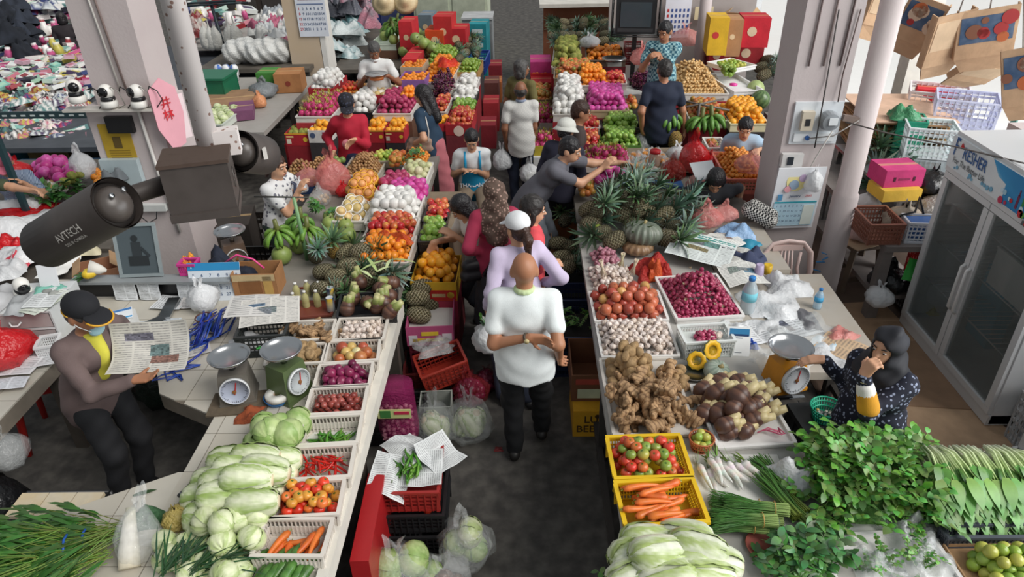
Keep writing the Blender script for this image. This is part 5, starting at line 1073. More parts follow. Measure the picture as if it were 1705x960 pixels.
for(q,z0,h,cc,lb)in[((668,20,690,45),.81,.62,'#c22630','tall red carton behind the far pomelos'),((712,38,742,55),.81,.40,'#d8501e','orange red carton behind the pineapples'),((746,36,778,52),.81,.42,'#b81e28','red printed carton left of the teal boxes'),((725,16,755,32),.81,.62,'#c22a2c','red carton at the back of the far left stall'),((700,12,722,32),.81,.5,'#6f7f8a','grey patterned carton between red cartons')]:
 R=rect(skq(*q),z0+h);carton((R[0],R[1],min(R[2],.5),R[3]),z0,h,cc,lb,closed=True,marks=[(0,.6,.4,.25,'#e8c8a0','o')])
R=rect(skq(783,32,812,46),1.0)
for k in range(4):carton((R[0],R[1],.55,R[3]),.0+k*.26,.25,'#1f8a94','teal carton with white label, '+['bottom','second','third','top'][k]+' of the stack at the far aisle',closed=True,marks=[(0,.5,.6,.3,'#cfe0e0','r')])
R=rect(skq(775,84,812,102),.78);slotted(R,.55,.24,'#2a4a9a','blue plastic crate at the far aisle edge',slots=12,pattern='mesh')
for k in range(5):
 yv=10.4+k*.8;carton((Vector((-.56+.02*(k%2),yv,0)),.24,.46,0),.0,.35+.1*(k%3),['#8a2430','#a82c34','#6a3a34','#b86a3a'][k%4],['dark red','bright red','brown red','tan'][k%4]+' carton on the far aisle floor, '+['first','second','third','fourth','fifth','sixth','seventh','eighth','ninth'][k]+' in the row',closed=True)
RMZ=.82
bigtable('pineapple_table','grey table under the pineapples and pumpkin at the right',.47,2.1,5.97,7.6,RMZ,M('fruit_table_top','#9a948c'))
g='pineapples heaped on the right stall'
for(px,py,z,hd,t,s)in[(984,371,.06,1.6,1.3,1.1),(1038,355,.12,1.5,1.1,1.15),(1003,387,.05,-.9,1.5,1.0),(1024,400,.08,1.9,1.25,1.15),(980,348,.1,1.5,1.0,1.05),(1076,356,.1,1.8,1.2,1.05),(1106,358,.12,1.9,1.1,1.1),(1110,396,.08,.8,1.35,1.2),(1093,332,.12,1.4,1.0,1.0),(1079,318,.14,1.5,.9,1.0),(1056,318,.2,.3,.5,1.0),(1031,325,.2,1.8,.5,1.0),(1001,335,.18,1.6,.6,1.0),(1049,340,.2,1.0,.5,1.0),(1067,345,.2,2.0,.5,1.0),(996,352,.16,1.0,.6,1.0),(1129,342,.1,1.3,.9,1.0),(1141,355,.08,1.0,1.2,1.0),(1125,378,.1,.7,1.1,1.0),(1012,310,.14,1.6,.9,1.0),(1040,305,.18,1.0,.8,1.0),(1060,300,.12,1.2,.8,1.0),(1010,355,.12,2.2,.9,1.0),(1055,370,.06,1.5,1.4,1.0),(1092,370,.06,1.2,1.4,1.0),(1140,330,.1,1.9,.9,1)]:
 pine(P(px,py,RMZ+z),'dark pineapple with spiky grey green crown in the right heap',g,hd,t,s,cs=1.25)
obj('grey_pumpkin',pumpkin(.165,'#7d8376','#5a6456',18,.68),P(1070,388,RMZ+.12),(-.2,.1,0),lb='large ribbed grey green pumpkin before the right pineapples',cat='pumpkin')
obj('pumpkin_underneath',pumpkin(.13,'#9a7c5c','#7d6248',14,.5),P(1062,410,RMZ+.03),(0,0,0),lb='brown pumpkin showing under the grey pumpkin',cat='pumpkin')
one('lime',P(995,378,RMZ+.05),'single leafy green fruit tip beside the right pineapples','fruit')
R=rect([(920,362),(972,360),(972,400),(916,402)],.55);carton((R[0],.34,.5,0),.30,.24,'#a87850','brown box of pineapples beside the woman in coral','box')
carton((R[0]+Vector((0,0,0)),.34,.5,0),.0,.29,'#8a6444','closed brown box under the pineapple box',closed=True)
for(px,py,z,hd)in[(934,346,.62,0),(955,352,.62,.4),(942,366,.58,2.6)]:pine(P(px,py,z),'dark pineapple in the brown box by the aisle','pineapples in the brown aisle box',hd,1.45,1.0)
for k,(px,py,hd)in enumerate([(930,405,1.2),(950,410,.7),(935,428,1.6),(955,435,1.0),(965,415,.4),(942,446,2.0)]):pine(P(px,py,.52),'dark pineapple in the navy crate under the table edge','pineapples in the navy crate',hd,1.4,1.05)
for k,(q,z,lb)in enumerate([([(915,425),(982,422),(985,470),(915,474)],.44,'navy plastic crate of pineapples by the right table'),([(922,500),(990,497),(995,560),(922,565)],.40,'large navy plastic crate standing nearer on the aisle floor')]):
 R=rect(q,z);R=(R[0],R[1],R[2],0);slotted(R,.0,z,'#26304f',lb,slots=12,pattern='mesh')
 b=MB();b.box((0,0,z*.7 if k else z*.6),(R[1]*.85,R[2]*.85,.01),C('#2a2a26'));obj('crate_liner',b.mesh('crate_liner',CARD,False),(R[0].x,R[0].y,0),lb='dark liner in the '+('nearer empty' if k else 'farther pineapple')+' navy crate',cat='liner')
heap(SPR,[(932,520),(985,520),(985,550),(932,550)],.30,.03,26,'green stem scrap in the large navy crate','greens','green scraps in the navy crate','stem_scrap',(.5,.8))
R=rect([(962,560),(1000,558),(1003,620),(966,622)],.5);R=(R[0]+Vector((-.0,0,0)),.3,R[2],0);carton(R,.24,.24,'#7a4f34','open brown box beside the table edge',inner='#5c4430',marks=[(0,.3,.7,.35,'#c8d0b0','r'),(0,.75,.8,.2,'#b04a3a','r')])
R=rect([(960,605),(1010,603),(1012,660),(970,664)],.34);R=(R[0],.32,.42,0);carton((R[0]+Vector((0,-.04,0)),.32,.4,0),.0,.235,'#d8a020','yellow orange carton on the floor at the table foot',closed=True,text='LUK\nBEESTS',tcol='#4a3418',marks=[(.05,.82,.12,.12,'#4a3418','o')])
lot('dragonfruit',(973,250,1047,272),.98,.045,'pink dragon fruit with green tips before the green apples','dragon fruit','dragon fruit on the right middle tray',2,.1,'#d8d0c8','white tray of dragon fruit before the green apple boxes',rot='up',slope=.3)
lot('pink_wrapped',(985,285,1045,306),.95,.05,'bright pink fruit in plastic behind the pineapples','fruit','pink fruit behind the pineapples',2,.08,slope=.3)
lot('mango',(962,300,990,325),.93,.036,'orange mango beside the reaching man','mango','mangoes by the reaching man',2,.08,slope=.3)
for k,(px,py)in enumerate([(1048,268),(1062,262),(1076,258),(1090,256),(1055,280),(1070,276),(1084,270),(1098,264),(1064,290),(1050,292),(1105,272),(1078,284)]):
 e=empty('clamshell_pack','clear pack of orange snack fruit behind the pineapples','pack',P(px,py,RMZ+.10),rn(),'clear snack packs on the right stall')
 for q in range(5):obj('piece',rch(LIB['mandarin']),(ru(-.05,.05),ru(-.04,.04),.03),(0,0,0),1.2,e)
 obj('clear_wrap',crumple('clear_wrap',.17,.14,.08,BAG,80+k),parent=e)
stand(.95,2.0,6.95,7.6,RMZ+.09,'low riser under the snack packs')
e=empty('jar','clear jar with red lid among the snack packs','jar',P(1089,275,RMZ+.1));b=MB();b.lathe([(.001,0),(.055,0),(.06,.01),(.06,.12),(.05,.14)],16,C('#c8a48a'));p_s('body',b,M('jar_glass','#c8a890',rough=.1,alpha=.6),e);b=MB();b.lathe([(.056,.135),(.056,.165),(.001,.167)],16,C('#c01820'));p_s('lid',b,PLAS,e)
lot('garlic',(1072,285,1102,298),.93,.035,'white garlic head below the red lidded jar','garlic','garlic below the jar',2,.05,slope=.3,sc=(1.3,1.5))
def netbag(p,r,h,kind,col,label,n=26,alpha=.55,item_sc=1.0,seed=0):
 e=empty('net_bag',label,'net bag',p);rs=random.Random(seed)
 for k in range(n):
  a=k*2.4;t=(k+.5)/n;zz=h*.62*t+.02;rr=r*.68*sin(pi*min(1,.25+t*.72));obj('fruit',rs.choice(LIB[kind]),(rr*cos(a),rr*sin(a),zz),(rs.random()*3,rs.random()*3,0),item_sc,e)
 obj('net',bagmesh('net',r,h,M('net'+col,col,rough=.5,alpha=alpha,bump=.9,bscale=90),seed),parent=e);return e
netbag(P(1118,300,RMZ+.09),.12,.26,'brown_shallot','#c8281c','red net bag of small brown shallots behind the pineapples',34,.45,1.3,5)
for k,(px,py,r,h,m,lb)in enumerate([(1152,285,.15,.4,BAGR,'tall red plastic bag hanging by the hanging post'),(1178,283,.11,.2,BAGR,'red bag of tomatoes beside the tall red bag'),(1127,268,.12,.2,BAGW,'white plastic bag of pale fruit by the hanging pineapple'),(1158,320,.09,.22,BAGP,'pink bag before the leaning person'),(1185,262,.14,.16,BAGP,'pale pink film bag under the white basket'),(1175,375,.13,.22,BAGP,'pink carrier bag right of the pineapple heap'),(1205,365,.11,.17,BAGP,'clear pink bag of sweets beside the pink carrier')]):
 obj('plastic_bag',bagmesh('plastic_bag',r,h,m,90+k),P(px,py,RMZ+.02),lb=lb,cat='bag')
b=MB();b.box((0,0,.01),(.4,.18,.02),C('#2a6aa8'));obj('blue_mat',b.mesh('blue_mat',PLAS,False),P(1103,308,RMZ),lb='blue plastic lid behind the pineapples',cat='lid')
b=MB();b.box((0,0,.012),(.24,.2,.004),C('#dfe2e4'),MR(.3,3,'X'));obj('white_board',b.mesh('white_board',PRINT,False),P(1172,285,RMZ+.28),(.3,0,.3),lb='white card leaning behind the leaning person',cat='card')
e=empty('hanging_post','slim dark post with crossed arms holding bananas and a pineapple','stand',P(1147,322,0));
q=P(1147,322,0);h=(PY(1151,172,q.y)-q).z;b=MB();b.tube([(0,0,0),(0,0,h)],.018,8,C('#4a4440'));p_s('post',b,PLAS,e)
b=MB();b.tube([(-.28,-.05,h-.05),(.3,.06,h+.03)],.012,6,C('#6a625c'));b.tube([(-.26,.1,h+.02),(.34,-.1,h-.06)],.012,6,C('#6a625c'));p_s('arms',b,PLAS,e)
hp=q+Vector((-.16,-.22,0));
o=obj('pineapple',PINEY,PY(1124,234,hp.y),(3.14,0,0),1.25,None,'ripe yellow pineapple hanging upside down from the post','pineapple');obj('crown',CROWN[2],(0,0,.085),(0,0,0),.9,o)
b=MB();b.tube([(0,0,-.1),(0,0,-.25)],.003,5,C('#3a4a8a'));p_s('string',b,PLAS,o)
for k,(px,py)in enumerate([(1114,192),(1168,200),(1185,196)]):obj('banana_hand',BAN[1],PY(px,py,q.y-.12-.02*k),(.1,.1,k*1.7),1.5,None,'green banana hand hanging from the dark post','bananas','bananas on the hanging post')
lot('mandarin',(1197,252,1262,298),1.0,.024,'small bright mandarin before the seller in pale blue','mandarin','mandarins before the blue seller',6,.16,'#d87a6a','salmon plastic crate of mandarins before the seller in pale blue','crate',.12,under='#8a4a40')
obj('mandarin_net',bagmesh('mandarin_net',.14,.2,BAGP,99),P(1248,285,1.02),lb='pink net lying over the mandarins by the pillar',cat='net')
slotted(rect(skq(1174,228,1207,246),.98),.86,.12,'#e6e2dc','white basket of oranges left of the seller in pale blue','basket','white_basket',slots=14,pattern='mesh');pile('mango',rect(skq(1178,230,1195,240),.98),.93,.036,'orange brown mango in the white basket','mango','mangoes in the white basket',1)
lot('green_apple',(1000,216,1064,242),.80,.036,'green apple in the nearer green box','apple','green apples in the nearer box',3,.16,'#5f8a3c','green box of green apples before the man in navy','carton',.14,under='#6a4a38')
lot('green_apple',(1000,190,1064,213),.88,.036,'green apple in the black crate behind','apple','green apples in the black crate',3,.12,'#26242a','black crate of green apples behind the green box','crate',.14,under='#7a2c34')
lot('red_apple',(962,214,997,240),.82,.036,'red apple in the box behind the white hat','apple','red apples behind the white hat',2,.14,'#8a2440','dark pink box of red apples behind the white hat','carton',under='#8a1c26')
lot('red_apple',(965,193,998,212),.88,.036,'red apple in the rear white tray','apple','red apples in the rear tray',2,.1,'#cfc8c0','white tray of red apples beside the black crate',under='#8a1c26')
lot('pink_wrapped',(975,150,1043,184),1.0,.045,'hot pink wrapped fruit in the wide pale tray','fruit','pink wrapped fruit on the right stall',3,.1,'#b9a888','wide pale tray of hot pink wrapped fruit',slope=.12,under='#7a2c34')
lot('foam_fruit',(922,140,973,190),1.0,.047,'white foam netted fruit left of the pink fruit','fruit','foam netted fruit on the right stall',4,.1,'#d0ccc4','white tray of foam netted fruit left of the pink fruit',slope=.12,under='#8a1c26')
lot('mango',(1042,162,1062,178),1.0,.036,'small orange mango right of the pink fruit','mango','mangoes right of the pink fruit',2,.1,slope=.3)
lot('orange',(958,120,1012,142),1.12,.037,'orange in the tray behind the pink fruit','orange','oranges on the right stall',4,.1,'#dcd6cc','white tray of oranges behind the pink fruit',slope=.12,under='#3a3436')
lot('red_apple',(1006,122,1042,139),1.12,.04,'peach pink apple beside the far oranges','apple','peach pink apples on the right stall',2,.1,'#dcd6cc','white tray of peach pink apples beside the oranges',slope=.2,under='#6a4a38')
lot('mango',(923,105,990,130),1.12,.036,'green and orange mango in the upper heap','mango','mangoes heaped on the right stall',3,.1,'#8a7c68','brown tray of mangoes behind the foam fruit',slope=.14,under='#7a2c34')
lot('mango_green',(921,75,968,112),1.12,.06,'round pale green fruit at the aisle edge','fruit','round green fruit on the right stall',3,.1,'#c9c2b4','pale tray of round green fruit at the aisle edge',slope=.16,sc=(.95,1.15),under='#a82430')
lot('orange',(975,78,1040,100),1.12,.04,'orange or mushroom coloured fruit in the mixed rear tray','fruit','mixed rear fruit on the right stall',2,.1,'#7a6a5c','brown tray of mixed fruit under the pineapples',slope=.2,keep=.7,under='#7a2c34')
obj('white_bag',bagmesh('white_bag',.16,.2,BAGW,120),P(982,78,1.15),lb='white bag lying below the rear pineapples',cat='bag')
for k in range(30):
 px=922+(k%8)*16+ru(-5,5);py=36+(k//8)*11+ru(-2,2);pine(P(px,py,1.14+.05*(k%2)),'dark pineapple in the rear heap below the brown panel','pineapples on the rear right stall',rch([1.5,-1.5,.5])+rn(),1.4,1.1)
lot('langsat',(1113,108,1198,156),1.05,.021,'golden brown langsat in the tall heap','langsat','langsat heap on the right stall',9,.1,'#e6e2dc','white sheet lined tray under the langsat heap',slope=.11,pack=1.0,under='#a82430')
lot('grapes',(1052,130,1086,145),1.08,.05,'dark red grape bunch beside the man in navy','grapes','grapes on the right stall',2,.08,rot='lie',pack=.8)
obj('white_film',crumple('white_film',.5,.5,.05,M('white_sheet','#e4e4e0'),131),P(1062,150,1.0),lb='white plastic film beside the grapes',cat='film')
for k,(q,z,lb)in enumerate([([(1200,120),(1240,118),(1250,150),(1195,154)],1.07,'white foam board lying right of the langsat'),([(1196,100),(1236,92),(1240,112),(1200,118)],1.2,'white foam box with cucumbers behind the foam board')]):
 R=rect(q,z);tray(R,z-.06,.06,'#f0efee',lb)
 if k:pile('lime',(R[0],R[1]*.8,R[2]*.7,R[3]),z-.04,.035,'dark green cucumber like fruit in the rear foam box','fruit','green fruit in the rear foam box',1)
lot('green_tangerine',(1200,115,1222,128),1.13,.04,'green lime on the white foam board','lime','limes on the foam board',2,.05)
b=MB();b.lathe([(.001,0),(.05,0),(.055,.02),(.02,.03),(.001,.03)],10,C('#e03a9a'));obj('pink_lump',b.mesh('pink_lump',PLAS),P(1221,142,1.08),lb='small hot pink tag on the white foam board',cat='tag')
lot('mango',(1142,172,1205,200),.98,.038,'yellow orange mango in the tray beside the hanging bananas','mango','mangoes beside the bananas',3,.1,'#e2dcc8','cream tray of yellow mangoes behind the bananas',slope=.15,under='#8a1c26')
lot('yellow_orange',(1205,172,1268,206),.98,.04,'orange in the cream tray behind the seller in pale blue','orange','oranges behind the blue seller',3,.1,'#e6dcb4','cream tray of oranges and red net behind the pale blue seller',slope=.14,under='#3a3436')
R=rect(skq(1197,200,1268,215),.86);carton((R[0],R[1],.3,R[3]),.5,.36,'#c82a34','red box under the cream tray of oranges',closed=True)
one('melon',P(1258,148,1.0),'pale green round melon beside the pillar','melon',sc=1.3);one('watermelon',P(1266,166,.97),'small striped watermelon below the pale melon','watermelon',sc=1.25)
for(px,py,hd)in[(1268,112,1.2),(1278,100,.8),(1272,125,2.0),(1285,118,1.5)]:pine(P(px,py,1.0),'brown pineapple beside the pillar at the rear','pineapples by the right pillar rear',hd,1.3,1.2)
for(kind,box,z,r,it,ct,grp,bc,bl)in[('orange',(883,103,917,122),.85,.04,'orange fruit in the aisle side red box','orange','oranges on the aisle side of the right stall','#b8202c','red box of oranges below the pink carton'),('mango',(882,138,920,166),.80,.038,'orange green mango in the aisle side tray','mango','mangoes on the aisle side','#6f5a44','brown tray of mangoes in the aisle side row'),('dragonfruit',(884,176,923,205),.74,.045,'pink dragon fruit in the farther aisle box','dragon fruit','dragon fruit in the farther aisle box','#d9d6d0','white printed box of dragon fruit in the aisle side row'),('dragonfruit',(886,222,924,243),.68,.045,'pink dragon fruit in the nearer aisle box','dragon fruit','dragon fruit in the nearer aisle box','#c9b43a','yellow lined box of dragon fruit nearest the aisle walkers')]:
 R=rect(skq(*box),z);R=(R[0],R[1],R[2],0);carton(R,0,z,bc,bl);pile(kind,(R[0],R[1]*.9,R[2]*.9,0),z-.07,r,it,ct,grp,2,.25,rot='up');b=MB();b.box((0,0,z-.1),(R[1]*.93,R[2]*.93,.04),C('#6a5844'));obj('packing_layer',b.mesh('packing_layer',CARD,False),(R[0].x,R[0].y,0),lb='packing layer under '+grp,cat='packing')
R=rect(skq(883,92,917,103),1.0);carton((R[0],R[1],.5,0),.0,1.0,'#b83a7a','magenta carton at the far end of the aisle side row',closed=True)
R=rect(skq(884,122,918,136),.82);carton((R[0],R[1],.5,0),.0,.8,'#b01c28','red carton between oranges and mangoes on the aisle side',closed=True,marks=[(-.2,.8,.2,.1,'#e8e0d8','r'),(.25,.8,.2,.1,'#e8e0d8','r')])
R=rect(skq(888,245,922,262),.55);carton((R[0],R[1],.4,0),.0,.55,'#dcdcda','white carton at the near end of the aisle side row',closed=True)
slotted((P(892,305,0)+Vector((.05,.1,0)),.3,.36,0),0,.34,'#3f8a48','green plastic crate at the feet of the walking man',slots=10,pattern='mesh')
b=MB();b.box((1.35,14.0,.7),(2.0,.06,1.4),(.5,.3,.2));pn=obj('rear_counter',b.mesh('rear_counter',M('brown_panel','#a4684a','#965c40',rough=.7,nz=.12,rnd=0),False),lb='brown panelled counter behind the rear pineapples',cat='counter')
b=MB();b.box((1.35,14.0,1.43),(2.15,.7,.06));p_f('counter_top',b,MWHITE,pn)
tvp=P(1057,55,1.5);e=empty('television','old black box television in a metal cage','television',tvp,-.15);e.scale=(.85,.85,.85)
b=MB();b.box((0,.2,.27),(.68,.42,.54),C('#26282a'),taper=1);p_f('casing',b,PLAS,e);b=MB();b.box((0,-.015,.3),(.52,.02,.40),C('#4a5258'));p_f('screen',b,M('tv_glass','#3f474c',rough=.08,nz=.05),e);b=MB();b.box((0,-.01,.05),(.6,.02,.06),C('#3a3c3e'));p_f('control_strip',b,PLAS,e)
b=MB()
for sx in(-.4,.4):
 for y in(-.05,.45):b.tube([(sx,y,-.05),(sx,y,.6)],.014,6,C('#1f1f20'))
 for z in(0,.15,.3,.45,.6):b.tube([(sx,-.05,z),(sx,.45,z)],.01,6,C('#1f1f20'))
b.tube([(-.4,-.05,-.05),(.4,-.05,-.05)],.014,6,C('#1f1f20'));b.box((0,.2,-.02),(.8,.5,.02),C('#2a2a2a'));p_s('cage',b,PLAS,e)
b=MB();b.box((0,0,-.75),(.08,.08,1.42),C('#2a2a2a'));obj('cage_post',b.mesh('cage_post',PLAS,False),(0,.2,0),parent=e)
R=(tvp+Vector((.05,.2,0)),.42,.3,.1);carton(R,tvp.z+.61,.12,'#c07038','orange brown carton on top of the television',closed=True)
b=MB();b.tube([(0,0,0),(0,0,2.6)],.09,14,(.7,.7,.7));struct('trim_6',b.mesh('rear_pole',MCONC),loc=(P(1165,95,1.0).x,P(1165,95,1.0).y,0))
slotted(rect(skq(1040,68,1072,80),1.25),1.0,.25,'#7a2a2c','dark red crate below the television',slots=12,pattern='mesh')
for k,(px,py,w,h,c0,lb)in enumerate([(1128,30,.42,.62,'#e8eaf2','large wall calendar behind the checked shirt man'),(1172,22,.3,.2,'#e6d8b0','cream hanging sign plate on the rear pole')]):
 p=PY(px,py,12.3);e=empty('wall_calendar' if k==0 else 'hanging_sign',lb,'calendar' if k==0 else 'sign',p);b=MB();b.box((0,0,0),(w,.012,h),C(c0));p_f('sheet',b,PRINT,e)
 if k==0:
  b=MB()
  for i in range(6):
   for j in range(5):b.box((-.16+i*.065,-.008,.12-j*.085),(.03,.004,.045),C('#3f5a9a')if i else C('#c83a3a'))
  p_f('date_figures',b,PRINT,e)
 b=MB();b.tube([(0,0,h/2),(0,.05,h/2+.35)],.006,5,C('#8a8a8a'));p_s('hook',b,PLAS,e)
b=MB();b.box((2.6,12.45,1.1),(2.4,.08,2.2));struct('wall_back',b.mesh('rear_partition',M('rear_partition','#b9b0ac','#a39a96',nz=.2,rnd=0),False))
for k,(q,z0,h,cc,lb)in enumerate([((1180,22,1212,30),1.25,.5,'#e0b22c','yellow carton with red flower print high on the stack'),((1210,25,1235,33),1.2,.5,'#b0825c','plain brown carton beside the yellow carton'),((1235,22,1280,30),1.3,.4,'#c82434','long red carton at the top of the right stack'),((1180,60,1215,75),.86,.4,'#a8262e','dark red carton below the yellow carton'),((1225,55,1270,70),.86,.42,'#9a2028','second dark red carton near the pillar')]):
 R=rect(skq(*q),z0+h);carton((R[0],R[1],.45,R[3]),z0,h,cc,lb,closed=True,marks=[(-.15,.55,.35,.3,'#c83a3a' if k==0 else '#e0c8a8','o')])
R=rect(skq(1205,58,1252,85),1.1);carton((R[0],.6,.5,-.4),.96,.55,'#c09468','large tilted brown carton with grey stripe near the pillar',flaps=2,marks=[(-.12,.5,.16,1,'#5c5a5c','r')])
for k,(px,py,r,h,m,lb)in enumerate([(1140,75,.22,.3,BAGP,'pink and white bag behind the checked shirt man'),(1190,50,.2,.55,BAGW,'long white plastic hanging by the rear pole'),(1250,40,.14,.7,BAGW,'long pinkish white sheet hanging near the pillar'),(1070,108,.17,.3,BAGP,'pink plastic bag held before the checked shirt man'),(1046,62,.09,.26,BAGW,'small white bag hanging under the television')]):obj('plastic_bag',bagmesh('plastic_bag',r,h,m,140+k),P(px,py,1.1),lb=lb,cat='bag')
e=empty('weighing_pan','steel pan of a scale behind the far oranges','scale',P(1022,108,1.1));b=MB();b.lathe([(.001,.06),(.14,.065),(.18,.1),(.175,.1),(.135,.07),(.001,.066)],22,(.7,.7,.7));p_s('pan',b,MSTEEL,e);b=MB();b.box((0,0,.03),(.2,.2,.06),C('#8a8a86'));p_f('base',b,PLAS,e)
one('yellow_orange',P(1003,121,1.22),'single yellow fruit on top of the far oranges','fruit',sc=1.2)
# ================================================================== AISLE FLOOR, LEFT SIDE
def bagwith(p,r,h,items,label,seed,m=BAG,fat=1.0,rot=(0,0,0),sc=1,name='plastic_bag'):
 e=obj(name,None,p,rot,1,None,label,'bag')
 for(me,q,ro,s)in items:obj(me.name.split('.')[0],me,q,ro,s,e)
 obj('bag_film',bagmesh('bag_film',r,h,m,seed,fat=fat),parent=e);return e
R=rect([(640,742),(735,740),(728,818),(630,820)],.50);R=(R[0],.38,.42,0.03)
slotted((R[0]+Vector((-.02,0,0)),.46,.5,.03),0,.17,'#1f1f21','black plastic crate on the aisle floor, lower of two',slots=12,pattern='mesh');slotted((R[0]+Vector((-.02,.02,0)),.46,.5,.03),.175,.16,'#222224','black plastic crate under the red crate, upper of two',slots=12,pattern='mesh')
slotted(R,.34,.17,'#9c2a26','dark red plastic crate lined with newspaper and green chillies',slots=9,pattern='mesh')
for k in range(4):
 o=obj('newspaper_lining',newsprint('news',.24,.28,200+k,3,False,.02,False,'#d5d8d8'),R[0]+Vector((-.12+.09*k,(-.1,.12,-.02,.1)[k],.0)),(ru(-.3,.3),(.5,.1,-.4,-.5)[k],k*.8),1,None,'crumpled newspaper sheet lining the red crate of chillies, '+['left','back','near','right'][k]+' sheet','newspaper')
 o.location.z=.50
pile('green_chilli',(R[0],.15,.2,0),.52,.012,'bright green chilli in the newspaper lined red crate','chilli','chillies in the red crate',4,.2,rot='liey',pack=1.4,jitter=1)
R2=rect([(628,640),(700,640),(690,720),(612,722)],.35)
slotted((P(660,735,0)+Vector((-.05,.15,0)),.5,.42,0),0,.18,'#1c1c1e','black plastic crate under the pink garlic sack',slots=12,pattern='mesh')
p=P(667,728,.19);e=empty('garlic_sack','pink net sack of purple garlic with green and white label','sack',p,.02)
rs=random.Random(4)
for i in range(7):
 for j in range(8):
  obj('garlic_bulb',rs.choice(LIB['purple_garlic']),(-.1+i*.033,-.035+rs.uniform(-.01,.03),.03+j*.038),(rs.random()*3,rs.random()*3,0),.78,e)
b=MB()
for i in range(12):
 for j in range(2):pass
sack=MB();n=18
sack.lathe([(.07,0),(.13,.02),(.142,.1),(.14,.2),(.135,.3),(.132,.42),(.128,.5)],n,C('#b8286e'));me=sack.mesh('net',M('pink_net','#c02878','#a82068',rough=.5,alpha=.42,bump=.9,bscale=90));o=obj('net',me,(0,0,0),(0,0,0),(1,.62,1),e)
b=MB();b.box((0,-.095,.30),(.225,.006,.075),C('#c9cf8a'));b.box((-.06,-.099,.30),(.07,.004,.06),C('#3f7a3c'));b.box((.05,-.099,.31),(.1,.004,.025),C('#c02a4a'));p_f('sack_label',b,PRINT,e)
R=rect([(690,590),(770,565),(790,610),(705,640)],.30);o=slotted((R[0],.38,.26,.35),.16,.2,'#a8382a','tilted red brown plastic basket with clear bag in it','basket','red_basket',slots=10,pattern='mesh');o.rotation_euler=(.15,-.2,.35)
obj('clear_bag',crumple('clear_bag',.3,.2,.1,BAG,210),P(725,580,.36),(0,0,.3),lb='clear plastic bag stuffed into the tilted red basket',cat='bag')
slotted((P(715,640,0)+Vector((0,.12,0)),.42,.34,.1),0,.155,'#7a3030','dark red crate on the floor under the tilted basket',slots=10,pattern='mesh')
netbag(P(782,668,0),.15,.30,'red_onion','#8a1620','dark red net bag of onions beside the tilted basket',40,.4,1.0,8);netbag(P(800,655,0)+Vector((.05,.08,0)),.11,.2,'red_onion','#6a1220','second dark net bag of onions nearer the aisle',24,.4,1.0,9)
R=rect([(700,652),(752,648),(752,672),(697,676)],.20);carton((R[0],R[1],.2,.05),.0,.19,'#b9bdb4','pale printed foam box behind the bagged cabbages',marks=[(0,.5,.8,.2,'#4a7a9a','r')])
CB=LIB['cabbage']
bagwith(P(724,730,0),.155,.40,[(LIB['napa'][0],(0,0,.12),(0,.9,.5),.95),(LIB['napa'][1],(-.03,.04,.12),(0,1.2,2),.9),(LIB['napa'][2],(.05,.0,.1),(0,1.3,4),.8)],'tied clear bag of napa cabbage against the garlic sack',31)
bagwith(P(783,725,0),.165,.42,[(LIB['napa'][1],(0,0,.13),(0,1.1,.2),.95),(LIB['napa'][3],(.04,.03,.12),(0,1.2,2),.95),(LIB['napa'][0],(-.05,.02,.12),(0,1.2,3.6),.9)],'tied clear bag of napa cabbage standing nearest the aisle',33)
bagwith(P(668,985,0),.19,.42,[(CB[0],(-.06,0,.22),(0,0,0),1.15),(CB[1],(.09,.04,.24),(1,0,0),1.1),(CB[2],(0,-.08,.1),(0,1,0),1),(CB[0],(-.08,.08,.1),(0,0,2),1)],'clear bag of round cabbages at the lower edge',35,fat=1.1)
bagwith(P(775,930,0),.17,.38,[(LIB['cabbage_small'][0],(.04,0,.24),(0,0,0),1.3),(CB[1],(-.05,.02,.12),(0,0,1),.9),(CB[0],(.06,0,.1),(0,1,1),.9)],'large clear bag with pale cabbage on the dark floor',37)
bagwith(P(740,985,0),.17,.3,[(LIB['taro'][0],(0,0,.1),(1,0,0),1.2),(LIB['taro'][1],(.07,0,.08),(1,1,0),1.2),(CB[2],(-.07,.04,.12),(0,0,0),.8)],'clear bag of brown and green roots at the lower edge',39)
b=MB();b.box((0,0,.28),(.1,.62,.56),C('#a81e22'));obj('red_crate_side',b.mesh('red_box',PLAS,False),(P(598,880,.5).x+.05,P(598,880,.5).y+.05,0),(0,0,.03),lb='narrow bright red plastic box beside the counter edge',cat='box')
netbag(P(625,940,0),.12,.3,'brown_shallot','#6a2a24','dim net bag of shallots below the red box',24,.3,1.2,19)
slotted((P(650,900,0)+Vector((.02,.1,0)),.4,.36,0),0,.2,'#232325','black crate behind the bagged round cabbages',slots=12,pattern='mesh')
for k,(px,py)in enumerate([(707,835),(712,848),(640,845)]):one('tomato',P(px,py,.24),'stray tomato in the dark black crate','tomato','stray tomatoes in the black crate')
obj('onion_skin',crumple('onion_skin',.06,.05,.01,M('skin_red','#7a2020',rough=.6),5),P(830,748,0),lb='scrap of red onion skin on the aisle floor',cat='scrap')
for k,(px,py,cc,lb)in enumerate([(1018,850,'#2a3a2c','dark green crate under the yellow baskets'),(1025,920,'#26282a','black crate under the right table front')]):slotted((P(px,py,0)+Vector((.32,.1,0)),.5,.6,0),0,.3,cc,lb,slots=10,pattern='mesh')
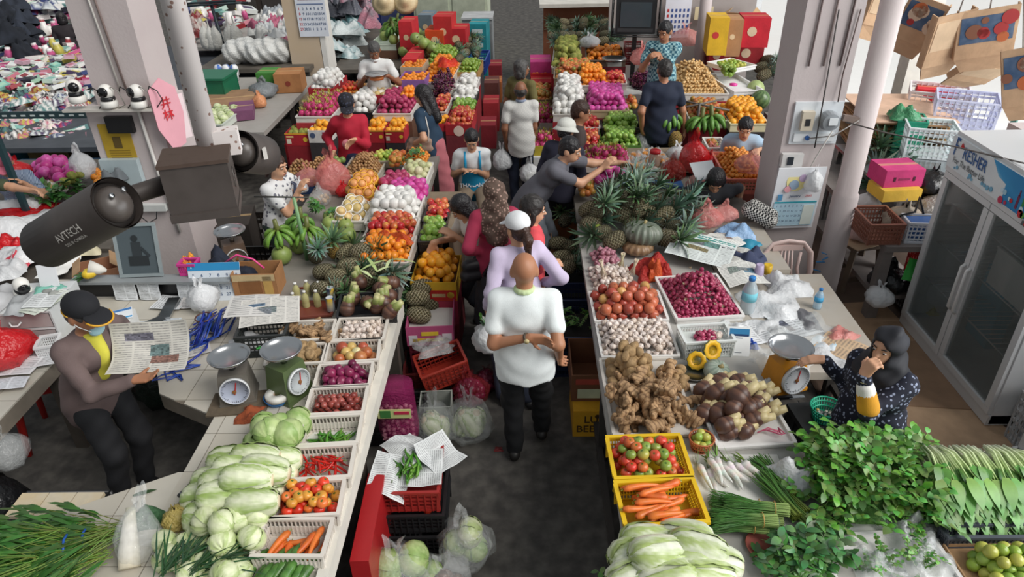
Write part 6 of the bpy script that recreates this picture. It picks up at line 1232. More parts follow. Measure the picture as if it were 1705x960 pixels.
# ================================================================== SELLER'S BACK COUNTER (LEFT)
PAP=M('paper_white','#e4e4e0',rough=.7,nz=.08)
def sheet(p,w,l,rot,label,seed=0,cat='paper',tint='#dfe3e6',**k):return obj('paper_sheet',newsprint('paper',w,l,seed,2,False,.004,k.pop('pic',False),tint,nx=16,ny=24,**k),p,rot,1,None,label,cat)
e=empty('ledge_partition','grey ledge board with dark panel behind the seller','partition',(-2.9,4.7,TZ));
b=MB();b.box((0,0,.165),(1.25,.12,.02),C('#8f9496'));p_f('ledge',b,PLAS,e);b=MB();b.box((0,.03,.08),(1.25,.02,.155),C('#1d1e20'));p_f('back_board',b,PLAS,e)
for k,(x,w)in enumerate([(-3.12,.26),(-2.93,.24),(-2.62,.24),(-2.44,.2)]):
 o=sheet((x,4.705-.03,TZ+.075),w*.7,.14,(1.45,0,0),'handwritten paper pinned under the ledge, '+['first','second','third','fourth'][k]+' from the left',300+k)
b=MB();b.bar((0,0,0),(.02,-.25,-.02),.09,.02,C('#a9b0b2'));b.bar((.02,-.25,-.02),(-.16,-.45,-.02),.09,.02,C('#a9b0b2'));obj('metal_strip',b.mesh('metal_strip',MSTEEL,False),(-2.72,4.62,TZ+.04),lb='bent grey metal strip lying behind the seller',cat='strip')
pf=Vector((-2.98,4.72,TZ+.18));e=empty('picture_frame','grey framed dark picture of a seated figure on the ledge','picture',pf,.06)
w,h=.33,.42;tl=(1.32,0,0);b=MB()
for(cx,cy,dx,dy)in((0,h-.012,w,.024),(0,.012,w,.024),(-w/2+.012,h/2,.024,h-.05),(w/2-.012,h/2,.024,h-.05)):b.box((cx,cy,0),(dx,dy,.02),C('#8c9698'))
obj('frame',b.mesh('frame',PLAS,False),(0,0,0),tl,1,e);b=MB();b.box((0,h/2,-.004),(w-.04,h-.04,.006),C('#4c575c'));obj('print',b.mesh('print',PRINT,False),(0,0,0),tl,1,e)
b=MB();b.lathe([(.001,0),(.026,0),(.026,.003),(.001,.003)],14,C('#23292c'),at=(-.01,h*.72,0));b.box((-.005,h*.52,.0015),(.07,.11,.003),C('#2b3236'));b.box((.0,h*.30,.0015),(.15,.075,.003),C('#22282b'));b.bar((.03,h*.55,.002),(.085,h*.38,.002),.02,.003,C('#2b3236'));obj('figure_silhouette',b.mesh('figure',PRINT,False),(0,0,0),tl,1,e)
b=MB();b.lathe([(.012,0),(.035,.04),(.06,.12)],14,C('#d9d5cc'));e=empty('flower_bouquet','paper wrapped bouquet with one yellow flower on the ledge','flower',(-3.32,4.70,TZ+.185),.3);obj('wrap',b.mesh('wrap',PRINT),(.08,0,.05),(0,-1.2,0),1,e)
b=ball(.05,.8,12,8,col=two(C('#e0b818'),C('#f0d040')),ribs=9,rd=.25);obj('bloom',b.mesh('bloom',VC),(-.04,-.02,.055),(0,0,0),1,e);b=MB()
for k in range(8):b.blade((-.06,0,.03),(-1,sin(k*2),.3*cos(k)),(0,0,1),.12,.03,jit(C('#3f6a34'),.3),.2)
p_s('foliage',b,VC,e)
e=slotted((Vector((-2.62,4.78,0)),.14,.12,0),TZ+.18,.1,'#c83a8a','small magenta basket beside the framed picture','basket','small_basket',slots=8,pattern='mesh')
obj('navy_bag',crumple('navy_bag',.42,.28,.26,M('navy_cloth','#1f2638','#161c2a',rough=.85,bump=.3),222),(-2.36,4.86,TZ+.06),(0,0,-.3),lb='dark navy shoulder bag with pink strap behind the ledge',cat='bag')
b=MB();b.tube([(0,0,0),(.1,.02,.06),(.22,.02,.02),(.3,0,-.05)],.008,6,C('#e04a8a'));obj('pink_strap',b.mesh('strap',PLAS),(-2.34,4.78,TZ+.26),lb='pink strap lying over the navy bag',cat='strap')
obj('red_flowers',crumple('garland',.1,.1,.14,M('garland','#d8502c','#e8a030',rough=.7,bump=1),223),(-2.66,4.86,TZ+.18),lb='orange flower garland beside the picture',cat='garland')
p=P(395,500,TZ);e=empty('desk_calendar','large calendar with blue header leaning on a cardboard box','calendar',P(362,500,TZ),.04);tl=(1.25,0,0);w,h=.40,.30
b=MB();b.box((0,h/2,0),(w,h,.005),C('#d6dee6'));obj('page',b.mesh('page',PRINT,False),(0,0,0),tl,1,e);b=MB();b.box((0,h-.03,.004),(w,.06,.003),C('#2a8abf'));obj('header',b.mesh('header',PRINT,False),(0,0,0),tl,1,e)
for k in range(24):
 i,j=k%6,k//6;me=textmesh(str(k+5 if k+5<32 else k-20),.036,M('ink_navy','#33507a',rnd=0),'date',.005);obj('date_figure',me,MR(1.25,3,'X')@Vector((-.16+i*.064,h-.1-j*.05,.0035)),tl,1,e)
obj('month_figure',textmesh('1',.05,M('ink_white','#f0f4f8',rnd=0),'month',.01),MR(1.25,3,'X')@Vector((-.17,h-.03,.006)),tl,1,e)
R=(P(432,492,TZ)+Vector((0,.06,0)),.34,.22,.04);carton(R,TZ+.001,.22,'#a9794e','open cardboard box with torn tape behind the newspapers',inner='#8a5f3a',marks=[(0,.85,.95,.25,'#d0b88c','r'),(.3,.5,.2,.8,'#cfa860','r'),(-.1,.5,.5,.5,'#8f6038','r')])
obj('white_bag',bagmesh('white_bag',.11,.24,BAGW,230),P(342,512,TZ+.02),lb='white plastic bag hanging over the calendar corner',cat='bag')
e=empty('paint_tin','round tin with brown rim and printed label','tin',P(345,545,TZ));b=MB();b.lathe([(.001,0),(.06,0),(.062,.09),(.058,.09),(.056,.02),(.001,.02)],20,lambda t,a:C('#c8ccd0')if sin(a*2)>0 else C('#4a6a9a'));p_s('body',b,PLAS,e);b=MB();b.tube([(.063*cos(k*.35),.063*sin(k*.35),.09)for k in range(19)],.006,6,C('#5c3a30'));p_s('rim',b,PLAS,e)
for k,(px,py,w,l,a,tint,lb)in enumerate([(262,548,.3,.24,.2,'#cfd6da','white letter sheet on the counter behind the newspaper'),(315,575,.26,.34,.5,'#c9c6c2','folded magazine on the tiles beside the seller'),(285,505,.2,.24,1.5,'#dfe2e4','paper with handwriting near the white bag'),(322,500,.16,.24,.1,'#d8d4d2','printed flyer beside the calendar'),(62,600,.28,.2,.3,'#d9dcde','white paper on the left counter beside the red bag'),(25,612,.3,.2,.1,'#e0e2e4','second white paper at the left counter edge'),(15,640,.22,.12,.2,'#dde0e6','small white slip on the left counter')]):
 sheet(P(px,py,TZ+.004*k),w,l,(0,0,a),lb,320+k,tint=tint,pic=(k in(1,3)))
obj('newspaper',newsprint('newspaper',.4,.3,401,4,False,.006,True,'#d9d6cf'),P(450,520,TZ+.2),(.1,.05,.25),1,None,'folded newspaper on the black crate by the juice bottles','newspaper');sheet(P(420,510,TZ+.215),.34,.26,(.08,.0,.1),'plain white wrapping paper on the folded newspaper',402,tint='#d5d3cf')
R=rect([(405,530),(470,525),(470,550),(405,556)],TZ+.19);slotted((R[0],.34,.26,.1),TZ+.001,.18,'#2c3030','black wire like crate under the newspapers',slots=12,pattern='mesh')
b=MB()
for k in range(26):
 rs=random.Random(k);x=rs.uniform(-.12,.12);y=rs.uniform(-.2,.2);b.tube([(x-.06,y+.25*rs.uniform(-1,1),.02+.08*rs.random()),(x+.03*rs.random(),y,.06+.1*rs.random()),(x+.05,y-.15,.03+.06*rs.random()),(x-.12*rs.random(),y-.3*rs.random(),.012)],.009,5,jit(C('#24409a'),.3),flat=.3)
obj('blue_straps',b.mesh('blue_straps',M('blue_strap',vc=True,rough=.35)),P(350,560,TZ),(0,0,-.3),lb='tangle of blue plastic straps on the counter',cat='straps')
b=MB()
for k in range(3):b.tube([(0,0,.015),(-.1-.03*k,-.06+.03*k,.02),(-.22,-.10+.04*k,.01),(-.26+.1*k,-.16,.01),(-.1,-.1,.012)],.008,5,C('#2a4aa8'),flat=.3)
obj('blue_ribbon',b.mesh('blue_ribbon',M('blue_strap')),P(335,610,TZ),lb='blue strap ends trailing over the tiles',cat='strap')
obj('green_white_bag',crumple('green_white_bag',.3,.22,.09,BAGW,233),P(418,575,TZ),(0,0,.3),lb='white bag with green print between scale and crates',cat='bag');b=MB();b.box((0,0,0),(.08,.03,.002),C('#3fae4a'));obj('green_print',b.mesh('green_print',PRINT,False),P(437,577,TZ+.085),(0,0,.4),lb='green printed patch on the white bag',cat='print')
R=rect([(0,470),(120,470),(95,520),(-40,525)],TZ+.28);c,w,l,y=R;e=empty('drawer_unit','white plastic drawer unit covered with straps and papers','drawers',(c.x,c.y,TZ),.1)
w,l=.5,.42;b=MB()
for z in(.005,.14,.275):b.box((0,0,z),(w,l,.012),C('#d6d8d8'))
for sx in(-1,1):b.box((sx*w/2,0,.14),(.012,l,.28),C('#c9cccc'))
b.box((0,l/2,.14),(w,.01,.28),C('#b9bcbc'));p_f('casing',b,PLAS,e)
for z in(.072,.208):
 b=MB();b.box((0,-l/2+.01,z),(w-.03,.012,.11),C('#b8a8a4'));d=p_f('drawer',b,M('milky_plastic','#b0a6a4',rough=.3,nz=.2),e)
 b=MB();b.tube([(-.04,-l/2-.002,z+.0),(-.02,-l/2-.022,z-.02),(.02,-l/2-.022,z-.02),(.04,-l/2-.002,z)],.006,6,C('#e8eaea'));p_s('handle',b,PLAS,d)
TOPD=TZ+.285
def securitycam(p,rz,label,s=1,tilt=0):
 e=obj('dome_camera',None,p,(tilt,0,rz),s,None,label,'camera');b=MB();b.lathe([(.001,0),(.05,0),(.055,.01),(.055,.035),(.045,.045),(.001,.047)],20,C('#dedcd6'));p_s('base',b,PLAS,e)
 b=MB();b.lathe([(.045,.04),(.046,.06),(.04,.07)],20,C('#1c1c1e'));p_s('neck',b,PLAS,e)
 b=ball(.048,1.05,18,12,col=C('#e2e0da'));obj('head',b.mesh('head',PLAS),(0,0,.10),parent=e);b=MB();b.lathe([(.033,0),(.031,.012),(.001,.016)],16,C('#141416'),at=(0,0,0));obj('lens_window',b.mesh('lens_window',M('black_gloss','#121214',rough=.1,nz=0,rnd=0)),(0,-.038,.105),(1.5,0,0),1,e);return e
securitycam((c.x-.05,c.y+.05,TOPD),.8,'white round security camera lying on the drawer unit',1.1,.5)
for k,(dx,dy,w,l,h,cc,lb)in enumerate([(-.15,-.05,.16,.34,.08,'#b9babc','grey nylon strap folded on the drawers'),(.02,-.1,.14,.3,.05,'#a9acae','second grey strap hanging over the drawer front'),(.12,.08,.2,.16,.05,'#7fbfae','teal cloth crumpled on the drawer unit'),(.16,.02,.16,.12,.04,'#8a8c88','grey rag beside the teal cloth'),(-.22,-.15,.1,.08,.03,'#d8b830','small yellow cloth at the drawer corner')]):
 obj('rag',crumple('rag',w,l,h,M('rag'+cc,cc,rough=.8),240+k),(c.x+dx,c.y+dy,TOPD),(0,0,.2*k),lb=lb,cat='cloth')
for k in range(3):sheet((c.x+.17,c.y-.1+.03*k,TOPD+.006*k),.2,.28,(0,0,-.3+.2*k),'loose paper pile on the drawer unit, '+['lowest','middle','uppermost'][k]+' sheet',350+k,tint=['#cfd6c8','#d6dad0','#dde0e0'][k])
b=MB();b.box((0,0,.1),(.13,.012,.17),C('#dfe1e4'));obj('paper_card',b.mesh('paper_card',PRINT,False),P(85,482,TOPD),(-.25,0,.1),lb='white blank card clipped upright beside the drawers',cat='card')
obj('red_carrier',bagmesh('red_carrier',.17,.3,BAGR,251),P(18,602,TZ),lb='red plastic carrier bag tied up on the left counter',cat='bag')
slotted((P(88,588,TZ),.14,.16,.3),TZ+.001,.11,'#e0e2e2','small white basket behind the seller back','basket','small_basket',slots=10,pattern='mesh')
R=rect([(172,515),(212,508),(218,535),(180,548)],TZ+.16);carton((R[0],.2,.17,.25),TZ+.001,.15,'#dcdcd8','small white carton with blue card on top',closed=True,marks=[(0,.5,.7,.5,'#8a9094','r')]);b=MB();b.box((0,0,.004),(.2,.15,.006),C('#e6eaee'));b.box((0,.055,.0075),(.19,.03,.001),C('#3f7ab8'));b.box((0,-.06,.0075),(.19,.02,.001),C('#3f9ad0'));obj('payment_card',b.mesh('payment_card',PRINT,False),(R[0].x,R[0].y,TZ+.163),(0,0,.5),lb='white payment card with blue edges on the small carton',cat='card')
b=MB();b.box((0,0,.03),(.1,.16,.06),C('#8a8468'));obj('note_block',b.mesh('note_block',CARD,False),P(97,545,TZ+.02),(0,0,.4),lb='stack of old banknotes like slips by the seller cap',cat='paper')
# ================================================================== FAR LEFT: PILLAR FITTINGS, SECOND FRUIT SELLER, CLOTHING STALL
yF=MFRONT-.006;yC=5.835
e=empty('notice_poster','faded yellow printed notice on the left pillar','poster',PY(199,246,yC));b=MB();b.box((0,0,0),(.26,.008,.42),C('#b8982c'));p_f('sheet',b,M('yellow_poster','#bd9c2c','#a88724',rough=.8,nz=.2),e);b=MB();b.box((0,-.006,.05),(.07,.003,.1),C('#5c4a1c'))
for k in range(7):b.box((0,-.006,-.02-k*.022),(.18,.003,.006),C('#8a7020'))
p_f('print',b,PRINT,e)
b=MB();b.box((0,0,0),(.22,.05,.14),C('#18181a'));obj('black_box',b.mesh('black_box',PLAS,False),PY(200,207,yC-.02),lb='black electronics box above the yellow notice',cat='box')
for k,(px,py)in enumerate([(131,160),(184,168),(234,168)]):securitycam(PY(px,py+10,yC-.07),.5-.5*k,'white round security camera on the left pillar, '+['left','middle','right'][k]+' of three',1.25)
b=MB();b.box((0,0,0),(.75,.12,.02),C('#c9c4bc'));obj('camera_shelf',b.mesh('camera_shelf',PLAS,False),PY(184,181,yC-.05),lb='narrow shelf carrying three cameras on the left pillar',cat='shelf')
for k in range(7):
 b=MB();x=-.25+k*.08;b.tube([(x,0,0),(x+.04,-.03,.06),(x+.09,-.02,.02),(x+.12,-.03,-.05-.02*(k%3)),(x+.05,-.02,-.12)],.005,5,C(['#2a2a2c','#d0ccc4','#8a8680'][k%3]));obj('cable_loop',b.mesh('cable_loop',PLAS),PY(200,155,yC-.06),lb='looped cable among the pillar cameras',cat='cable',group='cable loops on the left pillar')
for k,(x,cc)in enumerate([(-3.38,'#dad6d0'),(-3.33,'#8f7d78')]):
 b=MB();b.tube([(x-.12+.05*k,yF-.01,4.4),(x-.05,yF-.01,3.0),(x,yF-.01,2.1)],.009,6,C(cc));obj('wall_conduit',b.mesh('conduit',PLAS),lb=['pale','brown'][k]+' cable running down the left pillar',cat='cable')
b=MB();b.tube([(0,0,2.1),(.02,0,1.4),(.06,0,.8)],.015,6,C('#dcd9d4'));obj('white_conduit',b.mesh('white_conduit',PLAS),(-3.25,yC-.012,0),lb='white pipe down the front of the pillar base',cat='pipe')
b=MB();b.box((0,0,0),(.33,.06,.26),C('#aab8bc'));o=obj('switch_board',b.mesh('switch_board',PLAS,False),PY(205,288,yC-.03),lb='pale blue board with grey lumps on the pillar',cat='board');
obj('grey_rag',crumple('grey_rag',.2,.12,.12,M('rag_grey','#5f6468',rough=.9),261),PY(190,300,yC-.1),lb='grey rag bundle before the pale blue board',cat='cloth')
b=MB();b.box((0,0,0),(.3,.05,.06),C('#c9ccca'));obj('outlet_strip',b.mesh('outlet_strip',PLAS,False),PY(250,345,yC-.02),lb='white outlet strip low on the left pillar',cat='outlet');b=MB();b.tube([(-.02,0,0),(0,-.02,-.12),(.08,-.03,-.2),(.16,-.02,-.16),(.18,0,-.05)],.005,5,C('#1c1c1e'));obj('black_cable',b.mesh('black_cable',PLAS),PY(225,335,yC-.03),lb='black cable loop hanging under the camera arm',cat='cable')
p=PX(275,170,-3.0);e=empty('paper_charm','pink frilled paper banner with red characters on the pillar','banner',p,1.0);b=MB()
b.add([(-.12,0,.12),(0,0,.2),(.12,0,.1),(.14,0,-.12),(.10,.01,-.38),(-.02,.01,-.42),(-.12,0,-.2)],[(0,1,2,3,4,5,6)],C('#e8a8b4'));b.add([(-.12,.006,.12),(0,.006,.2),(.12,.006,.1),(.14,.006,-.12),(.10,.016,-.38),(-.02,.016,-.42),(-.12,.006,-.2)],[(6,5,4,3,2,1,0)],C('#e8a8b4'));p_f('sheet',b,PRINT,e)
obj('characters',textmesh('井\n林',.10,M('ink_red','#c8202c',rnd=0),'characters',.01),(0,-.005,-.06),(1.5708,0,0),1,e)
b=MB();b.box((0,0,0),(.16,.006,.38),C('#ecd9dc'));obj('pale_paper',b.mesh('pale_paper',PRINT,False),PX(298,195,-2.98),(0,0,1.0),lb='pale pink paper strip beside the frilled banner',cat='paper')
b=MB();a0,a1=PY(-20,192,6.4),PY(172,190,6.0);b.bar(a0,a1,.03,.06,C('#2f4a50'));b.bar(a0+Vector((0,0,-2)),a0,.05,.05,C('#2f4a50'));
for k in range(12):b.box(a0.lerp(a1,k/12)+Vector((0,-.02,0)),(.05,.004,.015),C('#c8d4d4'))
obj('metal_rail',b.mesh('metal_rail',PLAS,False),lb='dark green slotted metal rail reaching the left pillar',cat='rail')
bigtable('side_fruit_table','dark table of a fruit seller left of the pillar',-6.6,-3.75,5.6,7.9,.75,M('dark_table','#5c564e',nz=.3,rnd=0))
def spots(kind,pts,z,label,cat,group,sc=1,dz=0):
 for k,(px,py)in enumerate(pts):one(kind,P(px,py,z+dz*(k%3)),label,cat,group,(rn(),rn(),rn()),sc)
SZ=.82
spots('pink_wrapped',[(62+7*(k%9)+ru(-3,3),296-5*(k%7))for k in range(26)],SZ+.03,'magenta fruit heaped at the seller left of the pillar','fruit','magenta fruit left of the pillar',1.35,.05)
spots('mango_green',[(104,290),(112,282),(120,292),(128,280),(116,298),(108,302),(124,302),(132,290)],SZ+.04,'yellow green fruit left of the pillar','fruit','yellow green fruit left of the pillar',.85,.05)
spots('cup_fruit',[(88,305),(98,308),(80,312),(104,312)],SZ,'fruit in pale foam left of the pillar','fruit','foam fruit left of the pillar',1.1)
spots('mango',[(55,308),(62,312),(70,306),(76,318),(84,320),(66,320)],SZ-.02,'brown mango left of the pillar','mango','brown mangoes left of the pillar',1)
spots('orange',[(160,285),(166,290),(158,295),(168,298),(163,304)],SZ+.05,'orange hanging by the left pillar','orange','oranges by the left pillar',1.2)
obj('white_bag',bagmesh('white_bag',.13,.34,BAGW,271),P(142,296,SZ),lb='white plastic bag standing by the left pillar',cat='bag')
heap(BAS,[(70,325),(130,322),(125,345),(60,348)],SZ-.05,.08,20,'green leafy bunch on the left fruit table','greens','leafy bunches left of the pillar','leaf_bunch',(1.3,2.0))
for k,(px,py,w,l,h,m,lb)in enumerate([(45,340,.5,.4,.14,BAGW,'white plastic heap before the arm at left'),(30,355,.7,.25,.06,BAGR,'red and white plastic sheet on the left table'),(20,385,.8,.5,.16,BAGW,'large white plastic wrap bundle at left'),(60,420,.6,.4,.12,BAGW,'white plastic wraps near the camera nose'),(10,415,.3,.25,.12,BAGR,'red patterned pack at the left edge'),(40,432,.35,.25,.1,M('sack_pink','#d84a5a',rough=.5),'red pack of noodles on the left table'),(100,440,.4,.25,.04,PAP,'white papers spilling on the left table'),(130,415,.4,.3,.1,M('cream_pack','#d8cfae',rough=.5),'cream pack under the dark camera'),(15,450,.35,.25,.1,BAGW,'white cup stack wrapper at left edge')]):
 obj('plastic_wrap',crumple('plastic_wrap',w,l,h,m,280+k),P(px,py,.75 if k<3 else .79),(0,0,.3*k),lb=lb,cat='wrap')
bigtable('pack_table','table of packs and wraps behind the drawers',-4.9,-3.7,5.02,5.58,.72,M('dark_table','#5c564e'))
R=rect([(135,440),(175,425),(185,445),(145,465)],.9);carton((R[0],.34,.26,.5),TZ+.0,.13,'#a8785a','brown carton tilted beside the framed picture',flaps=2)
bigtable('trinket_table','long table of colourful trinkets at upper left',-8.6,-4.0,8.4,14.2,.72,M('grey_cloth','#4a4e54',nz=.2,rnd=0))
pal=['#e8e6e2','#c8588a','#a83a5c','#8ac0b4','#e8e0d0','#3f4a7a','#c8bc5a','#a8d0b8','#c87a8a','#f0eeea','#2a2a36','#9a3038','#dfe4e2','#d8b0c0','#c8e0d4','#4a3a5a','#f2f0ec','#5f8a88','#1c1e26','#c9c4bc']
def packet(k):
 rs=random.Random(k);c1=C(pal[k%len(pal)]);c2=C(rs.choice(pal));b=MB();s=.05
 b.box((0,0,.02),(.16,.11,.04),c1);b.box((0,0,.041),(.1,.06,.003),c2);return b.mesh('goods_packet',PLAS,False)
def jarm(k):
 b=MB();c=C(pal[(k*5+1)%len(pal)]);b.lathe([(.001,0),(.04,0),(.042,.09),(.03,.11),(.03,.14),(.001,.141)],10,[c,c,c,c,C('#f0f0ee'),C('#f0f0ee')]);return b.mesh('small_jar',PLAS)
def scarfm(k):
 c=C(pal[(k*7+2)%len(pal)]);c2=C(pal[(k*3+5)%len(pal)]);return crumple('folded_scarf',.3,.2,.1,VC,k,8,cols=lambda u,v:c if sin(u*14+v*5+k)>0 else c2)
PK=[packet(k)for k in range(18)];JR=[jarm(k)for k in range(8)];SCF=[scarfm(k)for k in range(14)]
cnt=0
def goods(box,z,n,meshes,name,label,cat,group,sc=(1,1.6),hz=.1):
 x0,y0,x1,y1=box
 for k in range(n):
  u,v=rn(),rn();p=Vector(P(x0+(x1-x0)*u,y0+(y1-y0)*v,z));p.z+=rn()*hz
  obj(name,rch(meshes),p,(ru(-.3,.3),ru(-.3,.3),rn()*6),ru(*sc),None,label,cat,group)
goods((0,85,150,165),.74,240,PK,'goods_packet','small colourful goods packet on the trinket table','packet','packets on the trinket table',(.8,1.5),.16)
goods((0,50,135,100),.74,110,PK,'boxed_trinket','small boxed trinket on the rear trinket table','packet','boxed trinkets on the rear table',(.9,1.6),.12)
goods((10,50,120,110),.76,36,JR,'small_jar','small bottle or jar on the trinket table','bottle','bottles on the trinket table',(1.2,2))
goods((0,145,145,188),.72,90,SCF,'folded_scarf','folded patterned cloth at the trinket table front','cloth','folded cloths at upper left',(.7,1.1),.12)
goods((0,196,110,240),.62,70,SCF,'hair_band','bundled hair bands and cloths below the green rail','cloth','hair bands below the rail',(.7,1.1),.1)
goods((0,40,60,95),.9,16,[crumple('dark_garment',.4,.3,.2,M('dark_cloth','#1d222c','#2a303c',rough=.9),5)],'dark_garment','dark garment piled at the far upper left','garment','dark garments at upper left',(1,1.6),.3)
goods((0,-5,120,45),.8,80,PK+SCF,'stall_goods','dim mixed goods at the far upper left corner','goods','goods in the upper left corner',(1.8,3),.3)
bigtable('hairband_table','low dark blue table below the green rail',-6.3,-4.3,7.4,8.35,.60,M('blue_cloth','#1f3a52',rnd=0))
b=MB();b.lathe([(.2,0),(.26,.3),(.25,.32),(.001,.32)],20,C('#24586a'));obj('blue_tub',b.mesh('blue_tub',PLAS),P(38,262,.25),lb='dark teal tub under the hair bands',cat='tub')
obj('orange_cloth',crumple('orange_cloth',.3,.3,.16,M('orange_wool','#e0541e',rough=.9,bump=.5),291),P(85,240,.5),lb='bright orange cloth bundle beside the teal tub',cat='cloth');obj('navy_cloth',crumple('navy_cloth',.4,.4,.3,M('navy_cloth2','#1c2a5a',rough=.9),292),P(85,258,.2),lb='navy cloth bundle under the orange cloth',cat='cloth')
carton((P(65,315,0)+Vector((0,.6,0)),.5,.5,.2),0,.5,'#6a5a34','dim olive carton behind the woman at left edge',closed=True)
# ================================================================== MIDDLE BACKGROUND: between the left pillars
bigtable('meat_counter','pale stone counter at left centre background',-4.6,-3.25,8.5,11.2,.85,M('stone_top','#b0aca6','#9c9892',nz=.15,rnd=0))
bigtable('far_counter','long grey counter far behind the hanging bags',-6.2,-3.6,13.2,16.5,.9,M('stone_top','#b0aca6'))
CZ=.86
R=rect(skq(322,112,382,145),1.15);slotted((R[0],R[1],.5,R[3]),CZ,.3,'#1f6a4c','dark green plastic storage tub with lid','tub','storage_tub',pattern='solid');b=MB();b.box((0,0,.01),(R[1]*1.04,.53,.03),C('#246f52'));obj('tub_lid',b.mesh('tub_lid',PLAS,False),(R[0].x,R[0].y,CZ+.305),(0,0,R[3]),lb='green lid on the storage tub',cat='lid')
R=rect(skq(335,150,420,178),CZ+.1);carton((R[0],R[1],R[2],.25),CZ+.001,.1,'#9c7a5c','flat opened carton in front of the green tub',closed=True)
for k in range(6):b=MB();b.lathe([(.001,0),(.05,0),(.052,.10),(.03,.13),(.001,.131)],12,lambda t,a:C('#e8eaec')if sin(a*2)>-.2 else C('#3a6ab8'));obj('tissue_roll',b.mesh('tissue_roll',PLAS),P(366+k%3*13,134-(k//3)*9,CZ+.11),(0,0,k),1.2,None,'blue and white wrapped roll on the flat carton','roll','wrapped rolls on the flat carton')
R=rect(skq(335,172,390,205),CZ+.12);slotted(R,CZ+.001,.1,'#cfd6cc','pale tray of green bagged vegetables on the stone counter','tray','display_tray',pattern='solid');pile('cabbage_small',(R[0],R[1]*.85,R[2]*.85,R[3]),CZ+.03,.06,'pale green vegetable in the stone counter tray','vegetable','vegetables on the stone counter',1)
R=rect(skq(382,165,420,195),CZ+.1);carton((R[0],R[1],R[2]*.6,.3),CZ+.001,.12,'#7a4a6a','purple printed carton on the stone counter',closed=True)
obj('orange_bag',bagmesh('orange_bag',.09,.2,M('orange_film','#e8a070',rough=.3,alpha=.8,bump=.6),301),P(434,178,CZ),lb='small tied peach coloured bag on the stone counter',cat='bag')
obj('grey_bag',bagmesh('grey_bag',.2,.24,M('grey_film','#8f9498',rough=.3,alpha=.75,bump=.8),302),P(440,160,CZ),lb='grey plastic bag behind the peach coloured bag',cat='bag')
obj('white_bundle',sdf_mesh('white_bundle',[('e',(-.38+.19*k,.05*sin(k*2),.17+.03*(k%2)),(.17,.24,.19))for k in range(5)],.022,M('white_film','#d6d6d2','#c2c4c2',rough=.4,bump=.8),.07,lump=lambda x,y,z:.012*np.sin(x*40+z*25)+.01*np.sin(y*38-x*20+z*30)),P(432,104,.96),lb='large white plastic wrapped bundle behind the green tub',cat='bundle')
R=rect(skq(460,112,502,130),1.1);carton((R[0],R[1],.4,.1),CZ,.26,'#b07a4c','brown orange printed carton beside the cream pillar',closed=True,marks=[(0,.5,.2,.2,'#8a3a2a','o')]);R=rect(skq(432,112,462,128),1.08);carton((R[0],R[1],.35,0),CZ,.24,'#4a8a3c','green printed carton beside the brown carton',closed=True)
for k in range(5):
 p=PY(342+9*k+(14 if k>2 else 0),62-4*(k>2)+2*(k%2),12.6);obj('hanging_noodle_bag',bagmesh('hanging_bag',.10,.45,M('milky_bag','#e0dfd8',rough=.4,alpha=.95,bump=.5),310+k,ears=False),p+Vector((0,0,-.2)),lb='white filled bag hanging from the dark rack',cat='bag',group='hanging white bags')
p0=P(385,95,.85);e=empty('bag_rack','dark metal T shaped rack holding the white bags','rack',(p0.x,p0.y,0));b=MB();b.tube([(0,0,.0),(-.15,0,1.75)],.03,8,C('#26343c'));p_s('post',b,PLAS,e);b=MB();b.tube([(-.75,.2,1.7),(.35,-.2,1.8)],.02,6,C('#26343c'));b.tube([(-.75,-.2,1.72),(.45,.1,1.72)],.018,6,C('#26343c'));p_s('arms',b,PLAS,e)
goods((425,35,500,80),1.0,60,[crumple('wrapped_pack',.2,.16,.12,M('silver_pack','#a8aeb4','#d0d2d2',rough=.3),7),crumple('wrapped_pack2',.2,.16,.1,M('pink_pack','#b8607c',rough=.5),8),crumple('wrapped_pack3',.18,.16,.12,M('white_pack','#dcdcd8',rough=.4),9)],'wrapped_pack','small plastic wrapped pack in the background heap','pack','wrapped packs beside the calendar pillar',(1,1.6),.2)
bigtable('pack_counter','background counter heaped with wrapped packs',-5.2,-3.4,11.3,14.5,.95,M('dark_table','#5c564e'))
goods((550,0,620,50),1.0,30,[crumple('grey_sack',.35,.3,.3,M('grey_pink_film','#8f8a94','#b87a8a',rough=.4,bump=.6),11),crumple('grey_sack2',.35,.3,.3,M('dark_film','#5a5c66',rough=.4,bump=.6),12)],'plastic_sack','grey pink plastic sack heaped by the cream pillar','sack','sacks by the cream pillar',(.9,1.3),.6)
goods((552,55,600,110),.7,12,[crumple('teal_film',.5,.4,.2,M('teal_film','#6f9aa0','#c8d0d0',rough=.4,bump=.6),13)],'film_heap','crumpled teal and white plastic left of the seated seller','plastic','plastic left of the seller',(.9,1.3),.4)
bigtable('rear_sack_table','dark table behind the seated seller',-3.2,-1.3,11.8,15.5,.8,M('dark_table','#5c564e'))
for k,(px,py,lb)in enumerate([(640,4,'left'),(675,2,'right')]):
 e=empty('round_hat','pale woven straw hat hanging at the top, the '+lb+' one','hat',PY(px,py,13.0));b=MB();b.lathe([(.22,0),(.16,.03),(.1,.05),(.08,.12),(.001,.14)],20,C('#d8c49a'));obj('crown_and_brim',b.mesh('hat',VC),(0,0,0),(1.2,0,0),1,e)
p=PY(519,26,11.58);e=empty('wall_calendar','white wall calendar with blue dates on the cream pillar','calendar',p);b=MB();b.box((0,0,0),(.46,.012,.62),C('#dadfe8'));p_f('sheet',b,PRINT,e)
for k in range(35):
 i,j=k%7,k//7;me=textmesh(str(k+1 if k<31 else k-30),.055,M('ink_navy' if i else 'ink_red','#33507a'),'date',.01);obj('date_figure',me,(-.18+i*.06,-.008,.1-j*.075),(1.5708,0,0),1,e)
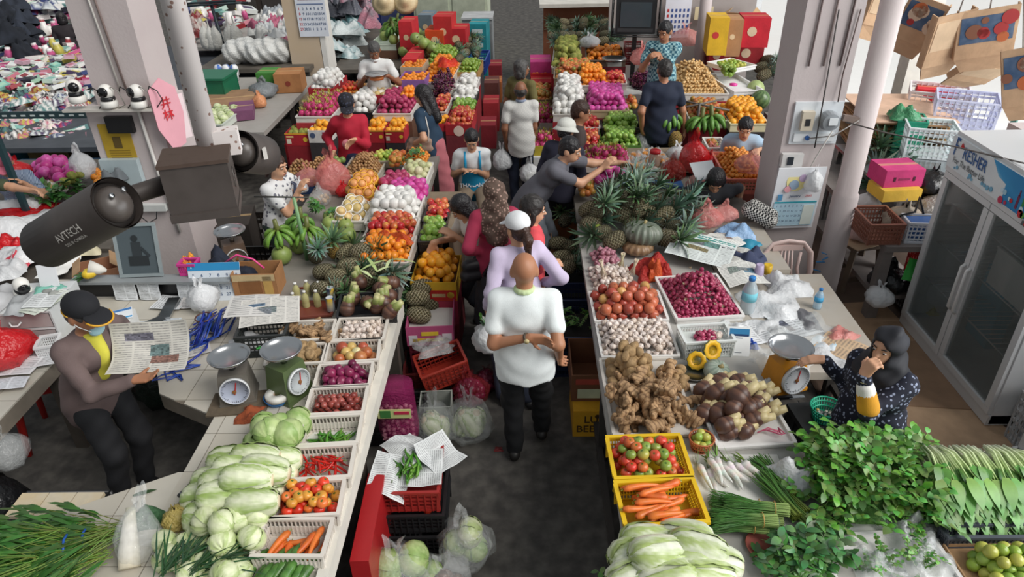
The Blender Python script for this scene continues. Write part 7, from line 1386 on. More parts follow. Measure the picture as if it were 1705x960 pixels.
b=MB();b.box((0,-.008,.25),(.36,.003,.04),C('#c86a6a'));b.box((0,-.008,.17),(.4,.003,.012),C('#3f5a8a'));p_f('heading',b,PRINT,e)
b=MB();b.box((0,0,0),(.08,.5,4.6));struct('trim_7',b.mesh('pale_strip',MWHITE,False),loc=(-3.2,11.85,2.3))
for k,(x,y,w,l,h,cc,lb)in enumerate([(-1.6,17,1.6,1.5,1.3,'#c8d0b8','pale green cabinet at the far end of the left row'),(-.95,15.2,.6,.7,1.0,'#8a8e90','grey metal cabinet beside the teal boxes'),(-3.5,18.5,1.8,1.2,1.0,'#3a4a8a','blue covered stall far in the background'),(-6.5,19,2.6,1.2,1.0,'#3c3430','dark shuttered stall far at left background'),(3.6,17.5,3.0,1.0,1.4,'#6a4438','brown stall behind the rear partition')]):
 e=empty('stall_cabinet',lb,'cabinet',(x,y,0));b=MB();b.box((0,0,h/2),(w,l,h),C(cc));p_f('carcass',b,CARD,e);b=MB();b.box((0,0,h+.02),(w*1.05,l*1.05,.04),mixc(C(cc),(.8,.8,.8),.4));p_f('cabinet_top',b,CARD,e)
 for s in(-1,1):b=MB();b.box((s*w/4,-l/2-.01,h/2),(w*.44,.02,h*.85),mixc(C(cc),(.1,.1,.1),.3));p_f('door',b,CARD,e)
scale(P(398,448,.62),.5,'old brown dial scale with steel pan left of the banana stand','#6a5648','#8a7a6c',.3,.13,.09)
carton((P(398,448,0),.5,.5,.2),0,.61,'#3a332e','dim dark carton under the old brown scale',closed=True)
slotted((Vector((-2.62,6.4,0)),.5,.8,0),0,.55,'#26221f','dark crate on the floor behind the banana stand',slots=10,pattern='mesh')
goods((0,170,140,250),.60,60,PK,'hair_clip_pack','small hair clip card below the green rail','packet','hair clip cards below the rail',(1,1.6),.08)
goods((300,2,420,55),.92,40,PK+JR,'counter_goods','small grocery item on the far grey counter','goods','groceries on the far counter',(1.4,2.4),.1)
goods((300,35,340,75),.9,14,[crumple('red_pack',.3,.24,.16,M('maroon_pack','#8a2a2c','#c8c0b8',rough=.5),15)],'grocery_bag','brown red bagged grocery behind the pole','bag','bagged groceries behind the pole',(.9,1.3),.2)
# ================================================================== PEOPLE
SKIN={'tan':M('skin_tan','#b07c5c','#a87254',rough=.5,nz=.08,rnd=0),'light':M('skin_light','#cf9f80','#c69474',rough=.5,nz=.06,rnd=0),'brown':M('skin_brown','#8f5f44','#85563c',rough=.5,nz=.08,rnd=0)}
HAIR={'black':M('hair_black','#17151a','#221e20',rough=.4,nz=.3,rnd=0,bump=.5,bscale=70),'grey':M('hair_grey','#5c5a58','#3e3c3c',rough=.6,nz=.4,rnd=0,bump=.5),'brown':M('hair_brown','#4a2e22','#36221a',rough=.4,nz=.3,rnd=0,bump=.5,bscale=70),'dark':M('hair_dark','#241f1e','#35302e',rough=.5,nz=.3,rnd=0,bump=.5)}
def cloth(c,c2=None,rough=.85):return M('cloth_'+c+(c2 or ''),c,c2 or c,rough=rough,scale=9,nz=.12,rnd=0,bump=.12,bscale=200)
def patterned(name,c1,c2,kind='check',scale=30,th=.30):
 m=M(name,c1,rough=.85,rnd=0);nt=m.node_tree;b=nt.nodes['Principled BSDF'];tc=nt.nodes.new('ShaderNodeTexCoord')
 if kind=='check':t=nt.nodes.new('ShaderNodeTexChecker');t.inputs['Scale'].default_value=scale;t.inputs[1].default_value=(*C(c1),1);t.inputs[2].default_value=(*C(c2),1);o=t.outputs[0]
 elif kind=='stripe':
  w=nt.nodes.new('ShaderNodeTexWave');w.bands_direction='X';w.inputs['Scale'].default_value=scale;mx=nt.nodes.new('ShaderNodeMix');mx.data_type='RGBA';mx.inputs[6].default_value=(*C(c1),1);mx.inputs[7].default_value=(*C(c2),1);nt.links.new(tc.outputs['Object'],w.inputs[0]);nt.links.new(w.outputs['Fac'],mx.inputs[0]);o=mx.outputs[2];t=None
 else:
  v=nt.nodes.new('ShaderNodeTexVoronoi');v.inputs['Scale'].default_value=scale;r=nt.nodes.new('ShaderNodeMapRange');r.inputs[1].default_value=th;r.inputs[2].default_value=th+.04;mx=nt.nodes.new('ShaderNodeMix');mx.data_type='RGBA';mx.inputs[6].default_value=(*C(c2),1);mx.inputs[7].default_value=(*C(c1),1)
  nt.links.new(tc.outputs['Object'],v.inputs['Vector']);nt.links.new(v.outputs['Distance'],r.inputs[0]);nt.links.new(r.outputs[0],mx.inputs[0]);o=mx.outputs[2];t=None
 if t is not None:nt.links.new(tc.outputs['Object'],t.inputs[0])
 nt.links.new(o,b.inputs['Base Color']);return m
EYEW=M('eye_white','#d8d0c8',rough=.3,rnd=0,nz=0);EYED=M('eye_dark','#1a1414',rough=.2,rnd=0,nz=0);LIP=M('lips','#8f4c44',rough=.5,rnd=0,nz=0)
def ik(a,t,l1,l2,hint):
 a,t=np.array(a,float),np.array(t,float);d=t-a;L0=np.linalg.norm(d);mx=(l1+l2)*.995
 if L0>mx:d=d/L0*mx;t=a+d;L0=mx
 u=d/L0;x=(l1*l1-l2*l2+L0*L0)/(2*L0);h=math.sqrt(max(0,l1*l1-x*x));hn=np.array(hint,float)-u*np.dot(hint,u);hn/=max(1e-6,np.linalg.norm(hn));return a+u*x+hn*h,t
def hand(pr,w,d,n,side,curl=.5,s=1.0,fat=1.0):
 d=np.array(d,float);d/=np.linalg.norm(d);n=np.array(n,float);n-=d*np.dot(n,d);n/=max(1e-6,np.linalg.norm(n));ax=np.cross(d,n)
 for i,(ln)in enumerate((.036,.042,.045,.038)):
  base=w+d*.082*s+ax*(i-1.5)*.0195*s*side;pr.append(('c',w+d*.01*s+ax*(i-1.5)*.012*s*side,base,.0165*s,.0125*s,.012))
  a1,a2=curl*.8,curl*1.7;m=base+(d*cos(a1)+n*sin(a1))*ln*s;e=m+(d*cos(a2)+n*sin(a2))*ln*.85*s
  pr.append(('c',base,m,.0098*s*fat,.0088*s*fat,.006));pr.append(('c',m,e,.0088*s*fat,.0068*s*fat,.006))
 tb=w+d*.03*s-ax*.024*s*side*-1;tb=w+d*.028*s+ax*(2.0)*.0135*s*side;t1=tb+(d*.6+ax*.75*side+n*.3)*.036*s;t2=t1+(d*.85+ax*.25*side+n*.45)*.030*s
 pr.append(('c',tb,t1,.0135*s*fat,.0105*s*fat,.01));pr.append(('c',t1,t2,.0105*s*fat,.008*s*fat,.006))
def Rz(a):c,s=cos(a),sin(a);return np.array([[c,-s,0],[s,c,0],[0,0,1.]])
def Rx(a):c,s=cos(a),sin(a);return np.array([[1.,0,0],[0,c,-s],[0,s,c]])
def Ry(a):c,s=cos(a),sin(a);return np.array([[c,0,s],[0,1.,0],[-s,0,c]])
def person(label,head,face=0,H=1.65,lean=0,side=0,hyaw=0,hpitch=0,hands=(None,None),hdir=(None,None),hn=(None,None),curl=(.5,.5),elbow=(None,None),skin='tan',shirt='#ffffff',sleeve='short',shirtlen=.10,trousers='#22242a',hair='black',hairstyle='short',hat=None,shoe='#1c1c1e',female=False,res=.011,fat=1.0,feet=None,skirt=None,sit=None,collar=None,pelvis_y=0,hide_legs=False,shirtmat=None,long_hem=None,beard=False):
 s=H/1.70;f=math.radians(face);la,sa=math.radians(lean),math.radians(side)
 Rt=Rx(la)@Ry(sa)
 T=Rt@np.array([0,0,1.]);X=Rt@np.array([1.,0,0]);B=Rt@np.array([0,1.,0])
 sw=(.158 if female else .172)*s;Rh=Rx(la*.35)@Rz(math.radians(hyaw))@Rx(math.radians(hpitch))
 rel=lambda t,x=0,y=0:T*t*s+X*x*s+B*y*s
 neck=rel(.50,0,.0);hc=neck+(T*.6+np.array([0,0,.4]))/np.linalg.norm(T*.6+np.array([0,0,.4]))*.135*s-B*.015*s
 hw=np.array(P(*head));pz=head[2]-hc[2];loc=hw-Rz(f)@hc;loc[2]=0
 P0=np.array([0,0,pz]);inv=Rz(-f)
 def tgt(h):
  if h is None:return None
  q=PY(h[0],h[1],loc[1]+h[2]);return inv@(np.array(q)-loc)
 neck=P0+neck;hc=P0+hc
 root=empty('person',label,'person',tuple(loc),f)
 body=[];shp=[];trp=[]
 pel,wai,che=P0+rel(.02),P0+rel(.16),P0+rel(.34)
 bw=.148 if female else .15
 body+=[('e',pel,(bw*s*fat,.10*s*fat,.11*s),Rt),('e',wai,((.122 if female else .135)*s*fat,.09*s*fat,.13*s),Rt),('e',che,((.145 if female else .160)*s*fat,.105*s*fat,.15*s),Rt),('c',P0+rel(.44,-sw/s*.75),P0+rel(.44,sw/s*.75),.058*s,.058*s),('c',P0+rel(.46),neck+(hc-neck)*.55,.054*s,.05*s)]
 shp+=[('e',wai-T*.02,((.150 if female else .160)*s*fat,.115*s*fat,.15*s),Rt),('e',che,((.163 if female else .178)*s*fat,.122*s*fat,.165*s),Rt),('c',P0+rel(.435,-sw/s*.8),P0+rel(.435,sw/s*.85),.074*s,.074*s),('e',P0+rel(.0),((.178 if female else .186)*s*fat,.138*s*fat,.36*s),Rt)]
 if long_hem:shp.append(('c',P0+rel(.0),P0+np.array([0,0,-long_hem]),.16*s*fat,.19*s*fat))
 hr=Rh
 hp=lambda x,y,z:hc+hr@(np.array([x,y,z])*s)
 body+=[('e',hp(0,.012,.022),(.075*s,.092*s,.092*s),hr),('e',hp(0,-.028,-.05),(.055*s,.058*s,.062*s),hr),('c',hp(0,-.082,.004),hp(0,-.100,-.026),.010*s,.014*s,.012),('c',hp(-.018,-.078,-.062),hp(.018,-.078,-.062),.012*s,.012*s,.01),('c',hp(-.035,-.072,.022),hp(.035,-.072,.022),.014*s,.014*s,.012)]
 if hat!='hijab':body+=[('e',hp(-.078,.012,-.012),(.012*s,.02*s,.03*s),hr),('e',hp(.078,.012,-.012),(.012*s,.02*s,.03*s),hr)]
 arms={}
 for i,sx in enumerate((-1,1)):
  sh=P0+rel(.44,sx*sw/s);t=tgt(hands[i])
  if t is None:t=sh+np.array([sx*.05,-.06,-.50])*s
  el,wr=ik(sh,t,.285*s,.25*s,elbow[i]if elbow[i]is not None else(sx*.5,.8,-.6))
  d=hdir[i]if hdir[i]is not None else(wr-el);d=np.array(d,float)
  if hdir[i]is not None:d=inv@d
  nn=np.array(hn[i],float)if hn[i]is not None else np.array([-sx*.6,-.3,-.5]);nn=inv@nn if hn[i]is not None else nn
  body+=[('c',sh,el,.048*s,.039*s),('c',el,wr,.038*s,.026*s)];hand(body,wr,d,nn,sx,curl[i],s*1.02,1.05 if res>.009 else 1)
  if sleeve=='short':shp+=[('c',sh,sh+(el-sh)*.62,.058*s,.060*s)]
  elif sleeve=='long':shp+=[('c',sh,el,.062*s,.052*s),('c',el,el+(wr-el)*.92,.052*s,.041*s)]
  elif sleeve=='three':shp+=[('c',sh,el,.062*s,.052*s),('c',el,el+(wr-el)*.55,.052*s,.045*s)]
  arms[sx]=(sh,el,wr)
 shoes=[];an_=[]
 for i,sx in enumerate((-1,1)):
  hip=P0+np.array([sx*.088*s,0,-.02]);ft=(inv@(np.array(P(feet[i][0],feet[i][1],.08))-loc))if feet else np.array([sx*.1,-.02 if sit is None else-.36,.08*s])
  kn,an=ik(hip,ft,.43*s,.43*s,(sx*.1,-1,.1));body+=[('c',hip,kn,.078*s*fat,.054*s),('c',kn,an,.052*s,.036*s),('c',an+np.array([0,.03,-.045])*s,an+np.array([0,-.13,-.055])*s,.034*s,.026*s)]
  trp+=[('c',hip+np.array([0,0,.03]),kn,.096*s*fat,.076*s),('c',kn,an+(an-kn)*.02,.076*s,.062*s)]
  shoes+=[('c',an+np.array([0,.045,-.045])*s,an+np.array([0,-.15,-.05])*s,.042*s,.034*s)];an_.append(an)
 trp.append(('e',pel-T*.01,(.160*s*fat,.113*s*fat,.12*s),Rt))
 me=sdf_mesh('body',body,res*s,SKIN[skin],.028*s);obj('body',me,parent=root)
 ph=rn()*6
 fold=lambda x,y,z:.0035*np.sin(x*38+z*22+ph)+.003*np.sin(z*46-x*18+y*30+ph*2)
 smat=shirtmat or cloth(shirt);hem=P0-T*shirtlen*s
 if long_hem:hem=P0+np.array([0,0,-long_hem])
 obj('shirt',sdf_mesh('shirt',shp,max(res,.0105)*s,smat,.03*s,clips=[(hem,-T if not long_hem else np.array([0,0,-1.]))],lump=fold),parent=root)
 if collar:
  cpr=[('c',neck+T*.012*s+X*.05*s*cos(a)+B*.052*s*sin(a),neck+T*.012*s+X*.05*s*cos(a+.5)+B*.052*s*sin(a+.5),.016*s,.016*s)for a in np.arange(0,6.28,.5)]
  obj('collar',sdf_mesh('collar',cpr,.008*s,cloth(collar),.01),parent=root)
 if not hide_legs:
  if skirt:
   obj('skirt',sdf_mesh('skirt',[('c',P0+np.array([0,0,.03]),P0+np.array([0,0,-.55*s]),.15*s*fat,.23*s)],.013,cloth(skirt),.03,lump=fold,clips=[(P0+np.array([0,0,-.6*s]),(0,0,-1))]),parent=root)
  else:obj('trousers',sdf_mesh('trousers',trp,max(res,.0115)*s,cloth(trousers),.035*s,lump=fold,clips=[((0,0,.05),(0,0,-1))]),parent=root)
  for k in(0,1):obj('shoe',sdf_mesh('shoe',[shoes[k]],.010,cloth(shoe,rough=.5),.01,clips=[((0,0,.003),(0,0,-1))]),parent=root)
 hs=[];sub=[('e',hp(0,-.085,-.055),(.064*s,.07*s,.096*s),hr)]
 if hairstyle=='short':hs=[('e',hp(0,.018,.032),(.084*s,.098*s,.094*s),hr),('e',hp(0,.055,-.02),(.07*s,.055*s,.07*s),hr)];sub.append(('e',hp(0,-.02,-.13),(.12*s,.13*s,.085*s),hr))
 elif hairstyle=='bob':hs=[('e',hp(0,.018,.032),(.088*s,.102*s,.096*s),hr),('e',hp(0,.04,-.06),(.088*s,.072*s,.09*s),hr),('c',hp(-.075,-.005,.0),hp(-.078,.0,-.10),.022*s,.02*s),('c',hp(.075,-.005,.0),hp(.078,.0,-.10),.022*s,.02*s)]
 elif hairstyle=='long':hs=[('e',hp(0,.018,.032),(.088*s,.102*s,.096*s),hr),('c',hp(0,.06,-.02),hp(0,.095,-.30),.075*s,.06*s),('c',hp(-.075,.01,.0),hp(-.085,.05,-.22),.026*s,.03*s),('c',hp(.075,.01,.0),hp(.085,.05,-.22),.026*s,.03*s)]
 elif hairstyle=='tied':hs=[('e',hp(0,.018,.032),(.083*s,.099*s,.093*s),hr),('e',hp(0,.05,-.02),(.068*s,.055*s,.07*s),hr),('c',hp(0,.10,.01),hp(0,.125,-.14),.03*s,.018*s)]
 elif hairstyle=='balding':hs=[('e',hp(0,.03,-.01),(.083*s,.088*s,.07*s),hr)];sub.append(('e',hp(0,-.02,-.13),(.12*s,.13*s,.085*s),hr))
 if hs and hat!='hijab':
  obj('hair',sdf_mesh('hair',hs,.0095,HAIR[hair],.03*s,sub=sub,lump=lambda x,y,z:.002*np.sin(x*160+z*60)+.002*np.sin(y*150-z*50)),parent=root)
 if hairstyle!='bald_back' and hat!='hijab' or True:
  for sx in(-1,1):
   b=ball(.0105*s,.62,8,6,col=C('#d8d0c8'));obj('eye',b.mesh('eye',EYEW),tuple(hp(sx*.031,-.0785,.004)),Euler((0,0,0)),1,root)
   b=ball(.0075*s,.8,8,6,col=C('#1a1414'));obj('iris',b.mesh('iris',EYED),tuple(hp(sx*.031,-.0850,.002)),(0,0,0),1,root)
   b=MB();b.tube([hp(sx*.014,-.094,.026),hp(sx*.032,-.090,.031),hp(sx*.05,-.078,.024)],[.0035*s,.0042*s,.002*s],5,C('#1f1818'));p_s('eyebrow',b,HAIR['dark'],root)
  b=MB();b.tube([hp(-.024,-.084,-.060),hp(0,-.0925,-.057),hp(.024,-.084,-.060)],[.003*s,.0065*s,.003*s],6,C('#8f4c44'));p_s('mouth',b,LIP,root)
 if hat and hat!='hijab':
  kind,hm=hat
  if kind=='cap':
   hp2=[('e',hp(0,.015,.055),(.092*s,.108*s,.085*s),hr)];o=obj('cap',sdf_mesh('cap',hp2,.009,hm,.02,clips=[(hp(0,0,.022),hr@np.array([0,0,-1.]))]),parent=root)
   obj('peak',sdf_mesh('peak',[('e',hp(0,-.105,.028),(.080*s,.078*s,.0125*s),hr@Rx(.25))],.007,hm,.01),parent=o)
  elif kind=='bucket':
   o=obj('hat_crown',sdf_mesh('hat',[('e',hp(0,.012,.05),(.096*s,.11*s,.085*s),hr)],.009,hm,.02,clips=[(hp(0,0,.01),hr@np.array([0,0,-1.]))]),parent=root);b=MB();Rm=Matrix([list(r)for r in hr])
   b.lathe([(.09*s,.02*s),(.115*s,-.005*s),(.14*s,-.03*s),(.137*s,-.034*s),(.112*s,-.01*s),(.088*s,.012*s)],24,(.8,.8,.8),at=tuple(hp(0,.012,.03)),R=Rm);p_s('brim',b,hm,o)
 info=dict(root=root,loc=loc,f=f,s=s,hp=hp,hr=hr,P0=P0,rel=rel,T=T,X=X,B=B,neck=neck,arms=arms,Rt=Rt,ankles=an_,hc=hc)
 return info
def scarf(I,mat,chest=.18,name='headscarf',wide=1.0):
 hp,s,hr=I['hp'],I['s'],I['hr'];pr=[('e',hp(0,.015,.03),(.092*s,.107*s,.102*s),hr),('e',hp(0,.0,-.07),(.085*s,.095*s,.09*s),hr),('c',hp(0,.02,-.1),I['P0']+I['rel'](.43),.085*s,.12*s*wide),('e',I['P0']+I['rel'](.40),(.17*s*wide,.135*s,chest*s),I['Rt']),('c',hp(0,.07,-.05),I['P0']+I['rel'](.30,0,.1),.07*s,.1*s)]
 return obj(name,sdf_mesh(name,pr,.0105,mat,.04*s,sub=[('e',hp(0,-.10,-.018),(.064*s,.075*s,.088*s),hr)],lump=lambda x,y,z:.005*np.sin(z*70+x*30)+.004*np.sin(x*60-z*40+y*30)),parent=I['root'])
I1=person('bald man in white polo shirt walking away with one hand behind his back',(873,449,1.56),178,1.68,2,0,4,0,hands=((931,592,-.03),(880,562,-.17)),hdir=(None,(1,-.05,-.12)),hn=((1,0,0),(0,-1,-.2)),curl=(.6,.45),elbow=((-.15,.5,-1),(.25,.35,-1)),skin='tan',shirt='#e6ecec',trousers='#16171a',hairstyle='none',collar='#c9dba8',res=.0075,fat=1.08,shirtlen=.13,feet=((902,712),(857,742)),shoe='#22201e')
b=MB();sh,el,wr=I1['arms'][1];u=(wr-el)/np.linalg.norm(wr-el);c0=Vector(wr-u*.012);Rm=Vector(u).to_track_quat('Z','Y').to_matrix();b.lathe([(.030,-.006),(.034,-.006),(.034,.006),(.030,.006)],18,C('#4a4034'),at=c0,R=Rm);b.lathe([(.001,0),(.016,0),(.016,.007),(.001,.008)],14,C('#c9b98a'),at=c0+Vector((0,.033,0)),R=MR(-1.57,3,'X'));obj('wristwatch',b.mesh('wristwatch',PLAS),parent=I1['root'])
b=MB();an=I1['ankles'][1];b.tube([(an[0]-.03,an[1]+.05,.012),(an[0]-.035,an[1]-.06,.012)],.006,6,C('#e6e4e0'));b.tube([(an[0]+.03,an[1]+.05,.012),(an[0]+.035,an[1]-.06,.012)],.006,6,C('#e6e4e0'));b.tube([(an[0]-.03,an[1]+.055,.012),(an[0]+.03,an[1]+.055,.012)],.006,6,C('#e6e4e0'));obj('shoe_trim',b.mesh('shoe_trim',PLAS),parent=I1['root'])
WCAP=cloth('#e6e8ea');I2=person('woman in white cap and lavender long sleeves with a brown ponytail',(861,380,1.44),200,1.60,4,0,15,5,hands=((905,470,.12),(812,512,-.02)),sleeve='long',shirt='#c9bcd6',trousers='#2a3040',hair='brown',hairstyle='tied',hat=('cap',WCAP),female=True,res=.010,shirtlen=.18,skin='light',feet=((880,660),(838,655)))
hp=I2['hp'];obj('ponytail',sdf_mesh('ponytail',[('c',hp(0,.09,.02),hp(.01,.15,-.05),.03,.035),('c',hp(.01,.15,-.05),hp(.015,.15,-.2),.035,.02)],.009,HAIR['brown'],.02,lump=lambda x,y,z:.003*np.sin(x*150+z*40)),parent=I2['root'])
I3=person('woman in maroon top with patterned brown headscarf seen from behind',(822,322,1.46),192,1.58,3,0,25,10,hands=((862,420,.12),(800,420,-.02)),sleeve='long',shirt='#9c2a48',trousers='#2c2a30',hair='black',hairstyle='none',hat='hijab',female=True,res=.012,shirtlen=.3,skirt='#2c2a30',skin='light')
scarf(I3,patterned('scarf_print','#5c4a40','#a08478','voronoi',40),.16)
b=MB();b.tube([I3['P0']+I3['rel'](.47,-.12,.12),I3['P0']+I3['rel'](.2,-.02,.15),I3['P0']+I3['rel'](-.05,.14,.12)],.016,6,C('#26242a'));obj('bag_strap',b.mesh('bag_strap',PLAS),parent=I3['root'])
I4=person('young woman in white tee reaching into the orange box',(768,345,1.24),-62,1.55,30,0,-10,28,hands=((722,403,-.08),(757,392,-.10)),hdir=((-.4,-.2,-1),None),shirt='#d9d8d2',trousers='#2a2c34',hair='black',hairstyle='bob',female=True,res=.0095,skin='light',shirtlen=.12)
I5=person('older woman in coral shirt facing right with short black hair',(888,348,1.48),100,1.55,3,0,-8,8,hands=((915,442,-.12),(922,445,.0)),shirt='#d84e56',trousers='#5a2c38',hair='dark',hairstyle='bob',female=True,res=.0105,skin='light',shirtlen=.18,sleeve='three')
I6=person('man in grey tee leaning right over the fruit with outstretched arm',(950,249,1.42),72,1.70,38,0,-4,0,hands=((1003,280,-.1),(1046,272,.18)),hdir=((.4,0,.5),(1,.1,-.2)),elbow=((-.4,.2,-1),(.3,.3,-1)),shirt='#62626a',trousers='#6a7078',hair='black',hairstyle='short',res=.010,skin='light',shirtlen=.16)
I7=person('man in pale shirt standing in the far aisle with plastic bags',(867,150,1.42),188,1.54,0,0,-14,0,hands=((885,248,0),(843,240,0)),shirt='#c9c7c2',shirtmat=patterned('shirt_weave','#c4c3bf','#cfcdc8','check',60),trousers='#242c40',hair='dark',hairstyle='balding',res=.012,skin='brown',shirtlen=.22,feet=((878,325),(858,328)),collar='#8f9ab0')
I8=person('grey haired woman in olive top beyond the pale shirt man',(869,114,1.46),150,1.58,0,0,-40,0,shirt='#6a6238',trousers='#3a3428',hair='grey',hairstyle='bob',female=True,res=.013,skin='brown',shirtlen=.2)
I9=person('person in white bucket hat and dark navy jacket',(943,217,1.42),150,1.60,14,0,0,12,sleeve='long',shirt='#2a2a3c',trousers='#24242c',hat=('bucket',cloth('#dcdcd4')),hairstyle='short',res=.012,skin='light')
I10=person('man with short brown hair bending behind the white hat',(968,186,1.47),95,1.66,12,0,0,5,shirt='#4a3f3c',hair='brown',hairstyle='short',res=.012,skin='tan')
I11=person('man in navy tee and black trousers seen from behind',(1106,116,1.58),183,1.72,2,0,6,6,hands=((1140,222,.05),(1069,214,-.03)),shirt='#1c2438',trousers='#17171b',hair='dark',hairstyle='short',res=.0105,skin='tan',shirtlen=.2,fat=1.1)
I12=person('seller in teal checked shirt looking at a phone',(1107,52,1.86),-18,1.70,6,0,-18,18,hands=((1083,92,-.18),(1097,90,-.28)),hdir=((.6,-.4,.1),(-.5,-.5,.1)),curl=(.8,.7),shirt='#3a7a8a',shirtmat=patterned('teal_check','#2f6478','#9cc4c8','check',34),trousers='#2a2c34',hairstyle='short',res=.011,skin='tan')
b=MB();b.box((0,0,0),(.075,.15,.012),C('#1a1a1e'));obj('phone',b.mesh('phone',PLAS,False),tuple(Vector(PY(1090,88,I12['loc'][1]-.27))),(.5,0,.6),lb='dark phone in the hands of the checked shirt seller',cat='phone')
I13=person('young woman in pale blue tee leaning over the mandarins',(1241,213,1.27),-12,1.58,32,0,0,10,hands=((1222,292,-.22),(1262,250,-.25)),shirt='#a9c2d8',trousers='#3a4048',hair='black',hairstyle='tied',female=True,res=.0105,skin='light')
I14=person('person with black hair in dark grey top bending over bags',(1192,300,1.10),-8,1.62,45,0,0,30,hands=((1165,345,-.2),(1225,352,-.2)),shirt='#46494f',hair='black',hairstyle='bob',res=.010,skin='light',trousers='#2a2a2e')
I15=person('woman in black hijab and navy floral dress touching her mouth',(1478,577,1.36),-56,1.58,4,0,0,0,hands=((1371,598,.22),(1438,624,-.20)),hdir=((-1,.1,-.1),(.35,-.05,1)),hn=((0,0,-1),(1,.3,0)),curl=(.4,1.3),elbow=((0,.3,-1),(.2,-.3,-1)),sleeve='long',shirt='#1e2238',shirtmat=patterned('navy_floral','#14182a','#8f98b0','voronoi',46),trousers='#1c1c24',hairstyle='none',hat='hijab',female=True,res=.0078,skin='light',long_hem=.55,fat=1.25,shoe='#2a1c1c')
scarf(I15,M('hijab_black','#17181f','#1e2029',rough=.7,nz=.15,rnd=0),.17,'hijab',1.12)
sh,el,wr=I15['arms'][1];obj('yellow_cuff',sdf_mesh('yellow_cuff',[('c',el+(wr-el)*.12,el+(wr-el)*.50,.058,.05)],.009,cloth('#d89a28'),.01),parent=I15['root']);obj('white_cuff',sdf_mesh('white_cuff',[('c',el+(wr-el)*.5,el+(wr-el)*.66,.05,.046)],.009,cloth('#e8e6e0'),.01),parent=I15['root'])
b=MB();u=(wr-el)/np.linalg.norm(wr-el);b.tube([Vector(wr-u*.03)+Vector((.033*cos(k*.4),.033*sin(k*.4),0))for k in range(17)],.003,5,C('#d0c090'));obj('bracelet',b.mesh('bracelet',PLAS),parent=I15['root'])
I16=person('young seller in white tee and bright blue apron looking down',(785,232,1.17),4,1.56,14,0,0,28,hands=((771,283,-.22),(793,284,-.24)),hdir=((1,-.2,.1),(-1,-.2,.1)),shirt='#dfe2e4',trousers='#8a7a68',hair='black',hairstyle='tied',female=True,res=.009,skin='light',sit=True)
P0,rel=I16['P0'],I16['rel'];ap=[('e',P0+rel(.16,0,-.045),(.125,.10,.17),I16['Rt']),('e',P0+rel(-.02,0,-.06),(.15,.10,.16),I16['Rt'])];o=obj('apron',sdf_mesh('apron',ap,.01,cloth('#1a96c4'),.05,clips=[(P0+rel(0,0,-.02),I16['B']),(P0+rel(.3),I16['T'])]),parent=I16['root'])
for sx in(-1,1):b=MB();b.tube([P0+rel(.27,sx*.085,-.125),P0+rel(.40,sx*.085,-.115),P0+rel(.50,sx*.085,-.04)],.014,6,C('#1a96c4'));obj('apron_strap',b.mesh('apron_strap',PLAS),parent=I16['root'])
me=textmesh('THAILAND',.062,M('ink_white','#f0f4f8'),'lettering');q=P0+rel(.10,0,-.155);obj('lettering',me,tuple(q),(1.5708-math.radians(10),0,0),1,I16['root'])
I17=person('woman in navy tee with long black hair and a beige bag',(703,158,1.45),-115,1.62,8,0,10,12,hands=((690,238,.0),(686,240,-.12)),shirt='#20384e',trousers='#b06a70',skirt='#b4666e',hair='black',hairstyle='long',female=True,res=.010,skin='light',shirtlen=.16)
e=obj('handbag',sdf_mesh('handbag',[('c',(-.09,0,0),(.09,0,0),.05,.05),('c',(-.1,0,-.08),(.1,0,-.08),.055,.055)],.012,cloth('#a08474'),.03),PY(700,235,I17['loc'][1]-.12),lb='beige handbag held by the woman in navy',cat='handbag');b=MB();P0,rel=I17['P0'],I17['rel'];b.tube([P0+rel(.47,.12,.06),P0+rel(.25,.17,.10),P0+rel(-.02,.16,.02)],.008,6,C('#d8d0c8'));obj('bag_strap',b.mesh('bag_strap',PLAS),parent=I17['root'])
I18=person('woman in red sweater and dark cap standing among the fruit',(577,175,1.45),14,1.60,4,0,0,22,hands=((556,250,-.15),(592,232,-.25)),hdir=((-.2,-.3,-1),(-.8,-.2,-.4)),sleeve='long',shirt='#b01c34',trousers='#283458',skirt='#283050',hair='dark',hairstyle='short',hat=('cap',patterned('dark_visor','#1c1c24','#3a3e50','voronoi',30)),female=True,res=.0095,skin='light',shirtlen=.2)
b=MB();P0,rel=I18['P0'],I18['rel'];b.lathe([(.001,0),(.05,0),(.05,.003),(.001,.003)],14,C('#c87a84'),at=Vector(P0+rel(.22,-.06,-.135)),R=MR(1.5,3,'X'));obj('shirt_print',b.mesh('shirt_print',PRINT),parent=I18['root'])
I19=person('grey haired seller in white polo holding a steel pan',(623,84,1.58),2,1.64,10,0,4,30,hands=((608,128,-.3),(646,126,-.3)),hdir=((1,-.3,0),(-1,-.3,0)),shirt='#dcdcda',trousers='#4a4038',hair='grey',hairstyle='short',res=.0105,skin='brown',collar='#e0e0de')
pp=PY(627,126,I19['loc'][1]-.36);e=empty('steel_pan','steel pan held by the seated seller','pan',tuple(pp));b=MB();b.lathe([(.001,0),(.10,.004),(.15,.03),(.146,.032),(.098,.008),(.001,.005)],22,(.7,.7,.7));p_s('pan',b,MSTEEL,e);b=MB();b.lathe([(.06,-.05),(.09,-.045),(.1,-.01),(.001,-.006)],16,C('#c8743a'));p_s('base',b,PLAS,e)
I20=person('woman in white speckled top with dark sling at the mid stall',(461,276,1.42),70,1.58,10,0,0,5,hands=((497,318,-.12),(492,322,.12)),shirt='#d6d6d6',shirtmat=patterned('speckle','#d4d4d4','#6a6a74','voronoi',22),trousers='#2a3a34',hair='brown',hairstyle='tied',female=True,res=.0105,skin='light')
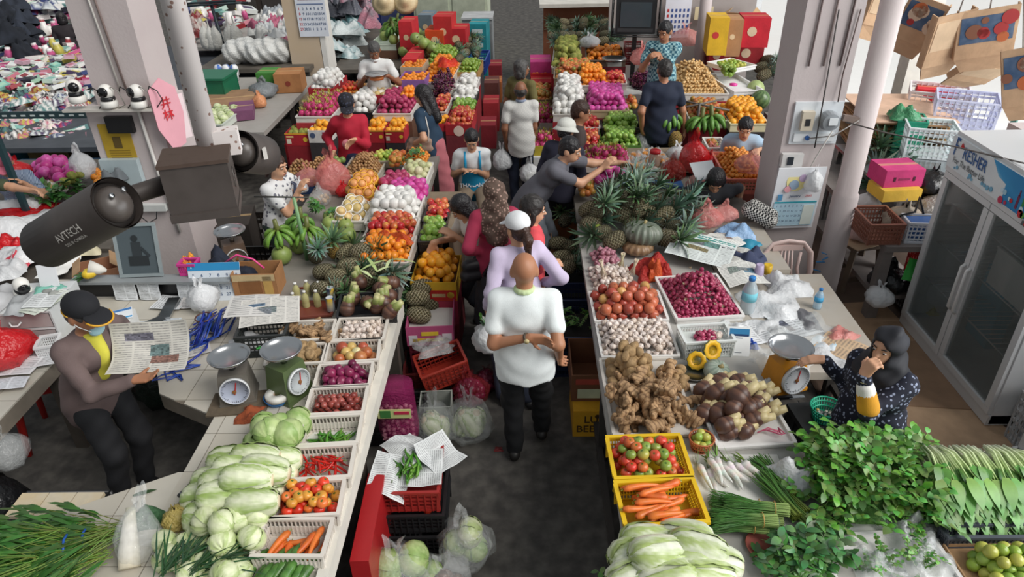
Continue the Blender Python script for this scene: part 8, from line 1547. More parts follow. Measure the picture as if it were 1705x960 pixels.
b=MB();P0,rel=I20['P0'],I20['rel'];b.tube([P0+rel(.49,.10,.05),P0+rel(.42,.13,-.11),P0+rel(.2,.06,-.14),P0+rel(0,-.05,-.13)],.024,8,C('#1f2740'),flat=.5);b.tube([P0+rel(.49,.10,.05),P0+rel(.3,.16,.12),P0+rel(.0,.1,.13)],.024,8,C('#1f2740'),flat=.5);obj('sling',b.mesh('sling',PLAS),parent=I20['root'])
I21=person('seller in dark cap and taupe jacket reading a newspaper',(140,522,1.50),70,1.66,18,0,0,4,hands=((222,632,-.22),(238,588,.22)),hdir=((1,.1,.1),(1,-.2,0)),hn=((0,0,1),(0,0,-1)),curl=(.35,.6),elbow=((-.6,.5,-.8),(.6,.5,-.6)),sleeve='long',shirt='#6b5a58',trousers='#191a1e',hair='grey',hairstyle='short',hat=('cap',cloth('#1a1b20')),res=.0078,skin='tan',shirtlen=.30,fat=1.08)
hp=I21['hp'];s=I21['s'];hr=I21['hr'];P0,rel,Rt=I21['P0'],I21['rel'],I21['Rt']
obj('face_mask',sdf_mesh('face_mask',[('e',hp(0,-.075,-.085),(.048,.032,.035),hr)],.007,cloth('#a9cfd8'),.01),parent=I21['root']);b=MB()
for sx in(-1,1):b.tube([hp(sx*.04,-.085,-.075),hp(sx*.075,-.03,-.04),hp(sx*.082,.02,-.01)],.0028,5,C('#e0e4e4'))
obj('mask_strap',b.mesh('mask_strap',PLAS),parent=I21['root'])
obj('yellow_shirt',sdf_mesh('yellow_shirt',[('e',P0+rel(.34,0,-.05),(.06,.095,.16),Rt),('c',P0+rel(.48,0,-.03),P0+rel(.2,0,-.09),.055,.05)],.010,cloth('#d8d04a'),.02),parent=I21['root'])
b=MB();Rm=Matrix([list(r)for r in hr]);b.tube([hp(.08*cos(a),-.105-.077*sin(a)+.0,.024-.016*sin(a))for a in np.linspace(0,3.14,12)],.006,6,C('#d8a028'));b.tube([hp(.093*cos(a),.015+.109*sin(a),.026)for a in np.linspace(0,3.14,12)],.004,6,C('#d8a028'));obj('cap_piping',b.mesh('cap_piping',PLAS),parent=I21['root'])
nl=PY(255,582,I21['loc'][1]+.0);obj('held_newspaper',newsprint('held_newspaper',.44,.30,77,4,False,.012,True,'#cfccc4',curl=.25),nl,(.75,0,.12),1,None,'open newspaper held up by the seller in the cap','newspaper')
I22=person('woman in pink cap and blue striped shirt at the left edge',(6,272,1.22),25,1.56,20,0,0,20,shirt='#4a6a94',shirtmat=patterned('blue_stripe','#3a5680','#b4c2d4','stripe',30),hat=('cap',cloth('#c86a80')),hairstyle='short',female=True,res=.012,skin='light',hands=((30,312,-.2),(40,305,-.25)))
obj('red_bag',bagmesh('red_bag',.13,.25,BAGR,333),P(35,300,.84),lb='red plastic bag held by the striped shirt woman',cat='bag')
I22b=person('person in olive sleeve reaching in from the left edge',(-60,285,1.35),60,1.66,25,0,0,10,shirt='#3f4a34',res=.012,skin='light',hands=((-30,330,-.2),(78,322,-.12)))
I23=person('dark haired person far behind at the trinket stall',(102,30,1.30),200,1.60,10,shirt='#2a2428',hair='black',hairstyle='bob',res=.014,skin='light')
bagwith(PY(811,560,I2['loc'][1]-.02)+Vector((0,0,-.12)),.11,.28,[(SPR[1],(0,0,.15),(0,-1,1),1),(BAS[1],(.02,0,.16),(0,-1.2,2),1.2),(LIB['garlic'][0],(.02,-.03,.05),(0,0,0),1.2),(LIB['daikon'][0],(-.02,0,.08),(0,1,0),.7)],'white carrier bag of greens hanging from the lavender arm',401,BAGW)
bagwith(PY(881,288,I7['loc'][1])+Vector((0,0,-.1)),.12,.27,[(LIB['pear'][0],(0,0,.06),(0,0,0),1.2),(LIB['pear'][1],(.04,0,.08),(0,0,0),1.2)],'clear bag of pale fruit in the right hand of the pale shirt man',402,BAGW)
bagwith(PY(836,268,I7['loc'][1])+Vector((0,0,-.1)),.11,.3,[(SPR[2],(0,0,.1),(0,-1,0),1.2)],'white bag hanging from the other hand of the pale shirt man',403,BAGW)
bagwith(PY(1068,240,I11['loc'][1])+Vector((0,0,-.08)),.12,.26,[(LIB['foam_fruit'][0],(0,0,.06),(0,0,0),1)],'clear bag carried by the man in navy',404,BAG)
obj('black_handbag',sdf_mesh('black_handbag',[('c',(-.07,0,0),(.07,0,0),.05,.05),('c',(-.08,0,-.09),(.08,0,-.09),.055,.055)],.012,cloth('#1f1e22',rough=.5),.03),PY(792,440,I3['loc'][1]-.05),(0,0,.3),lb='black handbag at the hip of the maroon top woman',cat='handbag')
# ================================================================== RIGHT SIDE: POLE, FREEZER, BENCH, CHAIR, CARDBOARD
q=P(1372,500,0);b=MB();b.tube([(0,0,0),(0,0,.05),(0,0,1.05),(0,0,1.06),(0,0,4.6)],[.125,.118,.112,.095,.088],20,(.7,.66,.64));struct('trim_8',b.mesh('round_pole',MCONC),loc=(2.88,5.95,0))
b=MB()
for(a,c2)in[((0,0),(.05,-.02)),((.02,-.08),(.07,-.05)),((-.03,-.1),(.05,-.1)),((-.04,-.18),(.03,-.2))]:b.bar((a[0],0,a[1]),(c2[0],0,c2[1]),.018,.004,C('#2a8ac8'))
obj('blue_graffiti',b.mesh('blue_graffiti',PLAS,False),PY(1368,420,5.83),lb='blue paint scrawl on the round pole',cat='paint mark')
for k,(px,py,w,l,a,cc,lb)in enumerate([(1560,690,.75,.95,.25,'#b89a7c','pale cardboard sheet on the floor before the freezer'),(1430,540,.8,.7,.1,'#a8896c','brown cardboard sheet on the floor by the small bottle'),(1520,620,.7,.9,-.1,'#9a7c62','worn cardboard sheet behind the hijab woman'),(1400,600,.5,.6,.3,'#b08f70','tan cardboard flap beside the seller table')]):
 b=MB();b.box((0,0,.004+.003*k),(w,l,.006),C(cc));obj('cardboard_sheet',b.mesh('cardboard_sheet',CARD,False),P(px,py,0),(0,0,a),lb=lb,cat='cardboard')
b=MB();b.box((3.6,5.2,.0025),(2.6,4.2,.004));struct('trim_9',b.mesh('brown_floor',M('brown_floor','#6a5648','#57473c',rough=.8,scale=4,nz=.3,rnd=0),False))
fx,y0,y1,hF=3.4,4.04,5.44,1.78;e=empty('display_fridge','tall two door glass fridge with blue drinks sign header','fridge',(fx,(y0+y1)/2,0));W=y1-y0;ym=.04
FM=M('fridge_white','#d9dadb','#cfd0d0',rough=.4,nz=.1,rnd=0);FG=M('fridge_grey','#b0b2b3',rough=.4,nz=.15,rnd=0)
for nm,c,d,m in(('base',(.32,0,.06),(.66,W,.09),FM),('back_panel',(.63,0,.9),(.03,W,1.7),FG),('side_panel',(.33,-W/2+.015,.9),(.64,.03,1.75),FM),('side_panel',(.33,W/2-.015,.9),(.64,.03,1.75),FM),('top_panel',(.33,0,hF),(.68,W,.04),FM),('inner_floor',(.33,0,.115),(.58,W-.07,.02),FG)):
 b=MB();b.box(c,d);obj(nm,b.mesh(nm,m,False),parent=e)
b=MB();b.box((0,0,1.5),(.05,W,.04));p_f('lower_trim',b,FM,e)
hd=MB();hd.box((0,0,1.645),(.06,W,.25),C('#e2e8ea'));h=obj('sign_header',hd.mesh('sign_header',PRINT,False),parent=e)
b=MB();b.add([(-.032,-W/2,1.525),(-.032,-W/2,1.77),(-.032,.16,1.77),(-.032,.05,1.68),(-.032,-.05,1.66),(-.032,-.06,1.525)],[(5,4,3,2,1,0)],[C('#1d7ab8'),C('#1668a8'),C('#3f9ad0'),C('#7fbfdc'),C('#3f9ad0'),C('#2a86c0')]);p_f('blue_graphic',b,PRINT,h)
for k in range(16):
 rs=random.Random(k);b=MB();r=rs.uniform(.012,.03);b.lathe([(.0005,0),(r,0),(r,.002),(.0005,.002)],12,C(rs.choice(['#c8303a','#d85a4a','#e89aa8','#6aa84a','#a8d0e0','#cfe4ee','#c83a5a'])),at=(-.034,rs.uniform(-.62,.02),rs.uniform(1.54,1.63)),R=MR(-1.5708,3,'Y'));p_f('fruit_print',b,PRINT,h)
for k in range(9):
 rs=random.Random(k+50);b=MB();r=rs.uniform(.008,.02);b.lathe([(.0005,0),(r,0),(r,.002),(.0005,.002)],10,C('#7ab0cc'),at=(-.034,rs.uniform(.05,.6),rs.uniform(1.535,1.58)),R=MR(-1.5708,3,'Y'));p_f('water_print',b,PRINT,h)
for k,(y,cc)in enumerate([(-.28,'#3a8a4a'),(-.22,'#7a3050'),(-.36,'#4aa85a')]):
 b=MB();b.box((-.034,y,1.60),(.002,.022,.10),C(cc));b.box((-.034,y,1.665),(.002,.01,.04),C(cc));p_f('bottle_print',b,PRINT,h)
rt=(1.5708,0,-1.5708)
obj('lettering',textmesh('F',.2,M('ink_blue','#1f5a9a',rnd=0),'lettering'),(-.036,.62,1.69),rt,(.6,1,1),h);obj('lettering',textmesh('RESHER',.12,M('ink_blue','#1f5a9a'),'lettering'),(-.036,.36,1.68),rt,(.78,1.05,1),h);obj('lettering',textmesh('For The Better Life',.062,M('ink_grey','#5c6468',rnd=0),'lettering'),(-.036,.40,1.595),rt,(.9,1,1),h)
b=MB();b.add([(-.036,.56,1.75),(-.036,.52,1.72),(-.036,.57,1.71)],[(0,1,2)],C('#c8282c'));p_f('red_arrow',b,PRINT,h)
b=MB();b.box((-.034,-.40,1.5),(.006,.14,.03),C('#5a5c5e'));b.box((-.038,-.385,1.5),(.003,.05,.016),C('#e02a2a'));obj('thermostat_display',b.mesh('thermostat',PLAS,False),parent=e)
GL=M('fridge_glass','#6a7270',rough=.05,alpha=.38,nz=0,rnd=0,spec=.9)
for k,(a,c2)in enumerate([(-W/2+.01,ym-.005),(ym+.005,W/2-.01)]):
 b=MB();m=(a+c2)/2;w=c2-a
 for cc,d in(((0,m,.135),(.045,w,.05)),((0,m,1.45),(.045,w,.05)),((0,a+.03,.79),(.045,.06,1.255)),((0,c2-.03,.79),(.045,.06,1.255))):b.box(cc,d)
 d=p_f('door',b,FM,e);b=MB();b.box((.0,m,.79),(.008,w-.11,1.27));p_f('pane',b,GL,d);hy=c2-.03 if k==0 else a+.03
 b=MB();b.tube([(-.025,hy,.55),(-.05,hy,.57),(-.05,hy,.93),(-.025,hy,.95)],.013,8,C('#e2e2e0'));p_s('handle',b,PLAS,d)
for z in(.5,.85,1.2):
 b=MB()
 for k in range(22):b.tube([(.08,-W/2+.05+k*(W-.1)/21,z),(.55,-W/2+.05+k*(W-.1)/21,z)],.004,4,C('#b9bcbe'))
 b.tube([(.08,-W/2+.04,z),(.08,W/2-.04,z)],.006,5,C('#b9bcbe'));p_s('wire_shelf',b,PLAS,e)
tray((Vector((fx+.3,y0+.4,0)),.42,.55,0),.86,.3,'#d8d8d4','white foam box on the shelf inside the fridge','box','foam_box');b=MB();b.box((0,0,.33),(.12,.3,.66),C('#3a94b0'));obj('blue_board',b.mesh('blue_board',PLAS,False),(fx+.45,y1-.45,.13),lb='blue upright board inside the fridge',cat='board')
R=(Vector((3.62,3.78,0)),.3,.34,0);slotted(R,0,.42,'#a8aaac','grey crate with diamond mesh beside the fridge foot',slots=8,pattern='mesh')
for k in range(2):tray((Vector((3.5+.02*k,3.38,0)),.5,.42,.15),.27*k,.265,'#e2e2e0','white foam box beside the fridge, '+['lower','upper'][k]+' of two','box','foam_box')
R=(Vector((3.52,3.40,0)),.5,.4,.15);carton(R,.54,.14,'#c07868','salmon pink box on the white foam boxes',closed=True)
obj('green_net',crumple('green_net',.34,.28,.1,M('green_net','#12803c','#0e6a30',rough=.6,bump=.8),501),(3.47,3.42,.685),lb='bright green net heaped on the salmon box',cat='net')
b=MB();b.box((4.2,4.1,1.1),(.05,1.6,2.2));struct('wall_right',b.mesh('pale_panel',M('pale_panel','#c9ccce',nz=.1,rnd=0),False))
e=empty('market_bench','grey worn bench behind the round pole','bench',(3.42,6.35,0));WM=M('bench_wood','#8c8480','#6f6864',rough=.8,nz=.25,rnd=0)
b=MB();b.box((0,0,.73),(.62,1.75,.05));p_f('bench_top',b,WM,e)
for sx in(-1,1):
 for sy in(-1,1):b=MB();b.box((sx*.26,sy*.8,.35),(.08,.08,.7),taper=1.25);p_f('leg',b,WM,e)
b=MB();b.box((0,0,.2),(.5,1.6,.04));p_f('lower_shelf',b,WM,e)
BZ=.756
R=rect(skq(1448,345,1480,372),.95);slotted((R[0],.3,.4,0),BZ,.2,'#8a5a4a','brown plastic crate on the bench',slots=10,pattern='mesh')
carton((P(1488,318,1.0),.36,.28,.1),.96,.10,'#d8b040','yellow box under the pink box on the bench',closed=True);carton((P(1488,300,1.07),.36,.3,.08),1.062,.16,'#c83a78','hot pink box on top of the bench stack',closed=True,marks=[(-.25,.5,.06,.25,'#4a1a30','r'),(.25,.5,.06,.25,'#4a1a30','r'),(0,.5,.3,.12,'#8a2a54','r')])
carton((P(1470,330,BZ),.3,.3,.1),BZ+.2,.003,'#8a5a4a','flat brown sheet under the yellow box',closed=False)
obj('beige_bag',bagmesh('beige_bag',.17,.26,M('beige_cloth','#a89c8c','#8f8474',rough=.85,bump=.3),510,ears=False),P(1500,382,BZ),lb='beige cloth bag with black strap on the bench',cat='bag');b=MB();b.tube([(-.15,-.05,.1),(-.1,-.12,.2),(.02,-.1,.22),(.05,-.05,.34),(.1,-.1,.2)],.011,6,C('#1a1a1c'));obj('black_strap',b.mesh('strap',PLAS),P(1500,382,BZ),lb='black strap looping over the beige bag',cat='strap')
obj('foil_bag',bagmesh('foil_bag',.2,.28,M('foil','#a8a29c',rough=.35,metal=.3,bump=.8),511,ears=False),P(1555,365,BZ),lb='crinkled silver grey bag behind the beige bag',cat='bag');obj('black_bag',bagmesh('black_bag',.18,.24,M('black_plastic','#1b1c1e'),512,ears=False),P(1548,318,.95),lb='black plastic bag below the turquoise crate',cat='bag')
slotted((P(1518,398,BZ)+Vector((.05,0,0)),.3,.2,-.1),BZ,.2,'#d5d9e0','white wire basket with blue drinks on the bench','basket','wire_basket',slots=8,pattern='mesh');b=MB();b.box((0,0,.09),(.24,.14,.17),C('#3f6aa8'));obj('drink_pack',b.mesh('drink_pack',PLAS,False),P(1518,398,BZ)+Vector((.05,0,.015)),(0,0,-.1),lb='blue drink pack in the white wire basket',cat='pack')
slotted((P(1540,470,.3)+Vector((.0,0,0)),.3,.3,0),.35,.4,'#c02a2c','bright red basket beside the fridge','basket','red_basket',slots=8,pattern='mesh');b=MB();b.box((0,0,0),(.2,.01,.2),C('#3fae4a'));obj('green_sign',b.mesh('green_sign',PRINT,False),P(1523,450,.5),(-.2,.3,.2),lb='green card hanging under the red basket',cat='card');slotted((P(1540,470,.3),.32,.32,0),.0,.34,'#3a3636','dark crate under the bright red basket',slots=8,pattern='mesh')
for k,(px,py,z,hd,t,s)in enumerate([(1450,262,.85,1.2,.4,1.3),(1468,250,.9,.2,.1,1.2),(1440,290,.85,2,1.3,1.2),(1462,285,.85,.5,1.3,1.2),(1480,268,.85,1,1.2,1.2),(1432,275,.8,2.5,1.4,1.2),(1455,300,.8,-.6,1.5,1.2),(1428,300,.78,2,1.4,1.1)]):pine(P(px,py,z),'brown pineapple stacked beyond the round pole','pineapples beyond the round pole',hd,t,s,cs=1.3)
bigtable('pole_table','wooden table beyond the bench holding pineapples',3.2,5.0,7.25,9.4,.74,M('bench_wood','#8c8480'))
for k,(px,py,s,m,lb)in enumerate([(1440,350,.12,BAGW,'white bag on the bench by the pole'),(1475,480,.16,M('black_plastic','#1b1c1e'),'black bag under the bench'),(1460,505,.12,BAGW,'white bag with red inside under the bench'),(1545,540,.1,M('yellow_green','#a8a030',rough=.6),'yellow green scrap bag by the fridge foot')]):obj('plastic_bag',bagmesh('plastic_bag',s,s*1.7,m,520+k),P(px,py,BZ if k==0 else(.23 if k<3 else 0)),lb=lb,cat='bag')
p=P(1418,478,0)+Vector((.02,.1,0));e=empty('wooden_stool','rough wooden stool beside the round pole','stool',p,.2);b=MB();b.box((0,0,.46),(.36,.32,.035));p_f('seat',b,MWOOD,e)
for sx in(-1,1):
 for sy in(-1,1):b=MB();b.bar((sx*.13,sy*.11,.45),(sx*.19,sy*.16,0),.05,.05);p_f('leg',b,MWOOD,e)
for sy in(-1,1):b=MB();b.bar((-.17,sy*.14,.12),(.17,sy*.14,.12),.03,.045);p_f('stretcher',b,MWOOD,e)
b=MB();b.box((0,0,.004),(.42,.34,.008),C('#c2a98c'));obj('cardboard_pad',b.mesh('cardboard_pad',CARD,False),p+Vector((0,0,.478)),(0,0,.4),lb='cardboard pad on the wooden stool',cat='cardboard');bagwith(p+Vector((0,0,.487)),.15,.28,[(LIB['tomato'][0],(.02,-.06,.14),(0,0,0),2.2)],'white pink carrier bag with red inside on the stool',530,M('rose_bag','#e8d0d0',rough=.3,alpha=.8,bump=.7))
cs=P(1478,195,1.0)
for k in range(26):
 b=MB();w=.85+ru(-.1,.1);b.box((0,0,0),(w,.9+ru(-.1,.1),.012),jit(C('#b08a64' if k<25 else '#d8b890'),.12));obj('flattened_carton',b.mesh('flattened_carton',CARD,False),(4.15+ru(-.04,.04),7.9+ru(-.04,.04),.76+k*.019),(ru(-.03,.03),ru(-.03,.03),ru(-.12,.12)-.15),1,None,'flattened brown carton in the stack by the window' if k<25 else 'topmost pale flattened carton on the stack','cardboard','flattened cartons in the stack' if k<25 else None)
slotted((P(1560,168,1.2),.62,.5,-.45),1.05,.3,'#e8e2e4','white plastic crate with red packs by the cardboard stack',slots=10,pattern='mesh');carton((P(1555,160,1.2),.4,.3,-.4),1.16,.14,'#d02a34','red box lying in the white crate',closed=True)
slotted((P(1605,185,1.25),.6,.5,-.45),1.1,.32,'#d5d8f0','pale lilac plastic crate right of the red box',slots=10,pattern='mesh');slotted((P(1545,232,1.1),.48,.4,-.3),.95,.32,'#e6eef0','white turquoise lattice crate above the black bag',slots=10,pattern='mesh')
tray((P(1507,232,1.0),.3,.34,-.3),.95,.3,'#2a9a7a','teal green box with bottle in it','box','teal_box');bottle(P(1512,220,1.0),'clear water bottle standing in the teal box',None,'#c8d4dc','#e8e8ea',.26,.04,alpha=.5)
tray((P(1483,215,1.0),.12,.3,-.2),.95,.28,'#d8cfc8','narrow cream printed box left of the teal box','box','cream_box');obj('green_film',crumple('green_film',.3,.25,.14,M('green_film','#4a9a6a',rough=.3,alpha=.8,bump=.8),541),P(1505,195,1.25),lb='green plastic film on the teal box',cat='film')
e=empty('upper_shelf','grey metal shelf carrying the crates above the bench','shelf',(4.15,6.9,0));b=MB();b.box((0,-.1,.93),(1.5,1.5,.03));p_f('shelf_board',b,MSTEEL,e)
for sx in(-1,1):b=MB();b.box((sx*.7,-.8,.46),(.05,.05,.92));b.box((sx*.7,.6,.46),(.05,.05,.92));p_f('upright',b,MSTEEL,e)
PB=M('printed_carton','#3a5a80','#5f7088',rough=.8,scale=7,nz=.3,rnd=0)
def hangbox(px,py,d,w,h,l,rot,label,blue=True):
 e=obj('hanging_carton',None,D(px,py,d),rot,1,None,label,'carton');cb=C('#c9a684')
 for nm,cc,dd in(('large_panel',(0,0,0),(w,.012,h)),('side_panel',(w/2,l/2,0),(.012,l,h)),('side_panel',(-w/2,l/2,0),(.012,l,h))):
  b=MB();b.box(cc,dd,cb);obj(nm,b.mesh(nm,CARD,False),parent=e)
 b=MB();b.box((0,-.008,h*.1),(w*.9,.004,h*.55),C('#4a6484' if blue else '#d0b494'));p=p_f('printed_area',b,PB if blue else CARD,e)
 if blue:
  for k in range(7):rs=random.Random(k+px);b=MB();r=rs.uniform(.03,.07);b.lathe([(.0005,0),(r,0),(r,.003),(.0005,.003)],12,C(rs.choice(['#c0683c','#d8c0a8','#b03a3a','#8a5a44'])),at=(rs.uniform(-.4,.4)*w,-.011,h*(.1+rs.uniform(-.22,.22))),R=MR(1.5708,3,'X'));p_f('food_print',b,PRINT,p)
 b=MB();b.add([(-w/2,0,-h/2),(w/2,0,-h/2),(w/2*.8,.05,-h/2-.16),(-w/2*.7,.03,-h/2-.14)],[(0,1,2,3)],cb);b.add([(-w/2,.01,-h/2),(w/2,.01,-h/2),(w/2*.8,.06,-h/2-.16),(-w/2*.7,.04,-h/2-.14)],[(3,2,1,0)],cb);p_f('flap',b,CARD,e)
 b=MB();b.tube([(0,0,h/2),(.02,0,h/2+1.2)],.006,5,C('#8a8078'));p_s('string',b,PLAS,e);return e
hangbox(1530,35,6.6,.34,.42,.06,(.2,.3,-.5),'blue printed food carton hanging nearest the pole');hangbox(1580,66,6.4,.38,.5,.07,(.25,-.15,.2),'plain tan carton with black script hanging in the middle',False);hangbox(1642,55,6.3,.46,.44,.06,(.2,-.2,-.25),'blue and tan printed carton hanging at the right');hangbox(1632,122,6.8,.48,.3,.06,(.8,.2,.3),'tan carton lying under the hanging cartons',False);hangbox(1704,128,6.0,.3,.5,.06,(.1,-.3,-.5),'blue printed carton cut by the right edge');hangbox(1468,14,7.4,.3,.36,.06,(0,.2,.2),'plain tan carton hanging beside the round pole',False)
b=MB();b.box((4.9,9.2,1.1),(.25,.25,2.2));b.box((4.9,9.05,.4),(.6,.3,.8));struct('trim_10',b.mesh('white_post',MWHITE,False));b=MB();b.box((4.55,6.2,1.05),(.3,.35,1.0));struct('trim_11',b.mesh('grey_post',MCONC,False))
for k in range(9):b=MB();b.box((0,0,.6),(.04,.06,1.2),C(['#8a8a90','#d8d8da','#b05a60','#5a8a80'][k%4]));obj('railing_bar',b.mesh('railing_bar',PLAS,False),(5.2+.14*k,8.6-.18*k,0),(0,0,.6),1,None,'upright railing bar at the bright market edge','railing','railing bars at the market edge')
yp=MFRONT-.005
e=empty('meter_board','white meter board with electricity meter and breaker','meter',PY(1358,204,yp));b=MB();b.box((0,0,0),(.40,.03,.36),C('#dfe4e8'));p_f('board',b,PLAS,e);b=MB();b.box((-.09,-.03,.03),(.1,.06,.16),C('#cfc4b0'));b.box((-.09,-.062,.02),(.04,.004,.06),C('#2a2a2c'));p_f('breaker',b,PLAS,e)
b=MB();b.lathe([(.001,0),(.08,0),(.085,.03),(.07,.09),(.001,.1)],18,C('#8f9498'),at=(.09,-.01,.03),R=MR(1.5708,3,'X'));b.box((.1,-.112,.04),(.07,.01,.06),C('#dfe4e6'));p_f('meter',b,PLAS,e);b=MB();b.box((0,-.02,-.12),(.34,.02,.07),C('#e6eaec'));b.lathe([(.001,0),(.02,0),(.02,.02),(.001,.02)],10,C('#2a5a9a'),at=(-.06,-.03,-.12),R=MR(1.5708,3,'X'));p_f('socket',b,PLAS,e)
for k,pts in enumerate([[(.0,0,.9),(.02,0,.35),(.0,-.07,.05),(.01,-.06,-.2)],[(.17,0,.9),(.14,0,.4),(.14,-.02,.18)],[(.12,-.08,-.05),(.05,-.03,-.3),(-.02,-.02,-.55),(-.08,-.02,-.62)],[(-.05,-.05,-.12),(.15,-.05,-.1),(.35,-.02,.02)]]):
 b=MB();b.tube(pts,.006,5,C(['#3a3634','#5c4a46','#c8c4be','#8a8682'][k]));obj('power_cable',b.mesh('power_cable',PLAS),PY(1358,204,yp-.01),lb=['dark','brown','white','grey'][k]+' cable on the right pillar meter board',cat='cable')
b=MB();b.box((0,0,0),(.18,.05,.12),C('#d8d6d4'));b.box((-.02,-.03,0),(.05,.01,.07),C('#2a3038'));obj('switch_box',b.mesh('switch_box',PLAS,False),PY(1318,266,yp-.03),lb='small switch box above the pillar calendar',cat='switch')
e=empty('pillar_calendar','large white cardboard calendar with blue month grid on the pillar','calendar',PY(1325,330,yp-.05),.05);w,h=.42,.60;b=MB();b.box((0,0,0),(w,.01,h),C('#eceef2'));obj('sheet',b.mesh('sheet',PRINT,False),(0,0,0),(.08,0,0),1,e)
b=MB();b.box((0,-.012,-.15),(w*.9,.004,.24),C('#bfe0f0'));b.box((0,-.015,-.03),(w*.9,.003,.014),C('#3aa8b8'));b.box((.13,-.016,-.16),(.1,.003,.2),C('#dfe8e0'));b.box((-.15,-.015,.02),(.04,.003,.06),C('#5a9ac8'));obj('month_grid',b.mesh('month_grid',PRINT,False),(0,0,0),(.08,0,0),1,e)
for k in range(28):
 i,j=k%7,k//7;obj('date_figure',textmesh(str(k+1),.026,M('ink_navy','#33507a'),'date'),(-.165+i*.036,-.022-(.0),-.065-j*.048),(1.5708+.08,0,0),1,e)
obj('lettering',textmesh('January',.034,M('ink_navy','#33507a'),'lettering'),(-.02,-.02,.03),(1.65,0,0),1,e);obj('lettering',textmesh('2565',.03,M('ink_red','#c8202c'),'lettering'),(.1,-.02,.03),(1.65,0,0),1,e)
for k,(x,z,r,cc)in enumerate([(-.03,.17,.09,'#f0e4a0'),(-.05,.14,.045,'#9ab0c8'),(-.1,.1,.03,'#e8a8b0'),(.02,.2,.035,'#c8b0d0')]):b=MB();b.lathe([(.0005,0),(r,0),(r,.002),(.0005,.002)],16,C(cc),at=(x,-.008+(-.004 if k else 0)-.012,z),R=MR(1.5708,3,'X'));p_f('printed_mark',b,PRINT,e)
obj('hanging_pouch',bagmesh('hanging_pouch',.07,.22,BAGW,560,ears=False),PY(1352,318,yp-.12),lb='small white pouch with blue cord hanging on the calendar',cat='pouch')
b=MB();b.tube([PY(1408,203,5.86),PY(1480,222,5.6),PY(1590,244,5.3),PY(1720,275,4.6)],.006,6,C('#6a6460'));obj('overhead_wire',b.mesh('overhead_wire',PLAS),lb='thin grey wire strung from the pole to the fridge top',cat='wire');b=MB();b.bar((2.66,5.88,PY(1408,195,5.88).z),(2.8,5.9,PY(1408,195,5.88).z-.03),.05,.05,C('#7a6a62'));obj('wood_bracket',b.mesh('wood_bracket',CARD,False),lb='short wooden bracket between pillar and pole',cat='bracket')
for k,x in enumerate((2.30,2.42,2.55)):b=MB();b.tube([(x+.06,yp-.006,4.5),(x+.02,yp-.006,3.0),(x,yp-.006,2.2)],.008,6,C(['#8a7a78','#9a8a86','#6a5a58'][k]));obj('pillar_cable',b.mesh('pillar_cable',PLAS),lb='thin cable down the right pillar, '+['left','middle','right'][k]+' of three',cat='cable')
p=P(1318,505,0)+Vector((0,.25,0));p=Vector((2.24,5.12,0));e=empty('plastic_chair','pale pink plastic chair with slotted back by the pillar','chair',p,.05);PC=C('#d3bab4');hB=.86
b=MB();b.box((0,-.05,.43),(.44,.44,.03),PC);p_f('seat',b,PLAS,e)
pts=[(-.19,.2,.43),(-.215,.23,.6),(-.2,.26,.76),(-.13,.28,.84),(0,.285,.86),(.13,.28,.84),(.2,.26,.76),(.215,.23,.6),(.19,.2,.43)];b=MB();b.tube(pts,.03,8,PC,flat=.6);p_s('back_frame',b,PLAS,e)
b=MB();b.box((0,.277,.805),(.26,.025,.05),PC);p_f('top_rail',b,PLAS,e)
for k in range(4):b=MB();x=-.045+k*.03;b.tube([(x,.275,.79),(x*1.2,.24,.6),(x*1.6,.2,.44)],.009,6,PC);p_s('back_slat',b,PLAS,e)
for sx in(-1,1):
 b=MB();b.tube([(sx*.12,.27,.76),(sx*.10,.24,.62),(sx*.14,.2,.44)],.014,6,PC);p_s('back_slat',b,PLAS,e)
 for sy in(-1,1):b=MB();b.tube([(sx*.19,sy*.2-.04,.43),(sx*.24,sy*.25-.04,0)],[.026,.02],6,PC);p_s('leg',b,PLAS,e)
bigtable('seller_table','pale table of bags and papers before the plastic chair',1.53,2.4,3.75,5.05,.74,M('greens_top','#c0b9ae'));SZ2=.742
for k,(px,py,w,l,h,m,lb)in enumerate([(1285,510,.42,.36,.10,BAGW,'large white plastic bag spread on the seller table'),(1275,545,.3,.2,.05,BAGW,'flat white plastic bag before the payment card'),(1340,555,.5,.3,.06,BAG,'clear plastic film heap behind the orange scale'),(1400,560,.22,.16,.06,BAGP,'pink plastic roll on the seller table'),(1375,575,.26,.18,.03,M('blue_white_pack','#e0eaf0','#4aa0c0',rough=.4,scale=10),'white pack with turquoise print by the outstretched hand'),(1265,600,.26,.2,.09,BAG,'clear bag between payment card and orange scale'),(1345,535,.3,.14,.04,M('dark_print','#6a6a6e',rough=.5),'dark printed film on the seller table'),(1250,575,.1,.08,.05,M('royal_blue','#1f4aa8',rough=.4),'royal blue plastic lid beside the payment card'),(1385,600,.4,.2,.05,BAGW,'white plastic sheets under the outstretched hand'),(1275,640,.16,.12,.07,BAGW,'small white bag behind the taro slab')]):
 obj('plastic_heap',crumple('plastic_heap',w,l,h,m,570+k),P(px,py,SZ2),(0,0,.25*k),lb=lb,cat='plastic')
for k,(px,py,w,l,a,lb)in enumerate([(1320,540,.26,.34,.4,'printed sheet under the clear film on the seller table'),(1360,590,.3,.22,-.2,'blue printed sheet before the pink roll'),(1255,555,.2,.26,.3,'white sheet beside the royal blue lid'),(1400,580,.26,.3,.8,'cardboard toned sheet at the right table corner')]):sheet(P(px,py,SZ2+.003*k),w,l,(0,0,a),lb,660+k,tint=['#d8dcdf','#cfe0ea','#e2e4e6','#c8ac8c'][k],pic=k<2)
